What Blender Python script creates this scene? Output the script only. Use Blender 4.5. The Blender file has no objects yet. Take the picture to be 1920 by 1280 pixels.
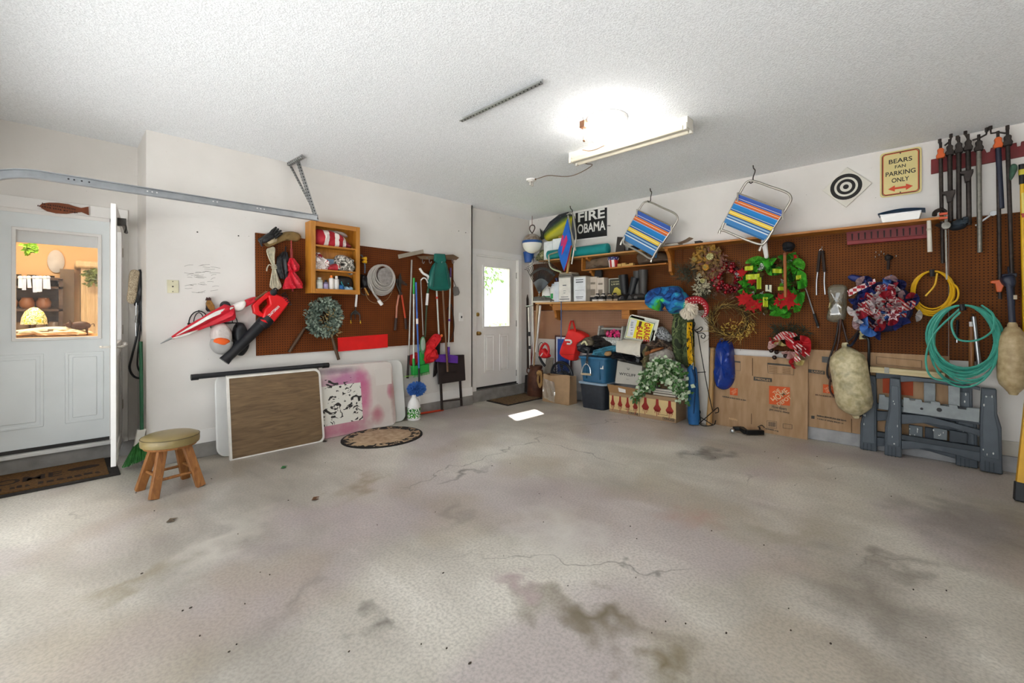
import bpy, math, random
from mathutils import Vector, Matrix, noise
sc = bpy.context.scene
COL = sc.collection
# ---------------------------------------------------------------- camera
FPX = 822.0; HZ = 587.0; CAMH = 1.35
RV = Vector((.6952, -.7189, 0)); FV = Vector((.7188, .6952, 0))
cd = bpy.data.cameras.new('camera'); cam = bpy.data.objects.new('camera', cd); COL.objects.link(cam)
cd.sensor_width = 36; cd.lens = FPX / 1920 * 36; cd.shift_y = (HZ - 640) / 1920; cd.clip_start = .05
cam.location = (0, 0, CAMH); cam.rotation_euler = (math.pi / 2, 0, -math.atan2(.7188, .6952))
sc.camera = cam
# ---------------------------------------------------------------- light and exposure
w = bpy.data.worlds.new('sky'); sc.world = w; w.use_nodes = True
w.node_tree.nodes['Background'].inputs[0].default_value = (.88, .95, 1, 1)
w.node_tree.nodes['Background'].inputs[1].default_value = 1.9
sl = bpy.data.lights.new('sun', 'SUN'); sl.energy = 25; sl.angle = .02; sl.color = (1, .99, .98)
so = bpy.data.objects.new('sun', sl); COL.objects.link(so)
so.rotation_euler = Vector((-.48, -1.0, -1.55)).to_track_quat('-Z', 'Y').to_euler()
def portal(loc, rot, sx, sy):
    l = bpy.data.lights.new('sky_portal', 'AREA'); l.shape = 'RECTANGLE'; l.size = sx; l.size_y = sy
    l.cycles.is_portal = True
    o = bpy.data.objects.new('sky_portal', l); COL.objects.link(o); o.location = loc; o.rotation_euler = rot
portal((-.74, 1.45, 1.14), (0, -math.pi / 2, 0), 2.26, 5.9)
portal((4.9, 5.12, 1.6), (-math.pi / 2, 0, 0), .6, .94)
sc.view_settings.view_transform = 'Standard'; sc.view_settings.look = 'None'
sc.view_settings.gamma = 1; sc.view_settings.use_curve_mapping = False
sc.view_settings.exposure = .57
cy = sc.cycles; cy.max_bounces = 8; cy.diffuse_bounces = 6; cy.use_adaptive_sampling = True; cy.adaptive_threshold = .06; cy.adaptive_min_samples = 16; cy.glossy_bounces = 2; cy.transmission_bounces = 4; cy.transparent_max_bounces = 6; cy.caustics_reflective = False; cy.caustics_refractive = False
# ---------------------------------------------------------------- pixel rays (1920 x 1280 frame) to places in the room
YA, YD, YL, XB, CEIL = 4.95, 5.04, 5.55, 5.64, 2.95
def ray(px, py): return RV * ((px - 960) / FPX) + FV + Vector((0, 0, (HZ - py) / FPX))
def onY(px, py, Y):
    r = ray(px, py); return Vector((0, 0, CAMH)) + r * (Y / r.y)
def onX(px, py, X):
    r = ray(px, py); return Vector((0, 0, CAMH)) + r * (X / r.x)
def onZ(px, py, Z=0):
    r = ray(px, py); return Vector((0, 0, CAMH)) + r * ((Z - CAMH) / r.z)
# ---------------------------------------------------------------- materials
def lin(c): return c / 12.92 if c <= .04045 else ((c + .055) / 1.055) ** 2.4
def hexc(h):
    h = h.lstrip('#'); return tuple(lin(int(h[i:i + 2], 16) / 255) for i in (0, 2, 4))
_m = {}
def mat(h, rough=.6, metal=0, var=.1, vs=9, bump=0, bs=80, alpha=1, emit=0, trans=0, sheen=0):
    key = (h, rough, metal, var, vs, bump, bs, alpha, emit, trans)
    if key in _m: return _m[key]
    m = bpy.data.materials.new('m_' + h.strip('#')); m.use_nodes = True; nt = m.node_tree; b = nt.nodes['Principled BSDF']
    c = hexc(h); b.inputs['Roughness'].default_value = rough; b.inputs['Metallic'].default_value = metal
    if var or bump:
        tc = nt.nodes.new('ShaderNodeTexCoord')
    if var:
        n = nt.nodes.new('ShaderNodeTexNoise'); n.inputs['Scale'].default_value = vs; n.inputs['Detail'].default_value = 3
        nt.links.new(tc.outputs['Object'], n.inputs['Vector'])
        r = nt.nodes.new('ShaderNodeValToRGB'); r.color_ramp.elements[0].position = .3; r.color_ramp.elements[1].position = .7
        r.color_ramp.elements[0].color = tuple(x * (1 - var) for x in c) + (1,)
        r.color_ramp.elements[1].color = tuple(min(1, x * (1 + var)) for x in c) + (1,)
        nt.links.new(n.outputs['Fac'], r.inputs[0]); nt.links.new(r.outputs[0], b.inputs['Base Color'])
    else: b.inputs['Base Color'].default_value = c + (1,)
    if bump:
        n2 = nt.nodes.new('ShaderNodeTexNoise'); n2.inputs['Scale'].default_value = bs; n2.inputs['Detail'].default_value = 3
        nt.links.new(tc.outputs['Object'], n2.inputs['Vector'])
        bn = nt.nodes.new('ShaderNodeBump'); bn.inputs['Strength'].default_value = bump; bn.inputs['Distance'].default_value = .01
        nt.links.new(n2.outputs['Fac'], bn.inputs['Height']); nt.links.new(bn.outputs[0], b.inputs['Normal'])
    if emit:
        b.inputs['Emission Color'].default_value = c + (1,); b.inputs['Emission Strength'].default_value = emit
    if trans: b.inputs['Transmission Weight'].default_value = trans
    if alpha < 1: b.inputs['Alpha'].default_value = alpha
    _m[key] = m; return m
class NT:                                               # small helper for bigger node materials
    def __init__(s, name, rough=.6):
        s.m = bpy.data.materials.new(name); s.m.use_nodes = True; s.t = s.m.node_tree
        s.b = s.t.nodes['Principled BSDF']; s.b.inputs['Roughness'].default_value = rough
        s.tc = s.t.nodes.new('ShaderNodeTexCoord').outputs['Object']
    def n(s, ty, **k):
        n = s.t.nodes.new('ShaderNode' + ty)
        for a, v in k.items():
            if a in n.inputs: n.inputs[a].default_value = v
            else: setattr(n, a, v)
        return n
    def l(s, a, b): s.t.links.new(a, b)
    def noise(s, scale, detail=5, vec=None, dist=0, dim='3D'):
        n = s.n('TexNoise', noise_dimensions=dim, Scale=scale, Detail=detail, Distortion=dist); s.l(vec or s.tc, n.inputs['Vector']); return n.outputs['Fac']
    def ramp(s, fac, *stops):
        r = s.n('ValToRGB'); cr = r.color_ramp
        while len(cr.elements) < len(stops): cr.elements.new(.5)
        for e, (p, c) in zip(cr.elements, stops):
            e.position = p; e.color = (hexc(c) if isinstance(c, str) else (c, c, c)) + (1,)
        s.l(fac, r.inputs[0]); return r.outputs[0]
    def mix(s, fac, a, b, mode='MIX'):
        n = s.n('MixRGB', blend_type=mode)
        for i, v in ((0, fac), (1, a), (2, b)):
            if isinstance(v, (int, float)): n.inputs[i].default_value = v if i == 0 else (v, v, v, 1)
            elif isinstance(v, str): n.inputs[i].default_value = hexc(v) + (1,)
            else: s.l(v, n.inputs[i])
        return n.outputs[0]
    def math(s, op, a, b=0, c=0):
        n = s.n('Math', operation=op)
        for i, v in ((0, a), (1, b), (2, c)):
            if isinstance(v, (int, float)): n.inputs[i].default_value = v
            else: s.l(v, n.inputs[i])
        return n.outputs[0]
    def mapv(s, scale=(1, 1, 1), rot=(0, 0, 0), loc=(0, 0, 0)):
        n = s.n('Mapping'); s.l(s.tc, n.inputs[0]); n.inputs['Scale'].default_value = scale; n.inputs['Rotation'].default_value = rot
        n.inputs['Location'].default_value = loc; return n.outputs[0]
    def xyz(s, vec=None):
        n = s.n('SeparateXYZ'); s.l(vec or s.tc, n.inputs[0]); return n.outputs
    def bump(s, h, st=.3, d=.01):
        n = s.n('Bump', Strength=st, Distance=d); s.l(h, n.inputs['Height']); s.l(n.outputs[0], s.b.inputs['Normal'])
    def col(s, c): s.l(c, s.b.inputs['Base Color']); return s.m
def wood(name, a, b, axis='x', sc_=1.0, rough=.5):
    k = NT(name, rough); s = {'x': (2, 22, 22), 'y': (22, 2, 22), 'z': (22, 22, 2)}[axis]
    f = k.noise(1.6 * sc_, 8, k.mapv(tuple(v * 1. for v in s)), 1.2)
    return k.col(k.ramp(f, (.3, a), (.7, b)))
def pegmat(name, base, dark, hole='1d0f07'):
    k = NT(name, .75); x, y, z = k.xyz(); k.b.inputs['Specular IOR Level'].default_value = .25
    a = k.math('SUBTRACT', k.math('FRACT', k.math('MULTIPLY', x, 39.37)), .5)
    b = k.math('SUBTRACT', k.math('FRACT', k.math('MULTIPLY', z, 39.37)), .5)
    r2 = k.math('ADD', k.math('MULTIPLY', a, a), k.math('MULTIPLY', b, b))
    h = k.math('LESS_THAN', r2, .035)
    c = k.ramp(k.noise(2.5, 6), (.3, dark), (.7, base))
    return k.col(k.mix(h, c, hole))
def stripes(name, axis, stops, rough=.7):               # stops: (position in object units, colour) constant bands
    k = NT(name, rough); v = k.xyz()['XYZ'.index(axis)]; lo = stops[0][0]; hi = stops[-1][0]
    f = k.math('DIVIDE', k.math('SUBTRACT', v, lo), hi - lo)
    r = k.n('ValToRGB'); r.color_ramp.interpolation = 'CONSTANT'; cr = r.color_ramp
    while len(cr.elements) < len(stops): cr.elements.new(.5)
    for e, (p, c) in zip(cr.elements, stops): e.position = (p - lo) / (hi - lo); e.color = hexc(c) + (1,)
    k.l(f, r.inputs[0]); return k.col(r.outputs[0])
def patchy(name, cols, scale, rough=.8, det=2, dist=.4):   # camouflage / tie-dye like blotches
    k = NT(name, rough); r = k.n('ValToRGB'); cr = r.color_ramp; cr.interpolation = 'CONSTANT'
    while len(cr.elements) < len(cols): cr.elements.new(.5)
    for i, (e, c) in enumerate(zip(cr.elements, cols)):
        e.position = .3 + .4 * i / len(cols) if i else 0; e.color = hexc(c) + (1,)
    k.l(k.noise(scale, det, None, dist), r.inputs[0]); return k.col(r.outputs[0])
def glassmat(name, tint='ffffff', gl=.06, op=0.0, opc='ffffff'):
    m = bpy.data.materials.new(name); m.use_nodes = True; t = m.node_tree; t.nodes.clear()
    o = t.nodes.new('ShaderNodeOutputMaterial'); a = t.nodes.new('ShaderNodeBsdfTransparent'); g = t.nodes.new('ShaderNodeBsdfGlossy')
    a.inputs[0].default_value = hexc(tint) + (1,); g.inputs['Roughness'].default_value = .08
    x = t.nodes.new('ShaderNodeMixShader'); x.inputs[0].default_value = gl
    t.links.new(a.outputs[0], x.inputs[1]); t.links.new(g.outputs[0], x.inputs[2]); last = x
    if op:
        d = t.nodes.new('ShaderNodeBsdfDiffuse'); d.inputs[0].default_value = hexc(opc) + (1,)
        y = t.nodes.new('ShaderNodeMixShader'); y.inputs[0].default_value = op
        t.links.new(x.outputs[0], y.inputs[1]); t.links.new(d.outputs[0], y.inputs[2]); last = y
    t.links.new(last.outputs[0], o.inputs[0]); return m
# ---------------------------------------------------------------- mesh builder
def V(*a): return Vector(a[0]) if len(a) == 1 else Vector(a)
def smooth(pts, n=6, closed=False):
    P = [Vector(p) for p in pts]; out = []; N = len(P)
    if N < 3: return P
    rng = range(N if closed else N - 1)
    for i in rng:
        p0 = P[(i - 1) % N] if closed or i > 0 else P[0] * 2 - P[1]
        p1 = P[i]; p2 = P[(i + 1) % N]
        p3 = P[(i + 2) % N] if closed or i + 2 < N else P[-1] * 2 - P[-2]
        for j in range(n):
            t = j / n
            out.append(.5 * (2 * p1 + (p2 - p0) * t + (2 * p0 - 5 * p1 + 4 * p2 - p3) * t * t + (3 * p1 - p0 - 3 * p2 + p3) * t ** 3))
    if not closed: out.append(P[-1])
    return out
class MB:
    def __init__(s): s.v = []; s.f = []
    def add(s, vs, fs):
        o = len(s.v); s.v += [tuple(v) for v in vs]; s.f += [tuple(i + o for i in f) for f in fs]; return s
    def box(s, x0, x1, y0, y1, z0, z1):
        if x0 > x1: x0, x1 = x1, x0
        if y0 > y1: y0, y1 = y1, y0
        if z0 > z1: z0, z1 = z1, z0
        return s.add([(x0, y0, z0), (x1, y0, z0), (x1, y1, z0), (x0, y1, z0), (x0, y0, z1), (x1, y0, z1), (x1, y1, z1), (x0, y1, z1)],
                     [(0, 3, 2, 1), (4, 5, 6, 7), (0, 1, 5, 4), (1, 2, 6, 5), (2, 3, 7, 6), (3, 0, 4, 7)])
    def hexa(s, a, b):                                   # two quads (front, back) given in the same order
        n = len(a); return s.add(list(a) + list(b), [tuple(range(n)), tuple(range(2 * n - 1, n - 1, -1))] + [(i, n + i, n + (i + 1) % n, (i + 1) % n) for i in range(n)])
    def bar(s, p, q, w_, t, up=(0, 0, 1)):
        p, q = V(p), V(q); d = (q - p).normalized(); u = V(up)
        if abs(d.dot(u)) > .95: u = V(0, 1, 0)
        a = d.cross(u).normalized(); b = a.cross(d).normalized()
        c = [(-1, -1), (1, -1), (1, 1), (-1, 1)]
        return s.hexa([p + a * i * w_ / 2 + b * j * t / 2 for i, j in c], [q + a * i * w_ / 2 + b * j * t / 2 for i, j in c])
    def tube(s, pts, r, n=8, closed=False, flat=1):
        P = [V(p) for p in pts]; N = len(P); R = r if isinstance(r, (list, tuple)) else [r] * N
        if len(R) != N: R = [R[0] + (R[-1] - R[0]) * i / (N - 1) for i in range(N)]
        vs = []; prev = None
        for i in range(N):
            if closed: t = P[(i + 1) % N] - P[i - 1]
            else: t = P[min(i + 1, N - 1)] - P[max(i - 1, 0)]
            if t.length < 1e-9: t = V(0, 0, 1)
            t.normalize()
            if prev is None: a = t.cross(V(0, 0, 1)) if abs(t.z) < .9 else t.cross(V(0, 1, 0))
            else: a = prev - t * prev.dot(t)
            if a.length < 1e-6: a = t.orthogonal()
            a.normalize(); prev = a; b = t.cross(a)
            for k in range(n):
                an = 2 * math.pi * k / n; vs.append(P[i] + (a * math.cos(an) + b * math.sin(an) * flat) * R[i])
        fs = []
        for i in range(N if closed else N - 1):
            j = (i + 1) % N
            for k in range(n): fs.append((i * n + k, i * n + (k + 1) % n, j * n + (k + 1) % n, j * n + k))
        if not closed: fs += [tuple(range(n - 1, -1, -1)), tuple((N - 1) * n + k for k in range(n))]
        return s.add(vs, fs)
    def rod(s, p, q, r, n=10): return s.tube([p, q], r, n)
    def lathe(s, prof, c=(0, 0, 0), axis=(0, 0, 1), n=20, sx=1, sy=1):
        q = V(0, 0, 1).rotation_difference(V(axis)).to_matrix(); c = V(c); vs = []
        for r, z in prof:
            for k in range(n):
                a = 2 * math.pi * k / n; vs.append(c + q @ V(max(r, 1e-4) * math.cos(a) * sx, max(r, 1e-4) * math.sin(a) * sy, z))
        fs = []; N = len(prof)
        for i in range(N - 1):
            for k in range(n): fs.append((i * n + k, i * n + (k + 1) % n, (i + 1) * n + (k + 1) % n, (i + 1) * n + k))
        fs += [tuple(range(n - 1, -1, -1)), tuple((N - 1) * n + k for k in range(n))]
        return s.add(vs, fs)
    def ball(s, c, r, n=12, m=8, wob=0, seed=0):
        r = r if isinstance(r, (tuple, list)) else (r, r, r); c = V(c); vs = [c - V(0, 0, r[2])]
        for j in range(1, m):
            th = math.pi * j / m
            for k in range(n):
                a = 2 * math.pi * k / n; d = V(math.sin(th) * math.cos(a), math.sin(th) * math.sin(a), -math.cos(th))
                f = 1 + (wob * noise.noise(d * 2.3 + V(seed, seed * 1.7, 0)) if wob else 0)
                vs.append(c + V(d.x * r[0], d.y * r[1], d.z * r[2]) * f)
        vs.append(c + V(0, 0, r[2])); fs = [(0, 1 + (k + 1) % n, 1 + k) for k in range(n)]
        for j in range(m - 2):
            for k in range(n): fs.append((1 + j * n + k, 1 + j * n + (k + 1) % n, 1 + (j + 1) * n + (k + 1) % n, 1 + (j + 1) * n + k))
        o = 1 + (m - 2) * n; fs += [(o + k, o + (k + 1) % n, len(vs) - 1) for k in range(n)]
        return s.add(vs, fs)
    def ext(s, pts, y0, y1):                             # outline (x, z), front at y0, back at y1
        A = 0
        for i in range(len(pts)):
            a, b = pts[i], pts[(i + 1) % len(pts)]; A += a[0] * b[1] - b[0] * a[1]
        if A < 0: pts = list(pts)[::-1]
        return s.hexa([(p[0], y0, p[1]) for p in pts], [(p[0], y1, p[1]) for p in pts])
    def ring(s, o, i, y0, y1):                           # frame between outer and inner outlines (same count)
        n = len(o); vs = [(p[0], y, p[1]) for y in (y0, y1) for L in (o, i) for p in L]; fs = []
        for k in range(n):
            j = (k + 1) % n
            fs += [(k, j, n + j, n + k), (2 * n + k, 3 * n + k, 3 * n + j, 2 * n + j), (k, 2 * n + k, 2 * n + j, j), (n + k, n + j, 3 * n + j, 3 * n + k)]
        return s.add(vs, fs)
    def grid(s, f, nu, nv):
        vs = [f(i / nu, j / nv) for j in range(nv + 1) for i in range(nu + 1)]
        return s.add(vs, [(j * (nu + 1) + i, j * (nu + 1) + i + 1, (j + 1) * (nu + 1) + i + 1, (j + 1) * (nu + 1) + i) for j in range(nv) for i in range(nu)])
    def puff(s, pts, yb, d, rings=6, wr=.25, seed=0, n=44, fr=9, sharp=.5):   # padded cloth body over an outline, back at yb, bulging to -y
        P = smooth([(p[0], 0, p[1]) for p in pts], max(2, n // len(pts)), True); n = len(P)
        C = sum(P, V(0, 0, 0)) / n; vs = []
        for k in range(rings):
            t = k / rings; q = math.cos(t * math.pi / 2) ** sharp if k else 1; dd = math.sin(t * math.pi / 2) ** .7
            for i, p in enumerate(P):
                v = C + (p - C) * q; w_ = noise.noise(V(v.x * fr, seed * 3.1, v.z * fr)) + .5 * noise.noise(V(v.x * fr * 2.6, seed, v.z * fr * 2.6))
                vs.append(V(v.x, yb - d * dd * (1 + wr * 1.6 * w_) - (.001 if k else 0), v.z))
        vs.append(V(C.x, yb - d, C.z)); fs = [tuple(range(n))]
        for k in range(rings - 1):
            for i in range(n): fs.append((k * n + i, (k + 1) * n + i, (k + 1) * n + (i + 1) % n, k * n + (i + 1) % n))
        fs += [((rings - 1) * n + i, len(vs) - 1, (rings - 1) * n + (i + 1) % n) for i in range(n)]
        return s.add(vs, fs)
    def leaf(s, p, d, up, l, w_, fold=.25):
        p, d = V(p), V(d).normalized(); a = d.cross(V(up))
        if a.length < 1e-5: a = d.orthogonal()
        a.normalize(); nn = a.cross(d); m = p + d * l * .45
        return s.add([p, m + a * w_ / 2 + nn * w_ * fold, p + d * l, m - a * w_ / 2 + nn * w_ * fold, m], [(0, 4, 1), (1, 4, 2), (2, 4, 3), (3, 4, 0)])
    def coil(s, c, rx, rz, loops, r, jit=.12, seed=0, n=5, seg=26, thick=.03, sag=0):
        R = random.Random(seed); pts = []
        for L in range(loops):
            kx = 1 + R.uniform(-jit, jit); kz = 1 + R.uniform(-jit, jit); dy = R.uniform(-thick, thick); 
            pts.append((kx, kz, dy))
        out = []
        for L in range(loops):
            a0, a1 = pts[L], pts[(L + 1) % loops]
            for k in range(seg):
                t = k / seg; an = math.pi / 2 + 2 * math.pi * t; u = t * t * (3 - 2 * t)
                kx, kz, dy = [a0[i] * (1 - u) + a1[i] * u for i in range(3)]
                zz = rz + math.sin(an) * rz * kz - rz      # fixed at the top, loops hang to different depths
                out.append(V(c[0] + math.cos(an) * rx * kx, c[1] + dy, c[2] + rz * (1 - kz) * 1.0 + math.sin(an) * rz * kz))
        return s.tube(out, r, n)
def mesh(name, mb, m, bev=0, sharp=40):
    me = bpy.data.meshes.new(name); me.from_pydata(mb.v, [], mb.f); me.validate()
    if m: me.materials.append(m)
    me.polygons.foreach_set('use_smooth', [True] * len(me.polygons))
    import bmesh
    b = bmesh.new(); b.from_mesh(me); bmesh.ops.recalc_face_normals(b, faces=b.faces); b.to_mesh(me); b.free()
    me.set_sharp_from_angle(angle=math.radians(sharp)); me.update()
    return me
def bevmod(o, w_):
    b = o.modifiers.new('bevel', 'BEVEL'); b.width = w_; b.segments = 2; b.limit_method = 'ANGLE'; b.angle_limit = math.radians(50)
PL = {'A': ('Y', YA, 0), 'D': ('Y', YD, 0), 'L': ('Y', YL, 0), 'B': ('X', XB, -math.pi / 2), 'K': ('Y', 7.6, 0)}
class Th:                                                # one thing: a root (Empty or mesh) and its parts, in a local frame x right, y into the wall, z up
    def __init__(s, name, label, cat, plane='A', at=None, c=0, loc=None, rz=None, group=None, kind=None):
        s.name, s.label, s.cat, s.group, s.kind = name, label, cat, group, kind
        ax, val, r = PL[plane]; s.ax, s.val, s.c = ax, val, c; s.rz = r if rz is None else rz
        if loc is None: loc = s.w(at[0], at[1], c)
        s.loc = V(loc); s.M = Matrix.Translation(s.loc) @ Matrix.Rotation(s.rz, 4, 'Z'); s.Mi = s.M.inverted(); s.root = None
    def w(s, px, py, c): return onY(px, py, s.val - c) if s.ax == 'Y' else onX(px, py, s.val - c)
    def p(s, px, py, c=None): return s.Mi @ s.w(px, py, s.c if c is None else c)
    def f(s, px, py, z=0): return s.Mi @ onZ(px, py, z)
    def o(s, pts, c=None): return [(q.x, q.z) for q in (s.p(a, b, c) for a, b in pts)]
    def y(s, c): return (s.Mi @ s.w(960, 600, c)).y if s.ax == 'Y' else (s.Mi @ V(s.val - c, 0, 0)).y
    def _tag(s, o):
        o.location = s.loc; o.rotation_euler = (0, 0, s.rz)
        if s.label: o['label'] = s.label
        if s.cat: o['category'] = s.cat
        if s.group: o['group'] = s.group
        if s.kind: o['kind'] = s.kind
    def _root(s):
        if s.root is None:
            s.root = bpy.data.objects.new(s.name, None); s.root.empty_display_size = .05; COL.objects.link(s.root); s._tag(s.root)
        return s.root
    def solo(s, mb, m, bev=0, sharp=40):
        s.root = bpy.data.objects.new(s.name, mesh(s.name, mb, m, bev, sharp)); COL.objects.link(s.root); s._tag(s.root)
        if bev: bevmod(s.root, bev)
        return s.root
    def part(s, name, mb, m, parent=None, bev=0, label=None, kind=None, sharp=40):
        r = parent or s._root(); o = bpy.data.objects.new(name, mesh(name, mb, m, bev, sharp)); COL.objects.link(o); o.parent = r
        if bev: bevmod(o, bev)
        if label: o['label'] = label
        if kind: o['kind'] = kind
        return o
    def inst(s, name, me, loc, rot=(0, 0, 0), parent=None, scale=None):
        o = bpy.data.objects.new(name, me); COL.objects.link(o); o.parent = parent or s._root(); o.location = loc; o.rotation_euler = rot
        if scale: o.scale = scale
        return o
    def text(s, name, t, cx, cz, w_, h, y, m, ang=0, parent=None, bold=0, ext=.0008, face=0):
        cu = bpy.data.curves.new('t', 'FONT'); cu.body = t; cu.align_x = 'CENTER'; cu.offset = bold; cu.extrude = 0; cu.space_line = .8
        ob = bpy.data.objects.new('t', cu); COL.objects.link(ob); dg = bpy.context.evaluated_depsgraph_get()
        me = bpy.data.meshes.new_from_object(ob.evaluated_get(dg)); bpy.data.objects.remove(ob); bpy.data.curves.remove(cu)
        xs = [v.co.x for v in me.vertices]; ys = [v.co.y for v in me.vertices]
        mx, my = (max(xs) + min(xs)) / 2, (max(ys) + min(ys)) / 2; kx = w_ / (max(xs) - min(xs)); ky = h / (max(ys) - min(ys))
        ca, sa = math.cos(ang), math.sin(ang)
        for v in me.vertices:
            a, b = (v.co.x - mx) * kx, (v.co.y - my) * ky; v.co = (cx + a * ca - b * sa, y, cz + a * sa + b * ca)
        me.materials.clear(); me.materials.append(m); me.name = name
        o = bpy.data.objects.new(name, me); COL.objects.link(o); o.parent = parent or s._root(); return o
def scrawl(T, cx, cz, w_, h, y, m, ang=0, parent=None, n=14, seed=1, flat=False):     # a row of print too small or blurred to read
    R = random.Random(seed); mb = MB(); ca, sa = math.cos(ang), math.sin(ang); x = -w_ / 2
    while x < w_ / 2:
        a = w_ / n * R.uniform(.35, .8); z0, z1 = -h / 2 * R.uniform(.5, 1), h / 2 * R.uniform(.5, 1); P = [(cx + u * ca - v * sa, cz + u * sa + v * ca) for u, v in ((x, z0), (x + a, z0), (x + a * R.uniform(.5, 1), z1), (x, z1))]
        if flat: mb.hexa([(p, q, y) for p, q in P], [(p, q, y + .0008) for p, q in P])
        else: mb.ext(P, y, y + .0008)
        x += a + w_ / n * (R.uniform(.1, .25) if R.random() < .8 else .6)
    return T.part('faded_print', mb, m, parent, kind='stuff')
def struct(name, mb, m, label=None, bev=0):
    o = bpy.data.objects.new(name, mesh(name, mb, m)); COL.objects.link(o); o['kind'] = 'structure'
    if label: o['label'] = label
    if bev: bevmod(o, bev)
    return o
def sub(parent, name, mb, m, bev=0, label=None):
    o = bpy.data.objects.new(name, mesh(name, mb, m)); COL.objects.link(o); o.parent = parent
    if bev: bevmod(o, bev)
    if label: o['label'] = label
    return o
# common colours
WHITE = mat('e9e6e2', .5, var=.04, vs=4); BLACK = mat('17171a', .5, var=.2); STEEL = mat('a9abad', .35, .9, var=.1, vs=20)
DKSTEEL = mat('4a4743', .45, .7, var=.25, vs=20); RED = mat('cf1220', .45, var=.1); INK = mat('1c1a1a', .7, var=0)
BRASS = mat('b08d4a', .3, .9, var=.05); RUST = mat('4b3a33', .7, .3, var=.35, vs=25); TAN = wood('pine', 'a8743c', 'c99a5b')
CHROME = mat('c9ccce', .2, .95, var=0)
# ================================================================ SETTING
k = NT('concrete', .5)
mv = k.tc
big = k.noise(.55, 4, mv, 0, '2D'); mid = k.noise(2.4, 9, k.mapv((1.6, .8, 1), (0, 0, .75)), .3, '2D'); fine = k.noise(70, 5, mv, 0, '2D'); tint = k.noise(.8, 2, k.mapv((1, 1, 1), loc=(7, 3, 0)), 0, '2D')
c = k.ramp(big, (.32, '9d968c'), (.48, 'c2bbaf'), (.64, 'e2dcd1'))
c = k.mix(.3, c, k.ramp(mid, (.3, '968f86'), (.46, 'bab4a9'), (.6, 'c9c3b8'), (.75, 'ebe6dd')))
c = k.mix(k.ramp(tint, (.5, 0.0), (.62, .5)), c, 'b3a4a8')
c = k.mix(k.ramp(k.noise(1.1, 2, k.mapv((1, 1, 1), loc=(2, 9, 0)), 0, '2D'), (.56, 0.0), (.68, .38)), c, 'a3937c')
c = k.mix(k.ramp(fine, (.3, .4), (.62, 0.0)), c, '7d776f')
n1 = k.n('TexNoise', noise_dimensions='2D', Scale=5., Detail=2.); k.l(k.tc, n1.inputs['Vector'])
wp = k.n('VectorMath', operation='MULTIPLY_ADD'); k.l(n1.outputs['Color'], wp.inputs[0]); wp.inputs[1].default_value = (.5, .5, 0); k.l(k.tc, wp.inputs[2])
def floor_patch(c, X, Y, rx, ry, ang, colr, st):
    mp = k.n('Mapping', vector_type='TEXTURE'); k.l(wp.outputs[0], mp.inputs[0]); mp.inputs['Location'].default_value = (X + .25, Y + .25, 0); mp.inputs['Rotation'].default_value = (0, 0, ang); mp.inputs['Scale'].default_value = (rx, ry, 1e4)
    ln = k.n('VectorMath', operation='LENGTH'); k.l(mp.outputs[0], ln.inputs[0]); mu = k.n('Math', operation='MULTIPLY_ADD', use_clamp=True); k.l(ln.outputs['Value'], mu.inputs[0]); mu.inputs[1].default_value = -st * 1.4; mu.inputs[2].default_value = st * 1.4
    return k.mix(mu.outputs[0], c, colr)
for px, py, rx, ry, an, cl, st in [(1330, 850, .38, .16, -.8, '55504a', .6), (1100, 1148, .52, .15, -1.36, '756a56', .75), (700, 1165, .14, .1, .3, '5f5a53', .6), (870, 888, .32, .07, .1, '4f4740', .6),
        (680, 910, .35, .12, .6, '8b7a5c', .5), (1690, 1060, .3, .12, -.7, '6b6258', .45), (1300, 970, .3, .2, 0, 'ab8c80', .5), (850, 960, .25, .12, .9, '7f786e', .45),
        (1050, 1000, .5, .3, .8, 'cfcac2', .6), (420, 1010, .5, .2, .8, 'c9c3b8', .55), (1265, 1262, .14, .12, .2, '74674b', .7), (960, 1090, .2, .1, -1.2, 'a58c90', .5), (1800, 960, .5, .3, -.7, '6d655c', .4), (560, 1130, .3, .1, .7, '807a70', .4), (1640, 1130, .75, .35, .3, '6b635b', .5), (1880, 1010, .6, .5, .2, '625a52', .5), (1500, 1000, .5, .2, -.6, '8f8570', .4), (250, 1090, .3, .12, .5, '8a8066', .45)]:  # stains and pale patches; the large right-hand ellipses just darken the floor there
    q = onZ(px, py); c = floor_patch(c, q.x, q.y, rx, ry, an, cl, st)
vo = k.n('TexVoronoi', voronoi_dimensions='2D', feature='DISTANCE_TO_EDGE', Scale=.55); 
wv = k.n('VectorMath', operation='MULTIPLY_ADD'); nn = k.n('TexNoise', noise_dimensions='2D', Scale=3., Detail=3.); k.l(k.tc, nn.inputs['Vector']); k.l(nn.outputs['Color'], wv.inputs[0]); wv.inputs[1].default_value = (.5, .5, 0); k.l(k.tc, wv.inputs[2]); k.l(wv.outputs[0], vo.inputs['Vector'])
c = k.mix(k.math('MULTIPLY', k.ramp(vo.outputs['Distance'], (.0, .9), (.006, 0.0)), k.ramp(big, (.5, 0.0), (.6, .8))), c, '6a645c')
k.b.inputs['Roughness'].default_value = .4
k.bump(fine, .08, .01)
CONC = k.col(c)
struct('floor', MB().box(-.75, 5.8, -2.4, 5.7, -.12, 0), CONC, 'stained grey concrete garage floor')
struct('driveway', MB().box(-14, -.75, -10, 12, -.16, -.02), mat('d2d2d0', .9, var=.06, vs=2), 'pale driveway outside the open garage door')
struct('yard', MB().box(-.75, 16, 5.75, 16, -.3, -.05), mat('5f7a3c', .9, var=.3, vs=3), 'grass outside the back door')
k = NT('popcorn', .9); f = k.noise(110, 2); k.bump(f, .45, .012)
CEILM = k.col(k.mix(k.ramp(k.noise(1.2, 5), (.35, 0.0), (.75, .35)), k.ramp(f, (.35, 'e2e5e8'), (.6, 'f4f7fa')), 'eceef0'))
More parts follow.
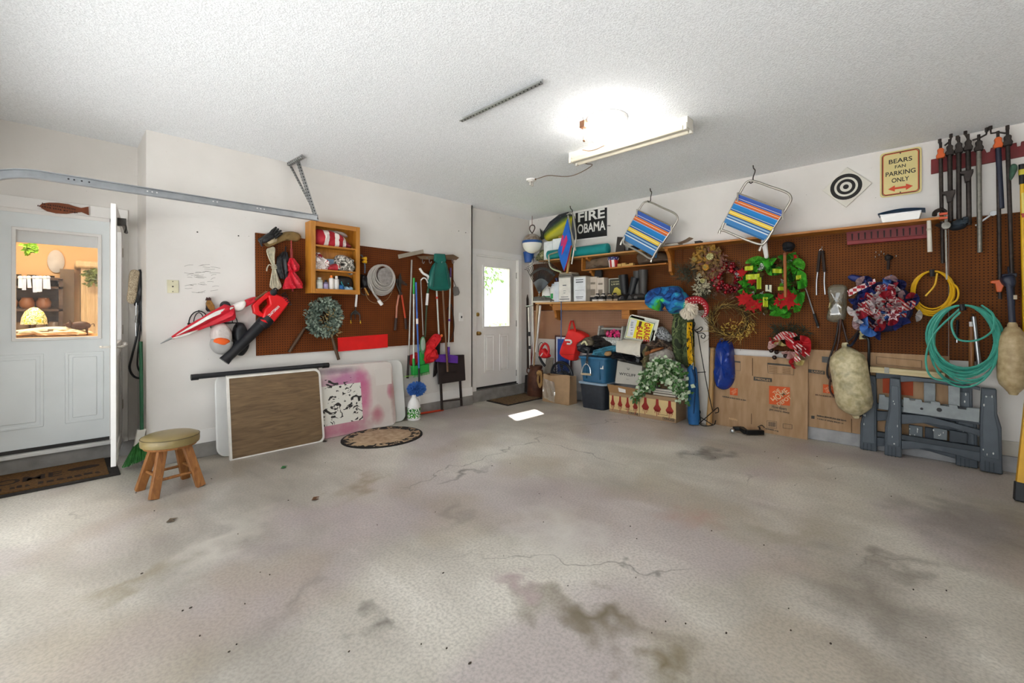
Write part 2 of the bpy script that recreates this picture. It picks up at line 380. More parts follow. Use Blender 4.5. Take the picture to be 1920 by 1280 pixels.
struct('ceiling', MB().box(-.9, 5.8, -2.55, 5.7, CEIL, CEIL + .15), CEILM, 'white popcorn textured ceiling')
k = NT('wall_paint', .6)
c = k.ramp(k.noise(1.4, 6), (.3, 'd8d3cd'), (.7, 'e5e1dc'))
c = k.mix(k.ramp(k.noise(7, 6, k.mapv((1, 1, 3))), (.66, 0.0), (.85, .2)), c, 'b5aca2')
c = k.mix(k.ramp(k.noise(38, 2, k.mapv((1, 1, 1), loc=(3, 1, 4))), (.76, 0.0), (.79, .8)), c, '8a8078')
k.bump(k.noise(40, 3), .05, .01); PAINT = k.col(c)
LH, RH = .135, .135
struct('wall_left', MB().box(.53, 4.27, YA, YA + .1, LH, CEIL), PAINT, 'white painted wall with the small pegboard')
struct('wall_return', MB().box(.53, .63, YA + .1, YL, LH, CEIL), PAINT, 'short return beside the entry door')
def walled(name, y0, y1, x0, x1, dx0, dx1, dz0, dz1, z0=LH, lab=None):
    m = MB().box(x0, dx0, y0, y1, z0, CEIL).box(dx1, x1, y0, y1, z0, CEIL).box(dx0, dx1, y0, y1, dz1, CEIL)
    return struct(name, m, PAINT, lab)
walled('wall_recess', YL, YL + .12, -.9, .63, -.56, .36, LH, 2.23, lab='recessed wall around the entry door')
walled('wall_back', YD, YD + .12, 4.27, XB, 4.39, 5.37, LH, 2.27, lab='white wall around the back door')
struct('wall_right', MB().box(XB, XB + .15, -2.55, 5.2, RH, CEIL), PAINT, 'white wall behind the long pegboard')
struct('wall_front', MB().box(-.9, XB + .15, -2.55, -2.4, 0, CEIL), PAINT)
m = MB().box(-.9, -.75, -2.4, -1.5, 0, CEIL).box(-.9, -.75, 4.4, 5.67, 0, CEIL).box(-.9, -.75, -1.5, 4.4, 2.27, CEIL)
struct('wall_garage', m, PAINT, 'wall around the open garage door')
CURB = mat('8f8b86', .75, var=.22, vs=7, bump=.25, bs=40)
struct('trim_1', MB().box(.53, 4.27, YA - .012, YA + .1, 0, LH), CURB, 'concrete curb under the left wall', .006)
struct('trim_2', MB().box(.518, .63, YA, YL, 0, LH), CURB, 'concrete curb under the return wall')
struct('trim_3', MB().box(-.75, .53, YL - .012, YL + .12, 0, LH), CURB, 'concrete step under the entry door')
struct('trim_4', MB().box(4.27, XB, YD - .03, YD + .12, 0, LH + .03), CURB, 'concrete step under the back door', .008)
struct('trim_5', MB().box(XB - .03, XB + .15, -2.4, YD, 0, RH), mat('a3a3a4', .75, var=.2, vs=7, bump=.25, bs=40), 'pale concrete curb under the right wall', .006)
struct('baseboard_left', MB().box(.53, 4.27, YA - .012, YA, LH, .26), WHITE, None, .003)
struct('baseboard_right', MB().box(XB - .012, XB, -2.4, -.2, RH, .26), mat('bab5aa', .6), None, .003)
struct('wall_jog', MB().box(4.25, 4.27, YA, YD + .12, LH, CEIL), PAINT)
R = random.Random(12); m = MB()
for i in range(34):
    a = onY(R.uniform(345, 400), R.uniform(497, 550), YA - .0008); b = a + V(R.uniform(.03, .09), 0, R.uniform(-.01, .02)); m.tube(smooth([a, (a + b) / 2 + V(0, 0, R.uniform(-.006, .006)), b], 3), .0011, 4)
o = sub(bpy.data.objects['wall_left'], 'pencil_scribbles', m, mat('6b6660', .9)); o['kind'] = 'stuff'
# unseen overhang added to trim the back door's sun patch, and a fence of shrubs in the sun
struct('added_eave', MB().box(-.9, 6.1, 5.72, 6.0, 2.5, 2.6), WHITE)
# ---------------------------------------------------------------- entry door (door_1)
DOORP = mat('e2e6e6', .45, var=.04, vs=3)
T = Th('door_1', 'pale entry door with a kitchen window and two raised panels', None, 'L', loc=(0, YL, .2), kind='structure')
x0, x1, h = -.52, .33, 2.0
wz0, wz1 = 1.35 - (633 - 587) * 3.87 / 822 - .2, 1.35 + (587 - 436) * 3.85 / 822 - .2
wx0, wx1 = -.255, .256
slab = T.part('slab', MB().box(x0, wx0, .01, .05, 0, h).box(wx1, x1, .01, .05, 0, h).box(wx0, wx1, .01, .05, 0, wz0).box(wx0, wx1, .01, .05, wz1, h), DOORP)
def rectring(m, a, b, c_, d, wd, y0, y1): return m.ring([(a, c_), (b, c_), (b, d), (a, d)], [(a + wd, c_ + wd), (b - wd, c_ + wd), (b - wd, d - wd), (a + wd, d - wd)], y0, y1)
T.part('window_frame', rectring(MB(), wx0 - .02, wx1 + .02, wz0 - .02, wz1 + .02, .025, -.004, .055), WHITE, bev=.004)
T.part('glass', MB().box(wx0, wx1, .028, .032, wz0, wz1), glassmat('clear_glass'))
for a, b in ((-.40, -.09), (.04, .29)):
    pn = T.part('panel', rectring(MB(), a, b, .17, .80, .022, .002, .012), DOORP, bev=.004)
    T.part('panel_field', MB().box(a + .045, b - .045, .001, .012, .215, .755), DOORP, pn, bev=.006)
T.part('blind_header', MB().box(wx0, wx1, .036, .05, wz1 - .105, wz1), mat('f4f3f0', .5, var=0)); kn = T.part('knob', MB().lathe([(.028, 0), (.03, .006), (.012, .01), (.012, .03), (.026, .042), (.03, .055), (.022, .068), (0, .07)], (-.40, .01, .85), (0, -1, 0), 16), BRASS)
T.part('door_sweep', MB().box(x0, x1, .0, .05, -.03, 0), mat('2d2a28', .7))
J = Th('trim_6', 'white casing and sill around the entry door', None, 'L', loc=(0, YL, .2), kind='structure')
J.part('head_casing', MB().box(-.66, .46, -.02, 0, 2.03, 2.13), WHITE, bev=.004)
J.part('side_casing', MB().box(.36, .46, -.02, 0, -.065, 2.03), WHITE, bev=.004)
J.part('side_casing', MB().box(-.66, -.56, -.02, 0, -.065, 2.03), WHITE, bev=.004)
J.part('jamb', MB().box(.33, .36, 0, .12, -.03, 2.03).box(-.56, -.52, 0, .12, -.03, 2.03).box(-.56, .36, 0, .12, 2.0, 2.03), WHITE)
J.part('sill', MB().box(-.62, .42, -.05, .12, -.065, -.03), mat('d7d6d2', .4, .2), bev=.005)
# ---------------------------------------------------------------- storm door standing open, seen from its edge
ang = math.atan2(5.50 - 4.60, .414 - .31)
hp = V(.40, 5.50, .155); T = Th('storm_door', 'white storm door standing open edge-on beside the entry door', 'door', 'L', loc=hp, rz=math.pi + ang)
hh = 2.05; W_ = .905
fr = T.part('frame', rectring(MB(), 0, W_, 0, hh, .11, -.016, .016).box(.11, W_ - .11, -.016, .016, .85, .95), WHITE, bev=.003)
T.part('glass', MB().box(.11, W_ - .11, -.003, .003, .95, hh - .11), glassmat('storm_glass'))
T.part('lower_panel', MB().box(.11, W_ - .11, -.006, .006, .11, .85), WHITE)
hd = T.part('handle', MB().tube(smooth([(W_ - .06, -.016, .93), (W_ - .06, -.06, .93), (W_ - .055, -.075, .93), (W_ - .1, -.08, .93)], 4), .009, 8).tube(smooth([(W_ - .06, .016, .93), (W_ - .06, .05, .93), (W_ - .05, .065, .95)], 4), .009, 8).ball((W_ - .06, .066, .95), .016), mat('cfc9c0', .3, .5))
T.part('door_closer', MB().rod((.2, .05, hh - .12), (.75, .05, hh - .12), .014).box(.74, .79, .016, .07, hh - .15, hh - .09).tube(smooth([(.76, .05, hh - .1), (.79, .07, hh - .16), (.76, .06, hh - .2)], 4), .006, 6), DKSTEEL)
for z in (.3, 1.0, 1.72): T.part('hinge', MB().box(-.02, .02, -.022, .022, z, z + .085), mat('b7aea2', .5, .3), bev=.003)
# ---------------------------------------------------------------- back door (door_2)
T = Th('door_2', 'white back door with a tall bright window and two narrow panels', None, 'D', loc=(0, YD, .18), kind='structure')
x0, x1, h = 4.416, 5.345, 2.05; a0, a1, b0, b1 = 4.6, 5.17, .955, 1.90
DW = mat('ebe8e4', .45, var=.03, vs=3)
T.part('slab', MB().box(x0, a0, .03, .07, 0, h).box(a1, x1, .03, .07, 0, h).box(a0, a1, .03, .07, 0, b0).box(a0, a1, .03, .07, b1, h), DW)
T.part('window_frame', rectring(MB(), a0 - .02, a1 + .02, b0 - .02, b1 + .02, .028, .012, .075), WHITE, bev=.004)
T.part('glass', MB().box(a0, a1, .048, .052, b0, b1), glassmat('clear_glass2'))
for a, b in ((4.62, 4.83), (4.95, 5.15)):
    pn = T.part('panel', rectring(MB(), a, b, .24, .83, .02, .02, .032), DW, bev=.004)
    T.part('panel_field', MB().box(a + .04, b - .04, .018, .032, .28, .79), DW, pn, bev=.006)
for z in (.86, 1.15):
    T.part('knob' if z < 1 else 'deadbolt', MB().lathe([(.03, 0), (.032, .008), (.013, .012), (.013, .03), (.027, .04), (.03, .052), (.02, .066), (0, .068)] if z < 1 else [(.03, 0), (.031, .012), (.024, .018), (0, .019)], (4.48, .03, z), (0, -1, 0), 16), BRASS)
for z in (.12, .95, 1.75): T.part('hinge', MB().box(5.335, 5.36, .016, .034, z, z + .1), mat('9b9a96', .4, .6))
T.part('threshold', MB().box(x0, x1, -.01, .1, -.022, 0), mat('8d8c8a', .4, .6))
T.part('door_sweep', MB().box(x0, x1, .024, .03, 0, .03), mat('2a2725', .7))
J = Th('trim_7', 'white casing around the back door', None, 'D', loc=(0, YD, .18), kind='structure')
J.part('head_casing', MB().box(4.33, 5.43, -.018, 0, 2.07, 2.15), WHITE, bev=.003)
for a, b in ((4.33, 4.416), (5.35, 5.43)): J.part('side_casing', MB().box(a, b, -.018, 0, -.02, 2.07), WHITE, bev=.003)
J.part('jamb', MB().box(5.345, 5.37, 0, .12, -.02, 2.07).box(4.39, 4.416, 0, .12, -.02, 2.07).box(4.39, 5.37, 0, .12, 2.05, 2.07), WHITE)
# ---------------------------------------------------------------- kitchen seen through the entry door window
KW = mat('e7bd86', .7, var=.04, vs=2)
struct('wall_kitchen', MB().box(-1.9, 1.6, 8.9, 9.0, 0, 2.9), KW, 'warm orange kitchen wall')
struct('wall_kitchen_side', MB().box(1.5, 1.6, YL + .12, 8.9, 0, 2.9), KW); struct('wall_kitchen_left', MB().box(-1.9, -1.8, YL + .12, 8.9, 0, 2.9), mat('ead9b8', .7, var=.03))
struct('floor_kitchen', MB().box(-1.9, 1.6, YL + .12, 9, .1, .18), wood('kfloor', '8a5f36', 'a87b4a')); struct('ceiling_kitchen', MB().box(-1.9, 1.6, YL + .12, 9, 2.8, 2.9), mat('ece0c8', .8, var=.02))
lk = bpy.data.lights.new('kitchen_light', 'AREA'); lk.size = 1.2; lk.energy = 52; lk.color = (1, .86, .66)
lo = bpy.data.objects.new('kitchen_light', lk); COL.objects.link(lo); lo.location = (-.2, 7.0, 2.78)
PL['K'] = ('Y', 8.9, 0)
T = Th('armoire', 'pale wooden armoire against the orange kitchen wall', 'armoire', 'K', at=(148, 620), c=.45)
AW = wood('armoire_wood', 'b39a70', 'cdb78e', 'z'); a = T.p(152, 560, .45); b = T.p(200, 505, .45); W2 = b.x + .35
T.part('body', MB().box(a.x, W2, 0, .44, -.85, b.z), AW); T.part('cornice', MB().box(a.x - .06, W2 + .06, -.06, .44, b.z, b.z + .1), AW, bev=.03)
for i in (0, 1):
    d = T.part('door', MB().box(a.x + .05 + i * (W2 - a.x) / 2, a.x + (W2 - a.x) / 2 * (i + 1) - .03, -.02, 0, -.8, b.z - .06), AW, bev=.008)
    T.part('door_panel', MB().box(a.x + .14 + i * (W2 - a.x) / 2, a.x + (W2 - a.x) / 2 * (i + 1) - .12, -.03, -.02, -.1, b.z - .15).box(a.x + .14 + i * (W2 - a.x) / 2, a.x + (W2 - a.x) / 2 * (i + 1) - .12, -.03, -.02, -.7, -.22), AW, d, bev=.008)
R = random.Random(4)
T = Th('hanging_plant', 'trailing green plant draped over the kitchen armoire', 'plant', 'K', at=(172, 510), c=.55)
m = MB()
for i in range(130):
    q = T.p(R.gauss(174, 7), 505 + abs(R.gauss(0, 12)), .55 + R.uniform(0, .08)); m.leaf(q, (R.uniform(-1, 1), R.uniform(-1, .2), R.uniform(-1, .3)), (0, -1, 0), .07, .035)
T.solo(m, mat('5d6b33', .6, var=.3))
T = Th('vine', 'bright green vine hanging from the kitchen ceiling corner', 'plant', 'K', at=(56, 455), c=1.4)
m = MB()
for i in range(90):
    q = T.p(R.gauss(56, 4), 458 + abs(R.gauss(0, 7)), 1.4 + R.uniform(0, .1)); m.leaf(q, (R.uniform(-1, 1), R.uniform(-1, .2), R.uniform(-1, .3)), (0, -1, 0), .06, .04)
m.tube([V(0, 0, 2.8 - T.loc.z), T.p(56, 478, 1.4)], .004, 5); T.solo(m, mat('7fae22', .6, var=.3))
T = Th('shelf_unit', 'dark kitchen shelf unit crowded with pots and ribbons', 'shelf', 'K', at=(75, 600), c=.35)
DW2 = wood('dark_shelf', '3a2a1e', '5a4430')
l, r_, tp = T.p(28, 600, .35).x - .2, T.p(118, 600, .35).x, T.p(75, 520, .35).z
T.part('back_panel', MB().box(l, r_, .3, .33, -.9, tp), DW2)
for z in (-.9, -.2, .12, .42, tp - .03): T.part('shelf', MB().box(l, r_, 0, .3, z, z + .03), DW2)
zr = T.p(60, 520, .41).z; T.part('ribbon_rail', MB().rod((l, -.06, zr), (r_, -.06, zr), .01).box(l, l + .02, -.06, 0, zr - .01, zr + .01).box(r_ - .02, r_, -.06, 0, zr - .01, zr + .01), DW2)
for x in (l, r_ - .04): T.part('side', MB().box(x, x + .04, 0, .3, -.9, tp), DW2)
for i in range(9):
    x = l + .15 + i * (r_ - l - .2) / 8.6; z = (.15, .45, -.17)[i % 3]
    P = Th('pot', ('round copper', 'squat black', 'tall brown')[i % 3] + ' pot on the dark kitchen shelf, ' + ('first', 'second', 'third', 'fourth', 'fifth', 'sixth', 'seventh', 'eighth', 'ninth')[i] + ' from the left', 'pot', 'K', loc=T.M @ V(x, .12, z))
    P.solo(MB().lathe([(.04, 0), (.07, .03), (.075, .09), (.05, .14), (.055, .15), (.045, .15)], n=12), mat(('8a5a38', '2c2622', '6d5a46')[i % 3], .45, var=.2))
for i, px in enumerate((38, 46, 54, 64, 70, 76, 84, 90)):
    P = Th('ribbon', ('white', 'pale blue')[i % 2] + ' prize ribbon on the kitchen rail, ' + ('first', 'second', 'third', 'fourth', 'fifth', 'sixth', 'seventh', 'eighth')[i] + ' from the left', 'ribbon', 'K', at=(px, 520), c=.42, group='ribbons on the kitchen rail')
    q = P.p(px, 520); e = P.p(px + R.uniform(-2, 2), 542 + R.uniform(-4, 8))
    P.solo(MB().hexa([(q.x - .016, -.01, q.z), (q.x + .016, -.01, q.z), (e.x + .02, -.02, e.z), (e.x - .016, -.02, e.z)], [(q.x - .016, 0, q.z), (q.x + .016, 0, q.z), (e.x + .02, -.01, e.z), (e.x - .016, -.01, e.z)]).ball((q.x, -.008, q.z), (.024, .012, .024)), mat(('f2f0ec', 'b8c8e0')[i % 2], .6))
T = Th('partition', 'beige kitchen doorway post between shelves and orange wall', 'partition', 'K', at=(110, 560), c=.1)
a = T.p(116, 560, .1); T.solo(MB().box(a.x - .02, a.x + .12, -.1, .1, -1.3, T.p(116, 505, .1).z), mat('6e5a42', .6))
T = Th('light_switch', 'white light switch on the orange kitchen wall', 'switch', 'K', at=(131, 561), c=.01)
T.part('plate', MB().box(-.04, .04, -.01, 0, -.06, .06), WHITE, bev=.003); T.part('toggle', MB().box(-.008, .008, -.025, -.01, -.012, .014), WHITE)
T = Th('oval_mirror', 'small oval mirror high on the kitchen wall', 'mirror', 'K', at=(105, 490), c=.02)
T.part('frame', MB().lathe([(.08, 0), (.085, .01), (.07, .02)], (0, 0, 0), (0, -1, 0), 20, 1, 1.9), mat('c9c6c0', .4)); T.part('glass', MB().lathe([(.066, .012), (.066, .018), (0, .0185)], (0, 0, 0), (0, -1, 0), 20, 1, 1.9), mat('8f979c', .1, .9, var=0))
PL['K'] = ('Y', 6.9, 0)
T = Th('dining_table', 'kitchen table covered with a cream cloth', 'table', 'K', at=(80, 630), c=.0)
a, b = T.p(40, 632, 0), T.p(200, 632, 0); tz = T.p(100, 628, 0).z
T.part('tabletop', MB().box(a.x - .3, b.x, -.5, .5, tz - .04, tz - .01), TAN); T.part('tablecloth', MB().puff([(a.x - .3, tz - .01), (a.x + .5, tz - .01), (a.x + .45, tz + .06), (a.x + .2, tz + .09), (a.x - .2, tz + .03)], .1, .3, seed=3), mat('ecd9b4', .8))
for x in (a.x - .25, b.x - .05):
    for y in (-.45, .4): T.part('leg', MB().box(x, x + .05, y, y + .05, tz - .75, tz - .04), TAN)
T2 = Th('pig_figurine', 'dark metal pig figurine on the kitchen table', 'figurine', 'K', loc=T.M @ V(T.p(151, 620, .1).x, -.1, tz - .01))
PG = mat('4a3020', .5, .4); m = MB().ball((0, 0, .11), (.085, .045, .048), 14, 9).ball((-.085, 0, .12), (.035, .03, .032)).lathe([(.012, 0), (.014, .02)], (-.115, 0, .118), (-1, 0, 0), 8)
T2.part('body', m, PG)
for x in (-.04, .05):
    for y in (-.025, .025): T2.part('leg', MB().tube([(x, y, .1), (x, y, .03), (x + .005, y, 0)], [.012, .009, .008], 6), PG)
for y in (-.02, .02): T2.part('ear', MB().lathe([(.012, 0), (.003, .03)], (-.08, y, .145), (-.2, 0, 1), 6), PG)
T2.part('tail', MB().tube(smooth([(.085, 0, .12), (.105, 0, .13), (.11, 0, .1)], 4), .004, 5), PG)
T = Th('stained_glass_lamp', 'stained glass lamp with a yellow and white domed shade', 'lamp', 'K', loc=onY(64, 628, 7.3) * 1)
s = onY(64, 608, 7.3).z - T.loc.z; t_ = onY(64, 577, 7.3).z - T.loc.z; rr = (onY(90, 608, 7.3).x - onY(38, 608, 7.3).x) / 2
T.part('shade', MB().lathe([(rr, s), (rr * .93, s + (t_ - s) * .4), (rr * .7, s + (t_ - s) * .75), (rr * .3, t_), (0, t_ + .01)], n=24), patchy('tiffany', ['e8c21a', 'f4eedd', '7d9a3a', 'f2e6c8', 'e9c92e', 'efe9da'], 22, .3, 1))
T.part('stand', MB().lathe([(.09, -.06), (.09, -.04), (.02, -.02), (.015, s + .02)], n=14), mat('4b3b28', .4, .6))
T = Th('dining_chair', 'weathered wooden chair back at the kitchen table', 'chair', 'K', loc=onY(36, 640, 6.5) * 1)
T.loc.z = .18; T = Th('dining_chair', T.label, 'chair', 'K', loc=T.loc); CW = wood('chairw', '6f604c', '9a8a70', 'z')
for x in (-.2, .2):
    T.part('back_post', MB().bar((x, .2, .0), (x * 1.05, .26, 1.0), .04, .04), CW); T.part('leg', MB().box(x - .02, x + .02, -.2, -.16, 0, .44), CW)
T.part('seat', MB().box(-.23, .23, -.22, .24, .44, .48), CW, bev=.01)
for z in (.65, .8, .95): T.part('slat', MB().bar((-.2, .235, z), (.2, .235, z), .02, .07), CW)
# ---------------------------------------------------------------- greenery outside the back door
for i, (x, y, z, r_) in enumerate(((8.45, 9.7, 2.9, 1.0), (12.2, 10.6, 3.0, .8), (9.2, 9.4, .5, .6))):
    T = Th('shrub', ('leafy green tree crown', 'round green shrub', 'low pale bush')[i] + ' outside the back door window', 'shrub', 'D', loc=(x, y, -.05))
    m = MB(); R = random.Random(i)
    for j in range(420):
        d = V(R.gauss(0, 1), R.gauss(0, 1), R.gauss(0, 1)).normalized(); p = V(0, 0, z) + d * r_ * R.uniform(.6, 1); m.leaf(p, d + V(R.uniform(-1, 1), R.uniform(-1, 1), -.5), (0, -1, .5), .16, .09)
    T.part('foliage', m, mat(('8fa865', '9fb478', 'b3bf9c')[i], .6, var=.3, vs=3), kind='stuff'); T.part('trunk', MB().tube([(0, 0, 0), (.03, 0, z * .6), (0, 0, z)], [.06, .04, .02], 8), mat('6d5b48', .9))
# ================================================================ LEFT WALL
def on(T, name, pts, c, th, m, bev=0, parent=None, solo=False, label=None):       # outline in frame pixels -> extruded plate at distance c from the wall
    P = T.o(pts, c); y = T.y(c); mb = MB().ext(P, y, y + th)
    return T.solo(mb, m, bev) if solo else T.part(name, mb, m, parent, bev, label)
PEGA = pegmat('pegboard_a', '74390f', '5e2d09')
T = Th('pegboard', 'brown pegboard on the left wall behind cabinet and tools', 'pegboard', 'A', at=(666, 560), c=.021)
on(T, 'board', [(479, 436), (850, 482), (851, 641), (481, 667)], .021, .02, PEGA, solo=True)
# junction plate
T = Th('cover_plate', 'yellowed blank cover plate on the wall above the umbrella', 'cover plate', 'A', at=(324, 537), c=.01)
on(T, 'plate', [(313, 524.5), (335, 525.5), (335, 549), (314, 549)], .01, .01, mat('d8d2b4', .5), .002)
for z in (-.045, .045, 0): T.part('screw', MB().lathe([(.004 if z else .007, 0), (.004 if z else .007, .003)], (0, 0, z), (0, -1, 0), 8), DKSTEEL)
# light switch by back door
T = Th('wall_switch', 'white light switch between the purple broom and back door', 'switch', 'A', at=(865, 594), c=.008)
T.part('plate', MB().box(-.037, .037, 0, .008, -.06, .06), WHITE, bev=.002); T.part('toggle', MB().box(-.006, .006, -.014, 0, -.014, .012), mat('3b3733', .6))
# pencilled height marks stay in the wall paint; nail holes are small studs
for i, (px, py) in enumerate(((370, 435), (447, 442), (860, 433), (873, 436))):
    T = Th('wall_nail', ('dark nail in the wall up left of the pegboard', 'dark nail nearest the pegboard top left corner', 'left of two small nails high above the tool rail', 'right of two small nails high above the tool rail')[i], 'nail', 'A', at=(px, py), c=0)
    T.solo(MB().lathe([(.006, 0), (.007, .004), (.002, .006)], (0, 0, 0), (0, -1, 0), 8), DKSTEEL)
# big red and white umbrella
T = Th('golf_umbrella', 'furled red and white umbrella hung slanting across the rooster hook rack', 'umbrella', 'A', at=(430, 585), c=.12)
ax = [T.p(323, 633, .1), T.p(360, 615, .1), T.p(400, 597, .11), T.p(430, 585, .12), T.p(437, 579, .12)]
def fluted(path, rad, nf=8, seg=40, amp=.22, tw=.4):
    P = smooth(path, 6); N = len(P); R = [rad[0]] * N
    for i in range(N):
        t = i / (N - 1) * (len(rad) - 1); j = min(int(t), len(rad) - 2); R[i] = rad[j] + (rad[j + 1] - rad[j]) * (t - j)
    vs = []; d = (P[-1] - P[0]).normalized(); a = d.cross(V(0, 1, 0)).normalized(); b = d.cross(a)
    for i in range(N):
        for k_ in range(seg):
            an = 2 * math.pi * k_ / seg; r = R[i] * (1 + amp * math.cos(nf * an + tw * i)); vs.append(P[i] + (a * math.cos(an) + b * math.sin(an)) * r)
    fs = [(i * seg + k_, i * seg + (k_ + 1) % seg, (i + 1) * seg + (k_ + 1) % seg, (i + 1) * seg + k_) for i in range(N - 1) for k_ in range(seg)]
    fs += [tuple(range(seg)), tuple((N - 1) * seg + k_ for k_ in range(seg))]
    return MB().add(vs, fs)
UR = mat('c8142a', .55, var=.12); UW = mat('e6e0da', .6)
T.part('canopy', fluted(ax, [.012, .035, .055, .07, .03], 6), UR)
T.part('white_panel', MB().puff(T.o([(330, 629), (370, 604), (405, 584), (436, 575), (434, 580), (400, 594), (360, 615)], .17), T.y(.155), .03), UW)
T.part('white_panel', MB().puff(T.o([(324, 634), (345, 626), (372, 618), (365, 623), (340, 633)], .15), T.y(.12), .03), UW)
T.part('ferrule', MB().tube([T.p(301, 644, .1), T.p(323, 633, .1)], [.004, .011], 8), STEEL)
T.part('tie', MB().tube([T.p(434, 573, .14), T.p(437, 586, .14)], .02, 8), UR)
T.part('cloth_tail', MB().puff(T.o([(437, 573), (458, 563), (463, 570), (456, 582), (440, 582)], .15), T.y(.1), .06, seed=2), UW)
T.part('cloth_tail', MB().puff(T.o([(459, 564), (480, 556), (485, 562), (470, 572), (456, 577)], .15), T.y(.1), .05, seed=4), UR)
T.part('handle', MB().tube([T.p(478, 562, .14), T.p(493, 552, .13), T.p(500, 547, .12)], .012, 8), mat('6b4a2c', .5))
# rooster hook rack
T = Th('hook_rack', 'black wire hook rack topped by a painted rooster', 'hook rack', 'A', at=(400, 600), c=.03)
IR = mat('1b1a1a', .5, .4, var=.1)
def arch(x0, x1, y0, y1): return [T.p(x0 + (x1 - x0) * (.5 - .5 * math.cos(math.pi * i / 12)), y1 - (y1 - y0) * math.sin(math.pi * i / 12), .03) for i in range(13)]
for k_, (a, b, t_, bt) in enumerate(((354, 392, 583, 607), (408, 445, 588, 605))):
    m = MB().tube(arch(a, b, t_, bt), .005, 6).tube([T.p(a, bt, .03), T.p(b, bt, .03)], .005, 6)
    m.tube(arch(a + 9, b - 9, t_ + 3, bt), .004, 6).ball(T.p(a, bt, .03), .012).ball(T.p((a + b) / 2, t_, .03), .009)
    T.part('wire_arch', m, IR)
T.part('back_bar', MB().tube([T.p(352, 607, .02), T.p(447, 605, .02)], .006, 6), IR)
for px in (357, 395, 417, 443): T.part('hook', MB().tube(smooth([T.p(px, 606, .03), T.p(px, 612, .05), T.p(px, 614, .08), T.p(px, 609, .1)], 4), .005, 6), IR)
RB = T.part('rooster', MB().ext(T.o([(387, 568), (390, 561), (395, 561), (398, 566), (402, 572), (404, 580), (398, 584), (389, 584), (387, 576)], .05), T.y(.05), T.y(.02)), mat('8a5f22', .6, var=.4, vs=30), bev=.004)
T.part('rooster_comb', MB().ext(T.o([(386, 563), (388, 557), (391, 559), (393, 557), (396, 559), (396, 563)], .052), T.y(.052), T.y(.025)), mat('3a1a14', .6), RB)
T.part('rooster_tail', MB().ext(T.o([(387, 571), (390, 578), (396, 584), (389, 584), (386, 580)], .054), T.y(.054), T.y(.04)), BLACK, RB)
def cap(name, label, cx, ty, by, wpx, c, m1, m2, m3=None):
    T = Th(name, label, 'cap', 'A', at=(cx, ty), c=c); s = wpx / 2
    T.part('crown', MB().puff(T.o([(cx - s * .8, ty + (by - ty) * .55), (cx - s * .85, ty + (by - ty) * .2), (cx - s * .4, ty), (cx + s * .4, ty), (cx + s * .9, ty + (by - ty) * .25), (cx + s * .95, ty + (by - ty) * .6), (cx, ty + (by - ty) * .68)], c), T.y(.02), c + .02, seed=cx, wr=.1), m1)
    T.part('brim', MB().puff(T.o([(cx - s, ty + (by - ty) * .72), (cx - s * .8, ty + (by - ty) * .5), (cx, ty + (by - ty) * .62), (cx + s * .95, ty + (by - ty) * .55), (cx + s, ty + (by - ty) * .75), (cx + s * .3, by), (cx - s * .5, by - 2)], c), T.y(.05), c, wr=.03, seed=3), m2)
    if m3: T.part('front_panel', MB().puff(T.o([(cx - s * .75, ty + (by - ty) * .62), (cx - s * .3, ty + (by - ty) * .44), (cx + s * .5, ty + (by - ty) * .48), (cx + s * .85, ty + (by - ty) * .6), (cx + s * .2, ty + (by - ty) * .74)], c + .05), T.y(.07), c - .01, wr=.05), m3)
cap('baseball_cap', 'black baseball cap hanging behind the leaf blower tube', 451, 606, 666, 30, .06, BLACK, BLACK)
cap('trucker_cap', 'grey and orange trucker cap hanging under the umbrella', 416, 606, 664, 41, .1, mat('cfc5c0', .8, bump=.4, bs=200), mat('a3a19e', .8), mat('e8601c', .7))
T = Th('dark_hat', 'dark round hat crown behind the umbrella tie', 'hat', 'A', at=(423, 570), c=.03)
T.solo(MB().puff(T.o([(414, 576), (415, 568), (422, 564), (430, 567), (433, 576), (424, 580)], .03), T.y(0), .06, wr=.05), BLACK)
# leaf blower
T = Th('leaf_blower', 'red and black electric leaf blower hung by its handle', 'leaf blower', 'A', at=(500, 580), c=.16)
BR = mat('d80f17', .35, var=.06); BK = mat('1d1e22', .4, var=.15)
P = [T.o([q], .16)[0] for q in ((473, 572), (505, 545), (526, 547), (541, 556), (545, 566), (538, 576), (515, 603), (500, 601), (479, 588))]
T.part('housing', MB().ext(T.o([(503, 552), (520, 552), (538, 558), (544, 566), (537, 576), (515, 604), (503, 604), (492, 597), (497, 580), (507, 570)], .16), T.y(.16), T.y(.05)), BR, bev=.014)
hn = [(474, 572), (484, 561), (496, 550), (507, 546), (519, 548), (520, 556), (507, 556), (496, 563), (486, 573), (487, 582), (494, 588), (497, 597), (486, 592), (477, 587)]
T.part('handle_grip', MB().ext(T.o(hn, .14), T.y(.14), T.y(.07)), BR, bev=.01)
for i in range(7):
    a = (527 + i * 2.6, 553 + i * 3.2); T.part('vent_slot', MB().tube([T.p(a[0], a[1], .164), T.p(a[0] + 9 - i * .8, a[1] - 5 + i * .5, .158)], .005, 5), BK)
T.part('collar', MB().tube([T.p(504, 596, .11), T.p(494, 605, .11), T.p(489, 610, .11)], [.066, .068, .062], 16), BK)
T.part('blower_tube', MB().tube([T.p(493, 604, .11), T.p(470, 628, .11), T.p(445, 653, .12), T.p(428, 669, .13), T.p(420, 677, .13)], [.056, .05, .046, .044, .05], 16), BK)
T.part('red_chevron', MB().puff(T.o([(489, 599), (498, 600), (503, 606), (496, 604)], .18), T.y(.165), .012), BR)
T.part('mode_dial', MB().lathe([(.03, 0), (.033, .015), (.02, .02)], T.p(512, 548, .15), (0, -1, 0), 14), BK)
a, b = T.p(503, 593, .163), T.p(523, 574, .163)
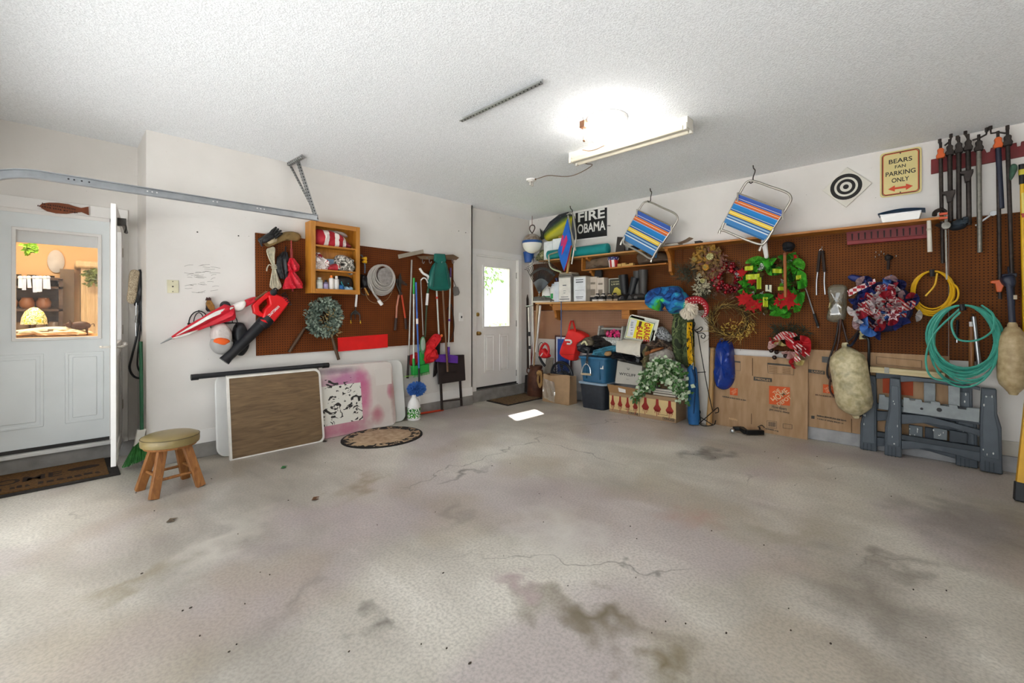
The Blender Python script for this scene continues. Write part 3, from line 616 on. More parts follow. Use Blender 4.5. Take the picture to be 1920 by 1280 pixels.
T.text('brand_lettering', 'CRAFTSMAN', (a.x + b.x) / 2, (a.z + b.z) / 2, (b - a).length, .026, T.y(.163), WHITE, math.atan2(b.z - a.z, b.x - a.x), bold=.02)
T.part('hang_loop', MB().tube(smooth([T.p(510, 546, .1), T.p(516, 540, .06), T.p(522, 545, .1)], 5), .006, 6), BK)
# gloves
T = Th('work_glove', 'tan canvas work glove lying over the pegboard hook', 'glove', 'A', at=(530, 450), c=.05)
T.part('palm', MB().puff(T.o([(497, 452), (505, 462), (520, 457), (540, 450), (558, 452), (567, 445), (560, 436), (545, 433), (528, 436), (514, 446)], .08), T.y(.03), .06, seed=7), mat('7a6239', .85, var=.25, bump=.3))
T.part('cuff', MB().puff(T.o([(503, 449), (518, 443), (523, 447), (521, 453), (507, 457)], .12), T.y(.06), .05), mat('b9a888', .85))
T = Th('black_glove', 'black rubber glove on top of the tan glove', 'glove', 'A', at=(508, 440), c=.08)
GK = mat('1c1b1c', .6, var=.2)
T.part('palm', MB().puff(T.o([(487, 447), (495, 442), (510, 434), (520, 437), (516, 446), (500, 455), (490, 453)], .12), T.y(.06), .06, seed=3), GK)
for i, (x, y, x2, y2) in enumerate(((505, 440, 518, 426), (510, 441, 522, 429), (513, 443, 527, 432), (515, 446, 529, 437))): T.part('finger', MB().tube([T.p(x, y, .1), T.p((x + x2) / 2, (y + y2) / 2 - 1, .115), T.p(x2, y2, .1)], [.016, .015, .01], 8), GK)
T.part('thumb', MB().tube([T.p(492, 448, .1), T.p(489, 456, .1), T.p(492, 462, .1)], [.014, .013, .009], 8), GK)
# rope hank
T = Th('rope_hank', 'cream rope tied in a hank on the pegboard', 'rope', 'A', at=(514, 500), c=.05)
ROPE = mat('c3bba3', .85, var=.2, vs=40, bump=.6, bs=160); R = random.Random(2)
for i in range(9):
    o_ = (i - 4) / 4; T.part('strand', MB().tube(smooth([T.p(513 + o_ * 1.5, 498, .06), T.p(509 + o_ * 5, 482, .06 + R.uniform(-.01, .02)), T.p(508 + o_ * 7, 468, .05), T.p(512 + o_ * 2, 463 + abs(o_), .04)], 5), .0065, 6), ROPE)
    T.part('strand', MB().tube(smooth([T.p(514 + o_ * 1.5, 500, .06), T.p(515 + o_ * 6, 520, .06 + R.uniform(-.01, .02)), T.p(517 + o_ * 10, 536, .05), T.p(517 + o_ * 5, 543 - abs(o_) * 1.5, .04)], 5), .0065, 6), ROPE)
T.part('wrap', MB().tube([T.p(509, 496, .06), T.p(519, 497, .06)], .006, 6).tube([T.p(509, 499, .075), T.p(519, 500, .075)], .007, 6).tube([T.p(509, 502, .075), T.p(519, 503, .075)], .007, 6), ROPE)
T.part('loose_end', MB().tube(smooth([T.p(511, 500, .06), T.p(505, 496, .07), T.p(501, 502, .07), T.p(500, 508, .07)], 5), .0055, 6), ROPE)
# small umbrellas
T = Th('black_umbrella', 'black folded umbrella hanging behind the red umbrella', 'umbrella', 'A', at=(531, 490), c=.06)
T.part('canopy', fluted([T.p(534, 472, .06), T.p(531, 485, .06), T.p(530, 505, .06), T.p(532, 523, .06)], [.02, .05, .055, .03], 7), BLACK)
T.part('handle', MB().tube([T.p(535, 473, .06), T.p(536, 462, .05)], .008, 8), BLACK)
T = Th('red_umbrella', 'small red umbrella hanging upside down beside the cabinet', 'umbrella', 'A', at=(547, 480), c=.08)
T.part('shaft', MB().tube([T.p(546, 447, .06), T.p(547, 484, .08)], .008, 8), mat('a03a34', .4))
T.part('grip', MB().tube([T.p(546.5, 466, .07), T.p(547, 484, .08)], .015, 10), mat('8e2b28', .5))
T.part('canopy', fluted([T.p(547, 484, .09), T.p(547, 497, .09), T.p(547, 506, .09), T.p(547, 510, .09)], [.02, .06, .055, .025], 7, amp=.3), UR)
T.part('canopy', fluted([T.p(547, 510, .09), T.p(548, 520, .09), T.p(549, 532, .09), T.p(550, 541, .09)], [.025, .05, .075, .078], 7, amp=.3), UR)
T.part('tip', MB().tube([T.p(549, 538, .08), T.p(549, 546, .08)], .01, 8), mat('8e1a20', .5))
# ---------------------------------------------------------------- wall cabinet and its contents
OAK = wood('oak', 'a86a1e', 'c4852f', 'z', .8, .45); OAKX = wood('oak_x', 'a0631a', 'bd7d2b', 'x', .8, .45)
CX0, CX1, CZ0, CZ1, CDp = 1.863, 2.412, 1.565, 2.337, .183
T = Th('wall_cabinet', 'open oak wall cabinet with three shelves of odds and ends', 'cabinet', 'A', loc=(CX0, YA - .02, CZ0), c=.02)
w_, h_ = CX1 - CX0, CZ1 - CZ0; D = CDp - .02
T.part('back', MB().box(.0, w_, -.01, 0, 0, h_), OAK)
for x in (0, w_ - .02): T.part('side', MB().box(x, x + .02, -D + .018, -.01, 0, h_), OAK)
for z in (0, h_ - .02): T.part('top' if z else 'bottom', MB().box(.02, w_ - .02, -D + .018, -.01, z, z + .02), OAKX)
S1, S2 = 2.09 - CZ0, 1.825 - CZ0
for z in (S1, S2): T.part('shelf', MB().box(.02, w_ - .02, -D + .02, -.01, z - .018, z), OAKX)
for x in (0, w_ - .048): T.part('stile', MB().box(x, x + .048, -D, -D + .018, 0, h_), OAK, bev=.002)
for z in (0, h_ - .05): T.part('rail', MB().box(.048, w_ - .048, -D, -D + .018, z, z + .05), OAKX, bev=.002)
CAB = T
def incab(name, label, cat, x, z, d=.08): return Th(name, label, cat, 'A', loc=(CX0 + x, YA - .02 - d, CZ0 + z + .001))
TT = incab('striped_banner', 'red and white striped banner crumpled on the top cabinet shelf', 'banner', .27, S1)
TT.solo(MB().puff([(-.2, .0), (-.2, .16), (-.1, .18), (.05, .16), (.15, .1), (.2, .04), (.19, .0)], .05, .1, seed=5, wr=.3), stripes('banner_stripes', 'X', [(-.21, 'b01c2c'), (-.12, 'e8dcd6'), (-.07, 'b01c2c'), (.0, 'e8dcd6'), (.05, 'a51a28'), (.1, 'e0d4d0'), (.14, '7d1a26'), (.22, '7d1a26')]))
PLAST = glassmat('clear_plastic', 'f4f2f0', .14, .35, 'd9d3cf')
TT = incab('plastic_bag', 'clear plastic bag lying on the top shelf banner', 'bag', .30, S1 + .16, .09); TT.solo(MB().puff([(-.1, 0), (-.08, .025), (.1, .01), (.14, -.03), (.05, -.02)], .03, .05, seed=8, wr=.5), PLAST)
TT = incab('crumpled_bag', 'crumpled white and red plastic bag on the middle cabinet shelf', 'bag', .15, S2); TT.solo(MB().puff([(-.09, 0), (-.1, .12), (-.04, .19), (.03, .12), (.09, .03), (.09, 0)], .05, .1, seed=6, wr=.5, fr=16), patchy('red_white_bag', ['f0e8e4', 'd8cec9', 'efe9e6', '9c2a30', 'e8e0dc'], 14))
TT = incab('camo_bundle', 'bundle of grey camouflage cloth on the middle cabinet shelf', 'cloth', .39, S2); TT.solo(MB().puff([(-.1, 0), (-.1, .1), (-.06, .18), (.05, .18), (.11, .12), (.12, -.03), (.02, 0)], .05, .13, seed=9, wr=.5, fr=14), patchy('grey_camo', ['3a3733', '8f8a80', 'd6d0c6', '5b564d', 'b5aea2'], 16))
TT = incab('red_pouch', 'small red plastic pouch between the two middle shelf bundles', 'pouch', .26, S2); TT.solo(MB().puff([(-.05, 0), (-.05, .04), (.02, .08), (.07, .07), (.06, 0)], .05, .12, seed=1), mat('a5222e', .4))
TT = incab('blue_box', 'little blue grey box at the back of the middle cabinet shelf', 'box', .25, S2 + .0, .03); TT.solo(MB().box(-.04, .04, -.03, .02, 0, .13).box(-.015, .015, -.035, -.03, .06, .09), mat('7d9ab5', .5), .004)
def bottle(name, label, x, h, r, body, cap_, lab=None, d=.09):
    B = incab(name, label, 'bottle', x, .02, d)
    B.part('body', MB().lathe([(r * .95, 0), (r, .005), (r, h * .78), (r * .5, h * .86)], n=16), body); B.part('cap', MB().lathe([(r * .55, h * .84), (r * .55, h), (0, h)], n=14), cap_)
    if lab: B.part('label', MB().lathe([(r * 1.01, h * .15), (r * 1.01, h * .65)], n=16), lab)
bottle('pill_bottle', 'clear squat bottle with a white and green label in the cabinet', .115, .155, .035, mat('c7c9b8', .3), mat('d8d6cf', .5), mat('e9ece2', .5))
bottle('lotion_bottle', 'small lilac labelled bottle second in the cabinet row', .185, .13, .026, mat('6a5f7a', .4), BLACK, mat('b7a9cf', .5))
bottle('sunscreen_bottle', 'white bottle with an orange cap in the cabinet', .248, .185, .028, mat('ece6df', .4), mat('ef7d18', .4))
bottle('white_bottle', 'tall plain white bottle right of the orange capped one', .305, .18, .028, mat('dcd8d4', .4), mat('e6e2de', .4))
TT = incab('blue_pouch', 'dark blue cloth pouch right of the white bottle', 'pouch', .36, .02); TT.solo(MB().puff([(-.03, 0), (-.035, .06), (.0, .09), (.04, .05), (.04, 0)], .05, .1, seed=2), mat('1f5f9c', .6))
TT = incab('foam_goggles', 'pale blue goggles with a teal strap in the cabinet corner', 'goggles', .44, .02, .1)
TT.part('lens', MB().puff([(-.05, 0), (-.05, .05), (-.02, .07), (.0, .05), (.03, .07), (.06, .05), (.05, 0)], .03, .05, seed=3, wr=.05), mat('9dc4de', .3)); TT.part('strap', MB().tube(smooth([(-.05, 0, .06), (-.07, .03, .12), (-.02, .04, .13), (.02, .03, .1)], 5), .006, 6), mat('2d9aa5', .6))
TT = incab('dark_cloth', 'black cloth bundle behind the blue goggles', 'cloth', .41, .02, .04); TT.solo(MB().puff([(-.1, 0), (-.1, .17), (.0, .19), (.1, .16), (.1, 0)], .02, .05, seed=4), BLACK)
# ---------------------------------------------------------------- coiled hoses and tools on the pegboard
T = Th('vinyl_hose', 'coiled translucent grey hose with a white end fitting', 'hose', 'A', at=(715, 523), c=.1)
GH = mat('a9a39c', .35, var=.12); a = T.p(690, 523); b = T.p(741, 523); ra = (b.x - a.x) / 2; m = MB()
for i in range(8):
    rr = ra * (1 - .05 * i); cxx = T.p(715 + i * .6, 525 - i * 1.3); m.tube([V(cxx.x + rr * .98 * math.cos(t_ / 24 * 2 * math.pi), cxx.y - .012 * (i % 3), cxx.z + rr * math.sin(t_ / 24 * 2 * math.pi)) for t_ in range(24)], .011, 8, True)
T.part('coil', m, GH); T.part('inner_bundle', MB().lathe([(ra * .62, 0), (ra * .6, .05), (ra * .35, .06), (0, .045)], T.p(720, 519, .07), (0, -1, 0), 20), mat('8e8884', .4, var=.25, vs=30))
T.part('hose_end', MB().tube(smooth([T.p(694, 530, .12), T.p(700, 548, .13), T.p(712, 564, .13)], 6), .013, 10), GH); T.part('fitting', MB().tube([T.p(710, 563, .13), T.p(716, 571, .13)], .022, 8), WHITE)
T = Th('wire_bundle', 'black pump bundle with yellow clips right of the cabinet', 'pump', 'A', at=(683, 530), c=.06)
T.part('motor', MB().puff(T.o([(677, 520), (682, 514), (692, 520), (694, 534), (688, 540), (679, 538)], .1), T.y(.02), .1, seed=2), BLACK)
T.part('cable', MB().tube(smooth([T.p(684, 512, .08), T.p(684, 495, .08), T.p(679, 480, .06), T.p(676, 478, .05)], 5), .008, 6), mat('5b6d80', .5))
for y in (484, 490): T.part('clip', MB().puff(T.o([(681, y - 1), (688, y - 3), (689, y + 3), (682, y + 2)], .1), T.y(.07), .03), mat('e8b317', .5))
T.part('lead', MB().tube(smooth([T.p(683, 538, .1), T.p(690, 560, .1), T.p(705, 568, .1), T.p(725, 562, .1), T.p(736, 545, .09)], 6), .003, 5), mat('9a7a52', .6))
T.part('wooden_handle', MB().tube([T.p(684, 540, .11), T.p(691, 553, .11)], [.011, .009], 8), mat('c08a3e', .5)); T.part('lower_coil', MB().tube([T.p(684 + 8 * math.cos(i * .5), 545 + 8 * math.sin(i * .5), .07) for i in range(13)], .006, 6, True), mat('3d3833', .6))
def wreath(T, name, cx, cy, ro, ri, c, n, l, wd, m, seed=0, depth=.06, ry=None, spread=1.0, kind='stuff'):
    R = random.Random(seed); mb = MB(); ry = ry or ro
    for i in range(n):
        a = R.uniform(0, 2 * math.pi); k_ = R.uniform(0, 1); rr = (ri + (ro - ri) * k_); h = math.sin(math.pi * k_) * depth
        px, py = cx + rr * math.cos(a), cy + rr * ry / ro * math.sin(a); p = T.p(px, py, c); p.y -= h * R.uniform(.3, 1) 
        d = V(math.cos(a) * R.uniform(-.3, 1) + R.gauss(0, .5), -R.uniform(0, 1), -math.sin(a) * R.uniform(-.3, 1) + R.gauss(0, .5))
        mb.leaf(p, d, (R.uniform(-1, 1), -1, R.uniform(-1, 1)), l * R.uniform(.6, 1.3), wd * R.uniform(.7, 1.2))
    return T.part(name, mb, m, kind=kind)
T = Th('eucalyptus_wreath', 'grey green leaf wreath under the wall cabinet', 'wreath', 'A', at=(606, 596), c=.06)
T.part('ring', MB().tube([T.p(606 + 23 * math.cos(i * .3307), 595 + 25 * math.sin(i * .3307), .06) for i in range(19)], .04, 8, True), mat('3d4238', .9))
wreath(T, 'leaves', 606, 595, 33, 11, .07, 850, .045, .03, mat('67776a', .6, var=.3, vs=25), 1, .07, 36); wreath(T, 'pale_leaves', 606, 595, 34, 13, .09, 300, .04, .026, mat('93a090', .6, var=.2), 2, .07, 37)
wreath(T, 'dry_sprigs', 620, 606, 20, 6, .1, 90, .05, .014, mat('a08a5c', .7), 3, .05, 26)
T = Th('hedge_shears', 'hedge shears with dark wooden handles behind the green wreath', 'shears', 'A', at=(595, 630), c=.035)
WD = wood('dark_handle', '3d2a1c', '5a4028', 'z')
T.part('handle', MB().tube([T.p(571, 615, .04), T.p(557, 637, .045), T.p(542, 660, .045)], [.016, .02, .018], 8), WD); T.part('handle', MB().tube([T.p(622, 630, .04), T.p(628, 651, .045), T.p(635, 674, .045)], [.016, .02, .018], 8), WD)
T.part('blade', MB().hexa([T.p(571, 616, .045), T.p(596, 580, .045), T.p(604, 584, .045), T.p(580, 622, .045)], [T.p(571, 616, .038), T.p(596, 580, .038), T.p(604, 584, .038), T.p(580, 622, .038)]), DKSTEEL); T.part('blade', MB().hexa([T.p(617, 634, .036), T.p(602, 590, .036), T.p(610, 586, .036), T.p(627, 630, .036)], [T.p(617, 634, .03), T.p(602, 590, .03), T.p(610, 586, .03), T.p(627, 630, .03)]), DKSTEEL)
T = Th('hand_cultivator', 'white handled garden fork with yellow tips below the cabinet', 'garden tool', 'A', at=(667, 575), c=.04)
T.part('handle', MB().tube([T.p(669, 551, .04), T.p(667, 575, .04)], .013, 8), WHITE); T.part('neck', MB().tube([T.p(667, 575, .04), T.p(666, 586, .04)], [.007, .006], 6), DKSTEEL)
for a, b in ((658, 603), (666, 598), (675, 603)): T.part('tine', MB().tube(smooth([T.p(666, 582, .04), T.p((666 + a) / 2 + (a - 666) * .4, 589, .05), T.p(a, b, .06)], 4), [.008, .005], 6), DKSTEEL)
for a in (657.5, 675.5): T.part('tip', MB().tube([T.p(a, 600, .06), T.p(a + .5, 606, .06)], [.004, .007], 6), mat('dfb21e', .5))
T.part('crossbar', MB().ext(T.o([(660, 590), (666, 583), (674, 590), (667, 588)], .05), T.y(.05), T.y(.035)), DKSTEEL)
T = Th('loppers', 'orange handled loppers hanging closed on the pegboard', 'loppers', 'A', at=(750, 550), c=.05)
T.part('blade', MB().ext(T.o([(747, 546), (748, 518), (751, 513), (753, 520), (752, 548)], .05), T.y(.05), T.y(.04)), DKSTEEL); T.part('pivot', MB().lathe([(.022, 0), (.022, .02), (0, .02)], T.p(750, 550, .045), (0, -1, 0), 12), RUST)
T.part('hook_blade', MB().tube(smooth([T.p(750, 548, .05), T.p(744, 533, .05), T.p(745, 524, .05)], 4), [.012, .005], 6), DKSTEEL)
T.part('handle', MB().tube([T.p(748, 553, .05), T.p(744, 575, .05), T.p(743, 597, .05)], .012, 8), mat('b7775f', .5)); T.part('handle', MB().tube([T.p(753, 553, .05), T.p(757, 577, .05), T.p(760, 597, .05)], .012, 8), mat('c0401e', .5))
T.part('grip', MB().tube([T.p(743, 596, .05), T.p(740.5, 619, .05)], .016, 8), mat('3a2a24', .7)); T.part('grip', MB().tube([T.p(760, 596, .05), T.p(761.5, 617, .05)], .016, 8), mat('33241f', .7))
T = Th('pruning_saw', 'dark pruning saw hanging above the loppers', 'saw', 'A', at=(750, 530), c=.03)
T.solo(MB().ext(T.o([(742, 523), (750, 521), (764, 533), (763, 536), (751, 531), (743, 530)], .035), T.y(.035), T.y(.025)).tube([T.p(751, 523, .03), T.p(751, 512, .03)], .005, 6), RUST)
T = Th('red_sheet', 'flat red plastic sheet fixed to the lower pegboard', 'sheet', 'A', at=(680, 640), c=.028)
on(T, 's', [(633, 633), (727, 626), (727, 651), (634, 659)], .028, .005, mat('dd1313', .4, var=.08, bump=.3, bs=120), solo=True)
# ---------------------------------------------------------------- long handled tools at the right end
T = Th('tool_rail', 'brown wooden rail with hooks at the pegboard top right', 'tool rail', 'A', at=(822, 483), c=.08)
RW = wood('rail_wood', '5b4632', '7b6248')
on(T, 'rail', [(783, 480), (850, 477), (861, 483), (856, 487), (790, 486)], .09, .02, RW)
T.part('bracket', MB().bar(T.p(800, 483, .02), T.p(800, 483, .09), .03, .02), DKSTEEL)
for px in (792, 805, 825, 848): T.part('hook', MB().tube(smooth([T.p(px, 486, .09), T.p(px, 491, .11), T.p(px + 2, 494, .14), T.p(px + 4, 490, .16)], 4), .004, 6), STEEL)
T = Th('paint_paddle', 'weathered grey flat stick resting at the rail end', 'stick', 'A', at=(770, 477), c=.1)
T.solo(MB().bar(T.p(747, 481, .16), T.p(794, 471, .07), .006, .05), mat('a49b8c', .8), .002)
def seg(T, name, x0, y0, x1, y1, r, m, c0=.08, c1=None): return T.part(name, MB().tube([T.p(x0, y0, c0), T.p(x1, y1, c0 if c1 is None else c1)], r, 10), m)
GP = mat('9c978e', .35, .6); 
T = Th('steel_pole', 'long bare steel pole with a dark rubber grip, leftmost of the poles', 'pole', 'A', at=(770, 560), c=.08)
seg(T, 'tube', 772, 487, 766.5, 668, .012, GP); seg(T, 'grip', 766.5, 666, 764, 709, .016, mat('2d2320', .7))
GRN = mat('1f9a3c', .45); LG = mat('c9cdc4', .4)
T = Th('green_broom', 'broom with white stick and bright green head on the wall', 'broom', 'A', at=(776, 600), c=.1)
seg(T, 'hanging_tip', 776, 521, 775.8, 551, .014, GRN, .1); seg(T, 'stick', 775.8, 550, 775.5, 683, .011, LG, .1)
on(T, 'head', [(775, 687), (805, 682), (805.5, 696), (776, 704)], .14, .07, GRN, .006); seg(T, 'socket', 775.5, 672, 776, 690, .018, GRN, .11)
R = random.Random(6); m = MB()
for i in range(60):
    t_ = i / 59; m.tube([T.p(777 + 28 * t_, 703 - 7 * t_, .09 + R.uniform(0, .04)), T.p(775 + 30 * t_ + R.uniform(-1, 1), 708 - 7 * t_, .1 + R.uniform(-.02, .05))], .002, 4)
T.part('bristles', m, mat('7ec27a', .7), kind='stuff')
T.part('fallen_bristle', MB().tube([T.p(758, 706, .1), T.p(776, 703, .12)], .004, 6), mat('8cc63e', .5))
BLU = mat('2f62b0', .45)
T = Th('blue_duster', 'fluffy blue duster on a long blue pole', 'duster', 'A', at=(782, 600), c=.13)
seg(T, 'pole', 780, 529, 782, 598, .011, BLU, .13); seg(T, 'joint', 782, 597, 782.3, 607, .015, WHITE, .13); seg(T, 'pole', 782.3, 606, 785.5, 690, .011, BLU, .13, .15); seg(T, 'neck', 785.5, 690, 786, 716, .013, BLACK, .15)
m = MB(); R = random.Random(3); cc = T.p(781, 729, .15)
for i in range(700):
    d = V(R.gauss(0, 1), R.gauss(0, 1), R.gauss(0, 1)).normalized(); m.leaf(cc + V(d.x * .085, d.y * .06, d.z * .05), d + V(R.gauss(0, .4), R.gauss(0, .4), R.gauss(0, .4)), (0, -1, .3), .055, .018)
m.ball(cc, (.1, .07, .065)); T.part('fluffy_head', m, mat('3f74c0', .8, var=.25, vs=60), kind='stuff')
T = Th('reacher_grabber', 'pick up grabber with a white pistol handle and green tube', 'grabber', 'A', at=(800, 540), c=.1)
seg(T, 'rod', 789, 525, 793.5, 628, .008, GP, .1)
T.part('pistol_handle', MB().tube(smooth([T.p(787, 503, .1), T.p(793, 512, .1), T.p(803, 519, .1), T.p(804, 536, .1)], 5), [.016, .02], 8), WHITE); T.part('trigger', MB().tube(smooth([T.p(789, 525, .1), T.p(794, 521, .12), T.p(799, 523, .12), T.p(802, 530, .11)], 5), .009, 8), WHITE)
DG = mat('2c5a3a', .5); seg(T, 'tube', 803.5, 536, 801.5, 551, .015, DG); seg(T, 'sleeve', 801.8, 550, 800, 572, .019, WHITE); seg(T, 'tube', 800, 571, 797, 632, .013, mat('39482f', .5))
T = Th('fan_brush', 'oval green and grey scrub brush hanging above the green broom', 'brush', 'A', at=(792, 650), c=.12)
T.part('head', MB().lathe([(.0, 0), (.042, 0), (.045, .012), (.035, .02), (0, .022)], T.p(792, 647, .12), (0, -1, 0), 20, 1, 2.6), mat('4b8a5c', .5)); T.part('mesh', MB().lathe([(.034, .022), (.03, .026), (0, .027)], T.p(791.5, 645, .12), (0, -1, 0), 20, 1, 2.5), mat('9db0a2', .5))
T.part('neck', MB().puff(T.o([(788, 660), (796, 660), (798, 682), (789, 684)], .13), T.y(.1), .03), GRN)
T = Th('dustpan', 'dark green plastic dustpan hanging on the tool rail', 'dustpan', 'A', at=(826, 500), c=.12)
TL = mat('14655a', .45, var=.12)
T.part('pan', MB().puff(T.o([(818, 492), (835, 490), (841, 505), (845.5, 540), (825, 545), (806, 538), (808, 512)], .14), T.y(.1), .06, wr=.05, sharp=.25), TL); T.part('handle', MB().ext(T.o([(817, 475), (835, 476), (837, 490), (832, 493), (820, 493), (816, 489)], .15), T.y(.15), T.y(.11)), TL, bev=.006)
T.part('rib', MB().tube([T.p(817, 492, .16), T.p(814, 515, .18), T.p(812, 538, .16)], .006, 6), mat('0c4a42', .5)); T.part('rib', MB().tube([T.p(835, 492, .16), T.p(839, 512, .18), T.p(842, 538, .16)], .006, 6), mat('0c4a42', .5))
T = Th('red_duster', 'red cloth mop with white pole and a red band', 'mop', 'A', at=(820, 600), c=.11)
seg(T, 'pole', 818.5, 540, 823, 628, .011, LG); seg(T, 'band', 819, 556, 819.3, 560, .014, mat('c8341e', .5))
T.part('mop_cloth', MB().puff(T.o([(822, 626), (829, 630), (817, 650), (824, 664), (818, 678), (798, 682), (795, 671), (802, 650), (813, 634)], .14), T.y(.06), .1, seed=4, wr=.4, fr=20), mat('d0141c', .8, bump=.5)); T.part('loop', MB().lathe([(.014, -.01), (.02, 0), (.014, .01)], T.p(828, 629, .13), (0, -1, 0), 12), mat('e87a3a', .5))
T = Th('red_rag', 'crumpled red rag behind the green broom stick', 'rag', 'A', at=(778, 672), c=.05)
T.solo(MB().puff(T.o([(771, 668), (778, 664), (784, 661), (786, 676), (781, 685), (772, 684)], .06), T.y(.01), .06, seed=8, wr=.4), mat('b5191f', .8))
T = Th('wooden_handle_tool', 'long brown wooden tool handle reaching down over the black tray', 'tool handle', 'A', at=(835, 600), c=.14)
seg(T, 'handle', 830, 541, 839.5, 697, .014, wood('brown_handle', '5c4029', '7d5a3a', 'z'), .12, .17)
T.part('ferrule', MB().tube([T.p(830, 541, .12), T.p(829.5, 532, .12)], .018, 8), DKSTEEL)
PUR = mat('5b2a94', .6)
T = Th('purple_broom', 'broom with a purple head hanging beside the light switch', 'broom', 'A', at=(843, 580), c=.1)
seg(T, 'tip', 845, 502, 844.5, 520, .013, mat('5a3a78', .5)); seg(T, 'stick', 844.5, 519, 841, 656, .011, LG); seg(T, 'band', 842.6, 598, 842.5, 602, .013, PUR); seg(T, 'socket', 841, 650, 841, 668, .019, PUR)
on(T, 'head', [(820, 665), (841, 664), (859, 667), (859, 681), (818, 678)], .13, .06, PUR, .006)
T = Th('fly_swatter', 'grey fly swatter at the pegboard edge', 'fly swatter', 'A', at=(856, 546), c=.06)
on(T, 'paddle', [(849.5, 540), (853, 536.5), (859, 538), (862, 548), (860, 553), (853, 555), (850.5, 551)], .06, .006, mat('77736f', .6, bump=.6, bs=250)); T.part('wire', MB().tube([T.p(855, 537, .06), T.p(850, 525, .05), T.p(847, 516, .05)], .004, 6), BLACK)
T = Th('black_hose_loop', 'thin black hose loop hanging at the pegboard right edge', 'hose', 'A', at=(848, 600), c=.05)
T.solo(MB().tube(smooth([T.p(839, 580, .05), T.p(845, 570, .05), T.p(849, 585, .06), T.p(851, 612, .06), T.p(848, 632, .06), T.p(842, 641, .06)], 6), .008, 7), mat('2a1c16', .6))
T = Th('edging_tool', 'dark flat bladed tool hanging behind the red mop', 'garden tool', 'A', at=(820, 680), c=.04)
T.solo(MB().ext(T.o([(819, 630), (826, 630), (824, 690), (817, 704), (813, 707), (816, 680)], .04), T.y(.04), T.y(.02)), mat('241b19', .6), .003)
# ---------------------------------------------------------------- leaning on the floor below
T = Th('folding_tray', 'black folding tray table leaning by the back door', 'tray table', 'A', loc=onZ(848, 765))
TB = mat('2a201e', .5, var=.15)
def lean(T, pts, c0, c1, y0, y1):      # local points on a plane that leans: c0 at pixel row y0 (top), c1 at row y1 (bottom)
    return [T.p(x, y, c0 + (c1 - c0) * (y - y0) / (y1 - y0)) for x, y in pts]
q = lean(T, [(820, 667), (871, 664.5), (873.5, 713), (822, 720.5)], .07, .15, 665, 768); o_ = V(0, .02, 0)
T.part('top', MB().hexa(q, [v + o_ for v in q]), TB, bev=.01)
for a in (((828, 700), (830.5, 769)), ((864, 695), (867, 761))):
    e = lean(T, a, .07, .15, 665, 768); T.part('leg', MB().bar(e[0] + V(0, .03, 0), e[1] + V(0, .02, 0), .03, .02, (0, 1, 0)), TB)
e = lean(T, ((830, 752), (866, 748)), .07, .15, 665, 768); T.part('crossbar', MB().bar(e[0], e[1], .018, .02), TB)
T = Th('bleach_jug', 'white gallon jug with a green label on the floor', 'jug', 'A', loc=onZ(776, 786))
JW = mat('eceae6', .35)
def jug(T, k_, body, lab=None, capm=WHITE, handle=True):
    T.part('body', MB().lathe([(.07 * k_, 0), (.076 * k_, .01 * k_), (.076 * k_, .15 * k_), (.068 * k_, .19 * k_), (.03 * k_, .25 * k_), (.022 * k_, .26 * k_)], n=20), body)
    T.part('cap', MB().lathe([(.024 * k_, .255 * k_), (.024 * k_, .285 * k_), (0, .286 * k_)], n=14), capm)
    if handle: T.part('handle', MB().tube(smooth([(.03 * k_, 0, .25 * k_), (.068 * k_, 0, .24 * k_), (.08 * k_, 0, .2 * k_), (.07 * k_, 0, .15 * k_)], 5), .011 * k_, 8), body)
    if lab: T.part('label', MB().lathe([(.0768 * k_, .025 * k_), (.0768 * k_, .14 * k_)], n=20), lab)
jug(T, 1.1, JW, patchy('jug_label', ['2f7a2e', 'f0f2ea', '2f7a2e', '57a13a', 'f0f0ea', '276b2a'], 20))
T = Th('red_stick', 'short red stick lying on the floor by the wall', 'stick', 'A', loc=onZ(810, 774))
T.solo(MB().rod(T.f(788, 777) + V(0, 0, .014), T.f(831, 770) + V(0, 0, .014), .014), mat('c8401e', .5))
# tables leaning on the wall
def tablepoly(x0, x1, z0, z1, r, n=5, corners=(1, 1, 1, 1)):
    pts = []
    for (cx, cz, a0, on_) in ((x1 - r, z1 - r, 0, corners[0]), (x0 + r, z1 - r, 90, corners[1]), (x0 + r, z0 + r, 180, corners[2]), (x1 - r, z0 + r, 270, corners[3])):
        if not on_: pts.append((cx + r * (1 if a0 in (0, 270) else -1), cz + r * (1 if a0 < 180 else -1))); continue
        for i in range(n + 1):
            a = math.radians(a0 + 90 * i / n); pts.append((cx + r * math.cos(a), cz + r * math.sin(a)))
    return pts
def leanT(T, name, poly, yb, yt, h, th, m, bev=0, off=0, parent=None):      # plate in x/z tilted so the foot is at yb and the top (z = h) at yt
    n = V(0, -h, -(yt - yb)).normalized(); f = lambda x, z: V(x, yb + (yt - yb) * z / h, z) + n * off
    a = [f(x, z) for x, z in poly]; return T.part(name, MB().hexa(a, [v - n * th for v in a]), m, parent, bev)
PLW = mat('dad9d5', .5, var=.06, vs=5)
T = Th('white_folding_table', 'white plastic folding table behind the others against the wall', 'table', 'A', loc=(1.02, 0, 0)); T.loc = V(1.02, 0, 0)
leanT(T, 'top', tablepoly(0, 2.02, .0, .765, .09), 4.79, 4.885, .76, .03, PLW, .01)
leanT(T, 'skirt', tablepoly(.03, 1.99, .03, .735, .08), 4.82, 4.915, .76, .02, mat('b9b8b4', .5))
k = NT('painted_top', .6); n_ = k.noise(2.2, 5, k.mapv((1, 1, 1), loc=(4, 0, 1))); x_, y_, z_ = k.xyz()
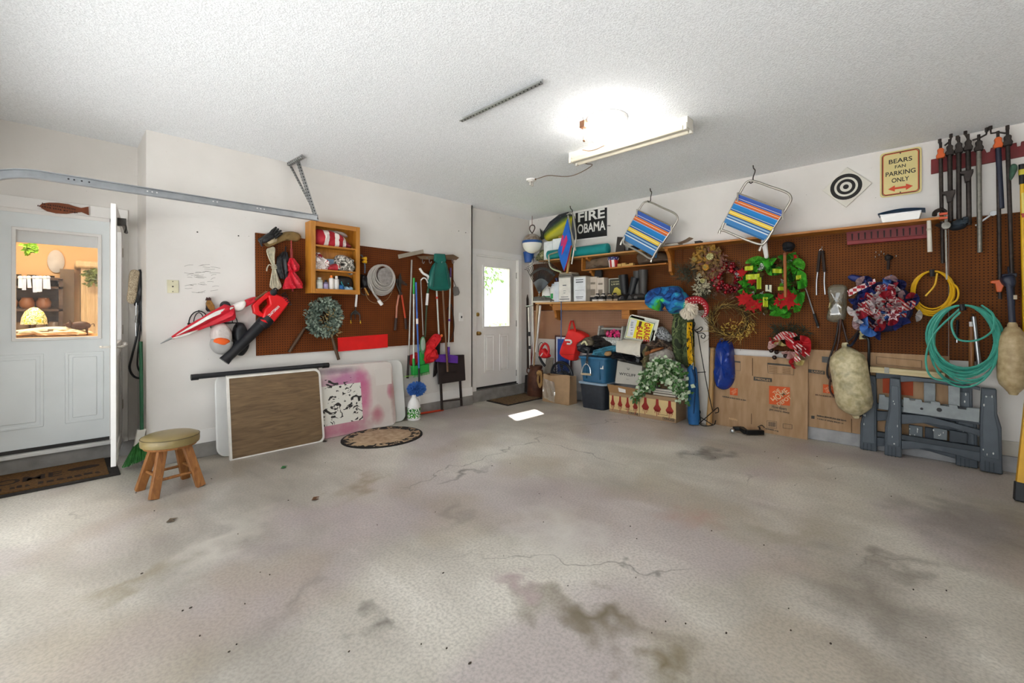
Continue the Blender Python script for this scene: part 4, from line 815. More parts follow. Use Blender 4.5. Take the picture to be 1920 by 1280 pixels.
def blob(cx, cz, sx, sz, soft=.5):
    a = k.math('DIVIDE', k.math('SUBTRACT', x_, cx), sx); b = k.math('DIVIDE', k.math('SUBTRACT', z_, cz), sz)
    d = k.math('ADD', k.math('MULTIPLY', a, a), k.math('MULTIPLY', b, b)); d = k.math('ADD', d, k.math('MULTIPLY', k.math('SUBTRACT', k.noise(9, 4), .5), .9))
    return k.ramp(d, (max(0, 1 - soft), 1.0), (1., 0.0)) if soft < 1 else k.ramp(d, (0, 1.0), (1., 0.0))
def rect(a, b, c_, d): return k.math('MULTIPLY', k.math('MULTIPLY', k.math('GREATER_THAN', x_, a), k.math('LESS_THAN', x_, b)), k.math('MULTIPLY', k.math('GREATER_THAN', z_, c_), k.math('LESS_THAN', z_, d)))
c = k.ramp(n_, (.35, 'cfc4bd'), (.6, 'dcd3cc'))
for (cx, cz, sx, sz, cl) in ((1.12, .60, .36, .13, 'b0508e'), (1.33, .42, .13, .36, 'c0307a'), (1.05, .08, .42, .15, 'b0426e'), (1.69, .41, .06, .13, 'b03c66'), (1.5, .15, .1, .13, 'b04a62'), (1.72, .3, .05, .4, '9c7a72'), (1.0, .71, .36, .05, '7a6070')):
    f_ = blob(cx, cz, sx, sz, 1.0); c = k.mix(k.math('MULTIPLY', f_, .75), c, cl)
c = k.mix(rect(1.5, 1.71, .49, .68), c, 'd6cec7'); c = k.mix(rect(.86, 1.31, .13, .55), c, 'dfdcd2')
inkm = k.math('MULTIPLY', rect(.86, 1.31, .13, .55), k.ramp(k.noise(9, 4, k.mapv((1, 1, 1.3), loc=(1.3, 0, 2.2)), 2.2), (.57, 0.0), (.585, 1.0)))
c = k.mix(inkm, c, '2a2624'); c = k.mix(k.math('MULTIPLY', rect(.86, 1.2, .53, .62), k.ramp(k.noise(9, 3, k.mapv((1, 1, 2), loc=(5, 0, 1)), 1.), (.58, 0.0), (.6, 1.0))), c, '2a2624')
PINK = k.col(c)
T = Th('painted_folding_table', 'folding table stained with pink spray paint and black stencil marks', 'table', 'A', loc=(1.12, 0, 0)); T.loc = V(1.12, 0, 0)
leanT(T, 'top', tablepoly(.84, 1.735, 0, .76, .07, corners=(1, 0, 0, 1)), 4.71, 4.82, .755, .04, PINK, .006)
leanT(T, 'top', tablepoly(.0, .83, 0, .76, .07, corners=(0, 1, 1, 0)), 4.71, 4.82, .755, .04, PINK, .006)
k = NT('woodgrain_top', .45); f = k.noise(1.4, 8, k.mapv((3, 30, 30)), 1.5); WG = k.col(k.mix(k.ramp(k.noise(3, 3), (.4, 0.0), (.7, .35)), k.ramp(f, (.3, '5f4a33'), (.7, '846a4b')), '6f5a40'))
T = Th('card_table', 'wood grain card table with pale edge leaning in front', 'table', 'A', loc=(1.097, 0, 0)); T.loc = V(1.097, 0, 0)
leanT(T, 'top', tablepoly(0, .85, .0, .75, .06, corners=(1, 0, 0, 1)), 4.645, 4.765, .74, .03, WG)
o2, i2 = tablepoly(-.006, .858, -.004, .756, .06, corners=(1, 0, 0, 1)), tablepoly(.012, .838, .012, .738, .05, corners=(1, 0, 0, 1))
n = V(0, -.74, -.12).normalized(); fz = lambda p, o_: V(p[0], 4.645 + .12 * p[1] / .74, p[1]) + n * o_
vs = [fz(p, .004) for p in o2] + [fz(p, .004) for p in i2] + [fz(p, -.035) for p in o2]; N = len(o2)
T.part('edge_band', MB().add(vs, [(i, (i + 1) % N, N + (i + 1) % N, N + i) for i in range(N)] + [(i, 2 * N + i, 2 * N + (i + 1) % N, (i + 1) % N) for i in range(N)]), mat('e3ded6', .45))
T.part('folded_legs', MB().rod((.05, 4.695, .06), (.8, 4.695, .06), .011).rod((.05, 4.795, .68), (.8, 4.795, .68), .011), STEEL)
T = Th('black_tube', 'long black plastic tube resting across the leaning table tops', 'tube', 'A', at=(487, 694), c=.16)
T.part('tube', MB().rod(T.p(362, 706.5, .13), T.p(612, 684, .13), .024, 14), BK)
for a, b in ((358, 372), (604, 616)): T.part('end_cap', MB().rod(T.p(a, 707.5 - (a - 358) * .09, .13), T.p(b, 707.5 - (b - 358) * .09, .13), .028, 14), BLACK)
k = NT('rug_m', .95); ln = k.n('VectorMath', operation='LENGTH'); mp = k.n('Mapping'); k.l(k.tc, mp.inputs[0]); mp.inputs['Scale'].default_value = (1 / .44, 1 / .39, 0); k.l(mp.outputs[0], ln.inputs[0])
d_ = ln.outputs['Value']; pat = k.ramp(k.noise(14, 3, None, .8), (.48, 0.0), (.52, 1.0)); inner = k.ramp(k.noise(16, 4), (.35, 'a3876a'), (.7, 'c4aa8c'))
band = k.mix(pat, '1d1815', 'b59a7a'); c = k.mix(k.ramp(d_, (.7, 0.0), (.72, 1.0)), inner, band); c = k.mix(k.ramp(d_, (.93, 0.0), (.95, 1.0)), c, '1a1512'); RUG = k.col(c)
T = Th('round_rug', 'oval tan rug with a black patterned border on the floor', 'rug', 'A', loc=(2.46, 4.34, 0))
T.solo(MB().lathe([(.44, 0), (.44, .008), (.43, .012), (0, .012)], n=40, sy=.39 / .44), RUG)
# ---------------------------------------------------------------- stool
T = Th('stool', 'short wooden stool with a round olive vinyl seat', 'stool', 'A', loc=(.60, 4.245, 0), rz=math.radians(10))
VIN = mat('8c7a4e', .35, var=.15, bump=.1, bs=120); ST = wood('stool_wood', '7a4a22', 'a8703a', 'z')
T.part('cushion', MB().lathe([(.17, .345), (.183, .35), (.186, .37), (.184, .405), (.178, .412), (.15, .425), (.08, .431), (0, .432)], n=36), VIN); T.part('welt', MB().tube([(.184 * math.cos(i * .1745), .184 * math.sin(i * .1745), .406) for i in range(36)], .003, 5, True), mat('5a4c2e', .5)); T.part('seat_board', MB().lathe([(.165, .33), (.17, .345), (0, .345)], n=30), ST)
lg = []
for sx in (-1, 1):
    for sy in (-1, 1):
        a, b = V(sx * .075, sy * .075, .335), V(sx * .15, sy * .145, .0); lg.append((a, b)); T.part('leg', MB().bar(a, b, .058, .042, (0, 1, 0)), ST, bev=.004)
for (i, j, z) in ((0, 2, .12), (1, 3, .12), (0, 1, .145), (2, 3, .145)):
    f = lambda g: g[1] + (g[0] - g[1]) * (z / .335); a, b = f(lg[i]), f(lg[j]); e = (b - a).normalized() * .03; T.part('rung', MB().rod(a - e, b + e, .011, 8), ST)
# doormat
k = NT('coir', .95); x_, y_, z_ = k.xyz(); g = k.noise(60, 4)
COIR = k.col(k.ramp(g, (.3, '4a2e10'), (.7, '74501f')))
T = Th('doormat', 'brown coir doormat with dark lettering before the entry door', 'doormat', 'L', loc=(-.13, 5.22, 0))
T.part('rubber_border', MB().box(-.52, .49, -.325, .31, 0, .012), mat('2a2420', .9, bump=.5, bs=60), bev=.004); T.part('coir_field', MB().box(-.47, .42, -.27, .29, .012, .02), COIR)
DKB = mat('2b1a0c', .95)
def flat_text(T, s_, cx, cy, w_, h_, m, z):
    o = T.text('lettering', s_, cx, 0, w_, h_, 0, m, bold=.02)
    for v in o.data.vertices: v.co = (v.co.x, cy + v.co.z, z)
flat_text(T, 'HOME', -.1, .02, .5, .15, DKB, .0212); scrawl(T, .05, -.17, .6, .08, .0203, DKB, 0, None, 9, 5, True)
T.part('oval_motif', MB().lathe([(.1, .0), (.1, .001)], (.28, .06, .0203), n=24, sy=.5).lathe([(.04, .001), (.04, .002)], (.28, .06, .0203), n=16, sy=.5), DKB)
# fish sign on the casing
T = Th('fish_sign', 'carved brown wooden fish plaque above the entry door', 'sign', 'L', at=(120, 390), c=.045)
F = [(74, 385.5), (79, 381), (92, 379.5), (110, 380), (128, 382.5), (142, 387), (152, 389.5), (166, 387), (167, 403), (153, 397), (142, 398), (125, 400.5), (105, 399.5), (88, 395.5), (78, 390)]
on(T, 'body', F, .045, .02, mat('7a3f20', .7, var=.25, vs=14), .003)
a = T.p(110, 387, .046); scrawl(T, a.x, a.z, .2, .018, T.y(.046), mat('40200f', .8), -.09, n=11); a = T.p(108, 392, .046); scrawl(T, a.x, a.z, .24, .016, T.y(.046), mat('40200f', .8), -.09, n=14, seed=3)
# broom and leashes in the corner
T = Th('corner_broom', 'angled broom with green bristles in the corner behind the stool', 'broom', 'L', loc=(.47, 5.3, 0))
hb = T.Mi @ onY(266, 805, 4.88); ht = T.Mi @ onY(264, 640, 4.93)
T.part('handle', MB().tube([hb, ht], .013, 10), mat('1c5a38', .5)); 
e0, e1 = T.Mi @ onY(232, 878, 5.0), T.Mi @ onY(280, 858, 4.87)
T.part('cap', MB().hexa([hb + V(-.03, 0, 0), hb + V(.03, 0, 0), e1 * .3 + hb * .7, e0 * .45 + hb * .55], [hb + V(-.03, .04, 0), hb + V(.03, .04, 0), e1 * .3 + hb * .7 + V(0, .04, 0), e0 * .45 + hb * .55 + V(0, .04, 0)]), mat('d9d6cc', .5), bev=.005)
m = MB(); R = random.Random(9); s0, s1 = e0 * .45 + hb * .55, e1 * .3 + hb * .7
for i in range(170):
    t_ = R.random(); a = s0.lerp(s1, t_); b = e0.lerp(e1, t_); y = R.uniform(0, .04); b = V(b.x, b.y, max(.004, b.z)); m.tube([a + V(0, y, 0), b + V(R.uniform(-.01, .01), y * 1.6, 0)], .0025, 4)
T.part('bristles', m, mat('3a7d3a', .7, var=.3, vs=30), kind='stuff')
def strap(name, label, pts, r, m, flat=.35, cat='leash', clip=None):
    T = Th(name, label, cat, 'L', at=(268, 520), c=.3); T.part('strap', MB().tube(smooth([T.p(x, y, c_) for x, y, c_ in pts], 6), r, 8, flat=flat), m)
    if clip: T.part('clip', MB().tube([T.p(clip[0] + 2.2 * math.cos(i * .63), clip[1] + 7 * math.sin(i * .63), clip[2]) for i in range(10)], .004, 6, True), STEEL)
    return T
strap('black_leash', 'black rope leash hanging in a long loop in the corner', [(262, 505, .3), (261, 560, .3), (258, 620, .31), (248, 665, .32), (243, 690, .32), (252, 706, .32), (268, 708, .32), (279, 696, .32), (277, 670, .32), (268, 630, .31), (264, 570, .3), (264, 510, .3)], .009, BLACK, 1)
strap('short_black_strap', 'short black strap loop inside the long leash loop', [(266, 510, .28), (264, 600, .3), (258, 670, .31), (259, 690, .31), (265, 697, .31), (267, 680, .31), (266, 640, .3)], .007, mat('2b2224', .6), 1)
strap('maroon_leash', 'dusty maroon webbing leash hanging beside the wall edge', [(270, 512, .25), (271, 580, .26), (270, 660, .27), (271, 730, .27), (273, 770, .27)], .017, mat('7a4a52', .8), .3)
strap('dark_webbing', 'dark webbing strap hung rightmost in the corner', [(276, 512, .2), (276, 600, .22), (274, 690, .24), (273, 720, .24)], .012, mat('3a2428', .8), .3)
T = strap('chain_leash', 'thin chain leash with a silver clip', [(257, 540, .31), (255, 590, .31), (255, 630, .32)], .005, STEEL, 1, clip=(254, 598, .33))
T = Th('patterned_harness', 'tan patterned dog harness on the corner hook', 'harness', 'L', at=(252, 535), c=.33)
T.part('panel', MB().puff(T.o([(245, 508), (261, 507), (262, 520), (254, 566), (239, 564), (241, 540)], .34), T.y(.3), .03, wr=.08), patchy('harness_print', ['b5a48a', '7a6a55', 'b8a88e', '94846c', 'beb096'], 55)); T.part('lining', MB().puff(T.o([(261, 507), (267, 512), (266, 560), (258, 572), (252, 570), (257, 545)], .33), T.y(.28), .04), BLACK)
T = Th('corner_hook', 'white hook on the corner trim holding the leashes', 'hook', 'L', at=(270, 490), c=.1)
T.solo(MB().tube(smooth([T.p(274, 478, .05), T.p(272, 500, .15), T.p(270, 512, .3), T.p(276, 520, .32)], 5), .006, 6), WHITE)
R = random.Random(21); T = Th('floor_debris', 'scattered tiny dark crumbs and twigs across the concrete floor', 'debris', 'A', loc=(0, 0, 0), kind='stuff'); m = MB()
for i in range(70):
    q = onZ(R.uniform(250, 1800), 800 + 450 * R.random() ** 1.3); s_ = R.uniform(.002, .005); a = R.uniform(0, 6.28)
    if q.y < 4.6 and q.x < 5.1: m.ball(q + V(0, 0, .002), (s_ * R.uniform(.6, 2.), s_, .003), 6, 4)
T.solo(m, mat('3f352c', .9))
# debris on the floor
for i, (px, py, cl, lb) in enumerate(((592, 936, '6b4a30', 'dry brown leaf on the floor right of the stool'), (533, 877, '3f7a45', 'green leaf on the floor before the card table'), (322, 977, '6a5a48', 'tiny dry leaf on the floor in front of the stool'), (610, 828, '4a4038', 'dark leaf scrap beside the oval rug'))):
    T = Th('fallen_leaf', lb, 'leaf', 'A', loc=onZ(px, py)); T.solo(MB().leaf((-.03, 0, .003), (1, .3, .05), (0, 0, 1), .07, .035).leaf((-.03, 0, .002), (1, -.5, .05), (0, 0, 1), .05, .03), mat(cl, .8))
# ================================================================ RIGHT WALL: pegboards, shelves and what stands on them
PEGB = pegmat('pegboard_b', '733f12', '552e0c'); PEG_LIT = pegmat('pegboard_lit', 'ad846a', '9a7156', '4a2d18')  # second one: same board with back-door daylight painted into its colour
def bY(px, py, c): return onX(px, py, XB - c).y
PZ0, PZ1 = .925, 2.18
for i, (y0, y1, z0, z1, m_, lb) in enumerate(((4.93, 2.36, 1.39, PZ1, PEGB, 'upper pegboard panel behind the shoe shelf'), (4.93, 2.36, PZ0, 1.385, PEG_LIT, 'pegboard panel below the shoe shelf, its tan lightened by painted daylight'), (2.355, -.08, PZ0, PZ1, PEGB, 'dark pegboard panel behind the wreaths'), (-.085, -1.3, PZ0, PZ1 + .02, PEGB, 'dark pegboard panel behind the pipe clamps'))):
    T = Th('pegboard', lb, 'pegboard', 'B', loc=(XB - .021, y0, z0)); T.solo(MB().box(0, y0 - y1, 0, .02, 0, z1 - z0), m_)
SHELF = wood('shelf_pine', 'b07c44', 'cfa066', 'x', .7, .5); SHELFO = wood('shelf_orange', '9c5f22', 'bd7c33', 'x', .7, .5)
def bracket(T, x, d, h, m, z=0):
    pts = [(0, 0), (-d, 0), (-d, -.03)] + [(-d + d * .55 * math.sin(i / 6 * math.pi / 2) , -.03 - (h - .07) * (1 - math.cos(i / 6 * math.pi / 2))) for i in range(1, 7)] + [(-.05, -h + .02), (-.04, -h), (0, -h)]
    return T.part('bracket', MB().hexa([(x - .02, p[0], z + p[1]) for p in pts], [(x + .02, p[0], z + p[1]) for p in pts]), m, bev=.003)
ZL, DL = 1.52, .35
T = Th('shoe_shelf', 'pine shelf with apron and brackets holding shoes and cans', 'shelf', 'B', loc=(XB - .02, 4.60, ZL))
LL = 4.60 - 2.28
T.part('plank', MB().box(0, LL, -DL + .02, 0, -.024, 0), SHELF, bev=.002); T.part('apron', MB().box(.28, LL, -.24, -.22, -.125, -.024), SHELFO, bev=.002)
bracket(T, .24, .24, .26, SHELFO, -.024); T.part('cleat', MB().box(1.48, 1.60, -.22, 0, -.25, -.024), SHELFO, bev=.004)
ZU = 2.20
T = Th('upper_shelf', 'long high pine shelf over the left pegboard', 'shelf', 'B', loc=(XB - .02, 4.61, ZU)); T.part('plank', MB().box(0, 2.10, -.23, 0, -.022, 0), SHELF, bev=.002); bracket(T, .9, .2, .2, SHELFO, -.022)
T = Th('long_shelf', 'long orange pine shelf above the wreaths', 'shelf', 'B', loc=(XB - .02, 2.505, ZU)); T.part('plank', MB().box(0, 2.56, -.23, 0, -.022, 0), SHELFO, bev=.002)
bracket(T, .02, .21, .33, SHELFO, -.022)
T = Th('middle_shelf', 'short narrow shelf hung below the upper shelf', 'shelf', 'B', loc=(XB - .02, bY(1090, 506, .2), 2.0)); lm = bY(1090, 506, .2) - 2.5
T.part('plank', MB().box(0, lm, -.18, 0, -.018, 0), SHELFO, bev=.002); T.part('side', MB().box(0, .02, -.18, 0, 0, .178), SHELFO); bracket(T, .12, .12, .14, SHELFO, -.018)
def onsh(name, label, cat, px, z, c, group=None):    # stands on a shelf of height z at distance c from the wall, at the photo column px
    q = onX(px, 560, XB - c); return Th(name, label, cat, 'B', loc=(XB - c, q.y, z), c=c, group=group)
# ---- on the shoe shelf
def shoe(name, label, px, c, z, col, sole, L=.27, yaw=0, wx=.1):
    T = onsh(name, label, 'shoe', px, z, c); T.M = Matrix.Translation(T.loc) @ Matrix.Rotation(T.rz, 4, 'Z')
    ca, sa = math.cos(yaw), math.sin(yaw); rot = lambda v: V(v[0] * ca - v[1] * sa, v[0] * sa + v[1] * ca, v[2])
    secs = [(-.5, .035, .06), (-.42, .042, .075), (-.2, .042, .078), (.0, .042, .062), (.2, .047, .05), (.38, .044, .04), (.48, .025, .028)]
    m = MB(); vs = []; n = 10
    for t, hw, hh in secs:
        for k_ in range(n):
            a = math.pi * k_ / (n - 1); vs.append(rot((t * L, math.cos(a) * hw, .02 + math.sin(a) ** .7 * hh)))
    fs = [(i * n + k_, i * n + k_ + 1, (i + 1) * n + k_ + 1, (i + 1) * n + k_) for i in range(len(secs) - 1) for k_ in range(n - 1)] + [tuple(range(n)), tuple((len(secs) - 1) * n + k_ for k_ in range(n))]
    T.part('upper', m.add(vs, fs), col)
    ol = [(t * L, hw) for t, hw, _ in secs] + [(t * L, -hw) for t, hw, _ in secs[::-1]]
    a = [rot((x, y * 1.06, 0)) for x, y in ol]; T.part('sole', MB().hexa(a, [v + V(0, 0, .024) for v in a]), sole)
    T.part('tongue', MB().hexa([rot(v) for v in ((-.1 * L, -.02, .08), (-.1 * L, .02, .08), (-.2 * L, .025, .115), (-.2 * L, -.025, .115))], [rot(v) for v in ((-.12 * L, -.02, .07), (-.12 * L, .02, .07), (-.22 * L, .025, .11), (-.22 * L, -.025, .11))]), col)
    m = MB()
    for k_ in range(4): m.tube(smooth([rot((.12 * L - k_ * .06 * L, -.03, .062 + k_ * .006)), rot((.12 * L - k_ * .06 * L, 0, .078 + k_ * .006)), rot((.12 * L - k_ * .06 * L, .03, .062 + k_ * .006))], 3), .003, 5)
    T.part('laces', m, sole); return T
SOLE = mat('cfc8bd', .6); SB = mat('1f1f22', .6, var=.2); SG = mat('57544f', .7, var=.25, vs=30)
shoe('sneaker', 'grey running shoe at the far left end of the shelf', 1017, .30, ZL, SG, SOLE, .30, .35); shoe('sneaker', 'grey running shoe behind its mate beside the small jug', 1027, .22, ZL, SG, SOLE, .30, .35)
shoe('sneaker', 'black sneaker with white sole, left of the black pair', 1119, .28, ZL, SB, SOLE, .27, -1.2); shoe('sneaker', 'black sneaker with white sole, right of the black pair', 1130, .28, ZL, SB, SOLE, .27, -1.2)
shoe('sneaker', 'dark shoe with tan sole, left of the brown soled pair', 1143, .27, ZL, mat('35302d', .7), mat('a08c74', .6), .26, -1.0); shoe('sneaker', 'dark shoe with tan sole, right of the brown soled pair', 1155, .28, ZL, mat('35302d', .7), mat('a08c74', .6), .26, -.7)
shoe('brown_shoe', 'dark brown leather shoe in front of the boots', 1168, .24, ZL, mat('3a2420', .4), mat('1c1514', .6), .26, -1.3); shoe('brown_shoe', 'dark brown leather shoe at the foot of the leaning boot', 1178, .24, ZL, mat('3a2420', .4), mat('1c1514', .6), .26, -1.3)
def boot(label, px, c, h, r, lean_=0, col=BLACK):
    T = onsh('boot', label, 'boot', px, ZL, c)
    T.part('shaft', MB().tube([(0, 0, .03), (lean_ * .3, 0, h * .35), (lean_, 0, h)], [r * .85, r * .9, r * 1.1], 14), col)
    T.part('foot', MB().tube(smooth([(lean_ * .1, .05, .05), (0, -.04, .05), (-.01, -.13, .04), (-.01, -.19, .035)], 4), [.05, .05, .048, .045, .045, .044, .042, .04, .04, .035, .035, .032, .025][:13], 12), col); T.part('sole', MB().box(-.05, .045, -.21, .08, 0, .02), mat('141214', .7), bev=.01); return T
boot('short black boot standing left of the leaning boot', 1173, .17, .36, .06, -.04); boot('black leather boot leaning to the right', 1181, .24, .31, .05, .08); boot('tall grey rubber boot, left of the tall pair', 1195, .2, .40, .05, 0, mat('3d3a38', .5)); boot('tall grey rubber boot, right of the tall pair', 1206, .2, .41, .055, 0, mat('45413e', .5))
T = onsh('milk_jug', 'white plastic jug with green stripe on the shelf', 'jug', 1025, ZL, .17); jug(T, 1.0, JW); T.part('stripe', MB().lathe([(.0768, .085), (.0768, .105)], n=20), mat('2f8f5a', .5))
T = onsh('detergent_bottle', 'white bottle with a green label right of the jug', 'bottle', 1038, ZL, .18); T.part('body', MB().lathe([(.06, 0), (.065, .01), (.065, .2), (.05, .25), (.03, .27)], n=16, sx=1, sy=.7), mat('e2e4e6', .35)); T.part('cap', MB().lathe([(.032, .265), (.032, .295), (0, .296)], n=12), mat('c5ccd4', .4)); T.part('label', MB().box(-.022, .022, -.05, -.03, .06, .14), mat('1fa050', .5))
T = onsh('white_carton', 'tall pale blue white carton beside the bleach bottle', 'carton', 1049, ZL, .17); T.part('body', MB().box(-.06, .06, -.06, .06, 0, .32), mat('d5dbe6', .5), bev=.004); T.part('edge_strip', MB().box(.055, .062, -.064, -.055, 0, .32), mat('2a3a78', .5))
for i, (px, lb) in enumerate(((1045, 'left of the two navy lids on the carton'), (1051, 'right of the two navy lids on the carton'))):
    T = onsh('bottle_lid', lb, 'lid', px, ZL + .335, .2); T.solo(MB().lathe([(.022, 0), (.024, .05), (0, .052)], n=14, axis=(-.4, -.2, 1)), mat('1e2450', .5))
T = onsh('long_matchbox', 'stack of flat grey trays lying on the paint can', 'tray', 1067, ZL + .385, .17)
for k_ in range(3): T.part('tray', MB().box(-.13 + .01 * k_, .14 - .015 * k_, -.1, .1, k_ * .024, k_ * .024 + .02), mat(('6a645e', '8a837a', 'b3a48e')[k_], .7), bev=.003)
CANM = mat('c9c6bf', .35, .6, var=.1)
def can(px, label, c, h, w2, d2, paper, lines):
    T = onsh('solvent_can', label, 'can', px, ZL, c)
    T.part('body', MB().box(-w2, w2, -d2, d2, 0, h), CANM, bev=.008); lb = T.part('label', MB().box(-w2 * .92, w2 * .92, -d2 - .002, -d2, h * .03, h * .97), paper)
    for (z, ww, hh) in lines: T.part('print_line', MB().box(-w2 * ww, w2 * ww, -d2 - .003, -d2 - .002, h * z, h * z + hh), mat('5b5f66', .7), lb)
    T.part('rim', MB().box(-w2 * .98, w2 * .98, -d2 * .98, d2 * .98, h, h + .008), CANM)
can(1066, 'square metal can with a plain cream label', .19, .375, .115, .1, mat('ded9d2', .6), ((.66, .3, .014), (.45, .2, .006), (.36, .15, .006), (.1, .8, .012), (.2, .6, .008)))
can(1094, 'square metal can with a framed pale label', .2, .37, .11, .1, mat('dcdee2', .5), ((.86, .6, .012), (.76, .6, .016), (.45, .7, .004), (.18, .6, .01), (.12, .5, .006)))
for i, (px, w2, h, col, lb) in enumerate(((1116, .065, .365, 'cdbfae', 'narrow tan carton right of the square cans'), (1130, .06, .345, 'd6c9ba', 'pale carton behind the black sneakers'))):
    T = onsh('carton', lb, 'carton', px, ZL, .12); T.part('body', MB().box(-w2, w2, -.06, .06, 0, h), mat(col, .6), bev=.003); [T.part('print', MB().box(-w2 * .6, w2 * .6, -.062, -.06, h * u, h * v), mat('8d8172', .7)) for u, v in ((.25, .5), (.7, .78))]
T = onsh('book', 'yellow and black hardcover standing behind the tan soled shoes', 'book', 1156, ZL, .1)
T.part('cover', MB().box(-.115, .125, -.02, .02, 0, .33), mat('3a3a2e', .5), bev=.003); T.part('yellow_picture', MB().ext([(-.08, .06), (.08, .06), (.11, .13), (.02, .2), (-.02, .19)], -.0225, -.02), mat('c9b84a', .5))
scrawl(T, .01, .28, .16, .02, -.022, mat('b7b28a', .6), n=10); scrawl(T, .01, .245, .16, .03, -.022, mat('b7b28a', .6), n=7, seed=2); scrawl(T, .06, .035, .1, .025, -.022, mat('d9c954', .6), n=5, seed=4); T.part('border', rectring(MB(), -.112, .122, .003, .327, .008, -.022, -.02), mat('d8d5c8', .6))
T = onsh('shoe_box', 'small dark box lying on the shelf by the black sneakers', 'box', 1110, ZL, .33); T.solo(MB().box(-.03, .03, -.015, .03, 0, .06), BLACK, .004)
# towel hanging from the shelf end
T = Th('beach_towel', 'blue and green patterned beach towel draped over the shelf end', 'towel', 'B', at=(1240, 560), c=.42)
TW = patchy('towel_print', ['123068', '174488', '1c559c', '14386f', '2272b0', '2a93b4', '38b08c', '52c046'], 5, .9, 1, .2)
T.part('drape', MB().puff(T.o([(1200, 560), (1206, 545), (1222, 538), (1238, 536), (1256, 535), (1266, 546), (1262, 556), (1240, 562), (1230, 578), (1222, 583), (1206, 575)], .46), T.y(.2), .27, seed=3, wr=.22, fr=12), TW)
T.part('drape', MB().puff(T.o([(1236, 556), (1262, 545), (1276, 553), (1283, 572), (1280, 578), (1264, 585), (1248, 588), (1246, 574), (1238, 566)], .44), T.y(.2), .25, seed=5, wr=.25, fr=12), TW)
# ---- middle shelf
ZM = 2.0
def blobthing(name, label, cat, outline, c, d, m, seed=0, wr=.25, fr=9, back=.02):
    T = Th(name, label, cat, 'B', at=outline[0], c=c); T.solo(MB().puff(T.o(outline, c), T.y(back), d, seed=seed, wr=wr, fr=fr), m); return T
KH = mat('6d5a48', .85, var=.2, bump=.3, bs=90)
blobthing('canvas_roll', 'brown canvas bag rolled up on the middle shelf', 'bag', [(1088, 503), (1091, 492), (1098, 485), (1120, 482), (1138, 480), (1140, 497), (1128, 501), (1105, 505), (1095, 510)], .16, .13, KH, 2)
blobthing('brown_bag', 'brown leather bag slumped at the middle shelf right end', 'bag', [(1190, 478), (1196, 471), (1215, 468), (1235, 472), (1248, 480), (1251, 488), (1230, 490), (1205, 495), (1191, 494)], .16, .13, mat('5c4a3a', .7, var=.2), 5)
T = onsh('flag_cup', 'paper cup printed with stars and stripes', 'cup', 1150, ZM, .11)
T.part('cup', MB().lathe([(.052, 0), (.056, .005), (.078, .15), (.076, .152), (.07, .15)], n=20), stripes('cup_stripes', 'X', [(-.09, 'c03434'), (-.055, 'f0e6e0'), (-.02, 'b83030'), (.01, 'f0e6e0'), (.045, 'c03434'), (.07, 'eee4de'), (.09, 'eee4de')])); T.part('star_field', MB().lathe([(.0695, .095), (.0785, .15)], n=20), mat('27306e', .6)); 
m = MB()
for k_ in range(14):
    a = k_ / 14 * 6.283; rr = .0775; m.ball((math.cos(a) * rr, math.sin(a) * rr, .12 + .014 * (k_ % 2)), .006, 6, 4)
T.part('stars', m, WHITE)
for i, (px, h) in enumerate(((1163, .045), (1171, .05), (1178, .03), (1185, .04))):
    T = onsh('wood_block', ('first', 'second', 'third', 'last')[i] + ' small pine block right of the flag cup', 'block', px, ZM, .13, 'pine blocks on the middle shelf'); T.solo(MB().box(-.03, .03, -.03, .03, 0, h).box(-.012, .012, -.036, -.03, h * .3, h * .6), mat('c9a45e', .6), .002)
T = Th('black_bracket', 'black metal clamp hanging under the middle shelf', 'clamp', 'B', at=(1120, 512), c=.12); T.solo(MB().ext(T.o([(1117, 502), (1127, 502), (1128, 518), (1122, 524), (1114, 518)], .12), T.y(.12), T.y(.08)).tube([T.p(1121, 500, .11), T.p(1121, 505, .11)], .008), BLACK, .004)
# ---- on the upper shelf
T = Th('teal_roll', 'teal corrugated plastic roll lying on the upper shelf', 'roll', 'B', loc=(XB - .16, bY(1087, 480, .16), ZU))
a, b = T.p(1030, 482, .16), T.p(1143, 470, .16); m = MB(); pts = []; rad = []
for i in range(90): pts.append(V(a.x + (b.x - a.x) * i / 89, -.02, .075)); rad.append(.074 + .004 * (i % 2))
rad[0] = rad[-1] = .05; m.tube(pts, rad, 18); T.solo(m, mat('138a8c', .45, var=.1))
T = onsh('dark_board', 'dark board standing on the upper shelf', 'board', 1163, ZU, .1); T.solo(MB().hexa([(-.07, -.02, 0), (.08, -.02, 0), (.06, .0, .22), (-.05, 0, .24)], [(-.07, 0, 0), (.08, 0, 0), (.06, .02, .22), (-.05, .02, .24)]), mat('38302c', .6), .004)
T = onsh('felt_hat', 'dark brown felt hat on the upper shelf', 'hat', 1189, ZU, .12); T.part('crown', MB().lathe([(.085, .0), (.08, .05), (.06, .075), (0, .07)], n=18), mat('2e2521', .9)); T.part('brim', MB().lathe([(.14, .0), (.14, .008), (.08, .012)], n=22), mat('332a25', .9))
T = onsh('paper_stack', 'loose stack of papers and trays beside the long shelf bracket', 'papers', 1262, ZU, .12)
for k_ in range(4): T.part('sheet', MB().box(-.13 + .02 * k_, .12 - .01 * k_, -.09, .08, .012 * k_, .012 * k_ + .009), mat(('3a332e', 'b8afa2', 'd8d0c2', '8a8278')[k_], .8))
T.part('curled_sheet', MB().grid(lambda u, v: V(.08 + .16 * u, -.08 + .14 * v, .045 + .05 * u * u), 6, 4), mat('c9bda8', .8))
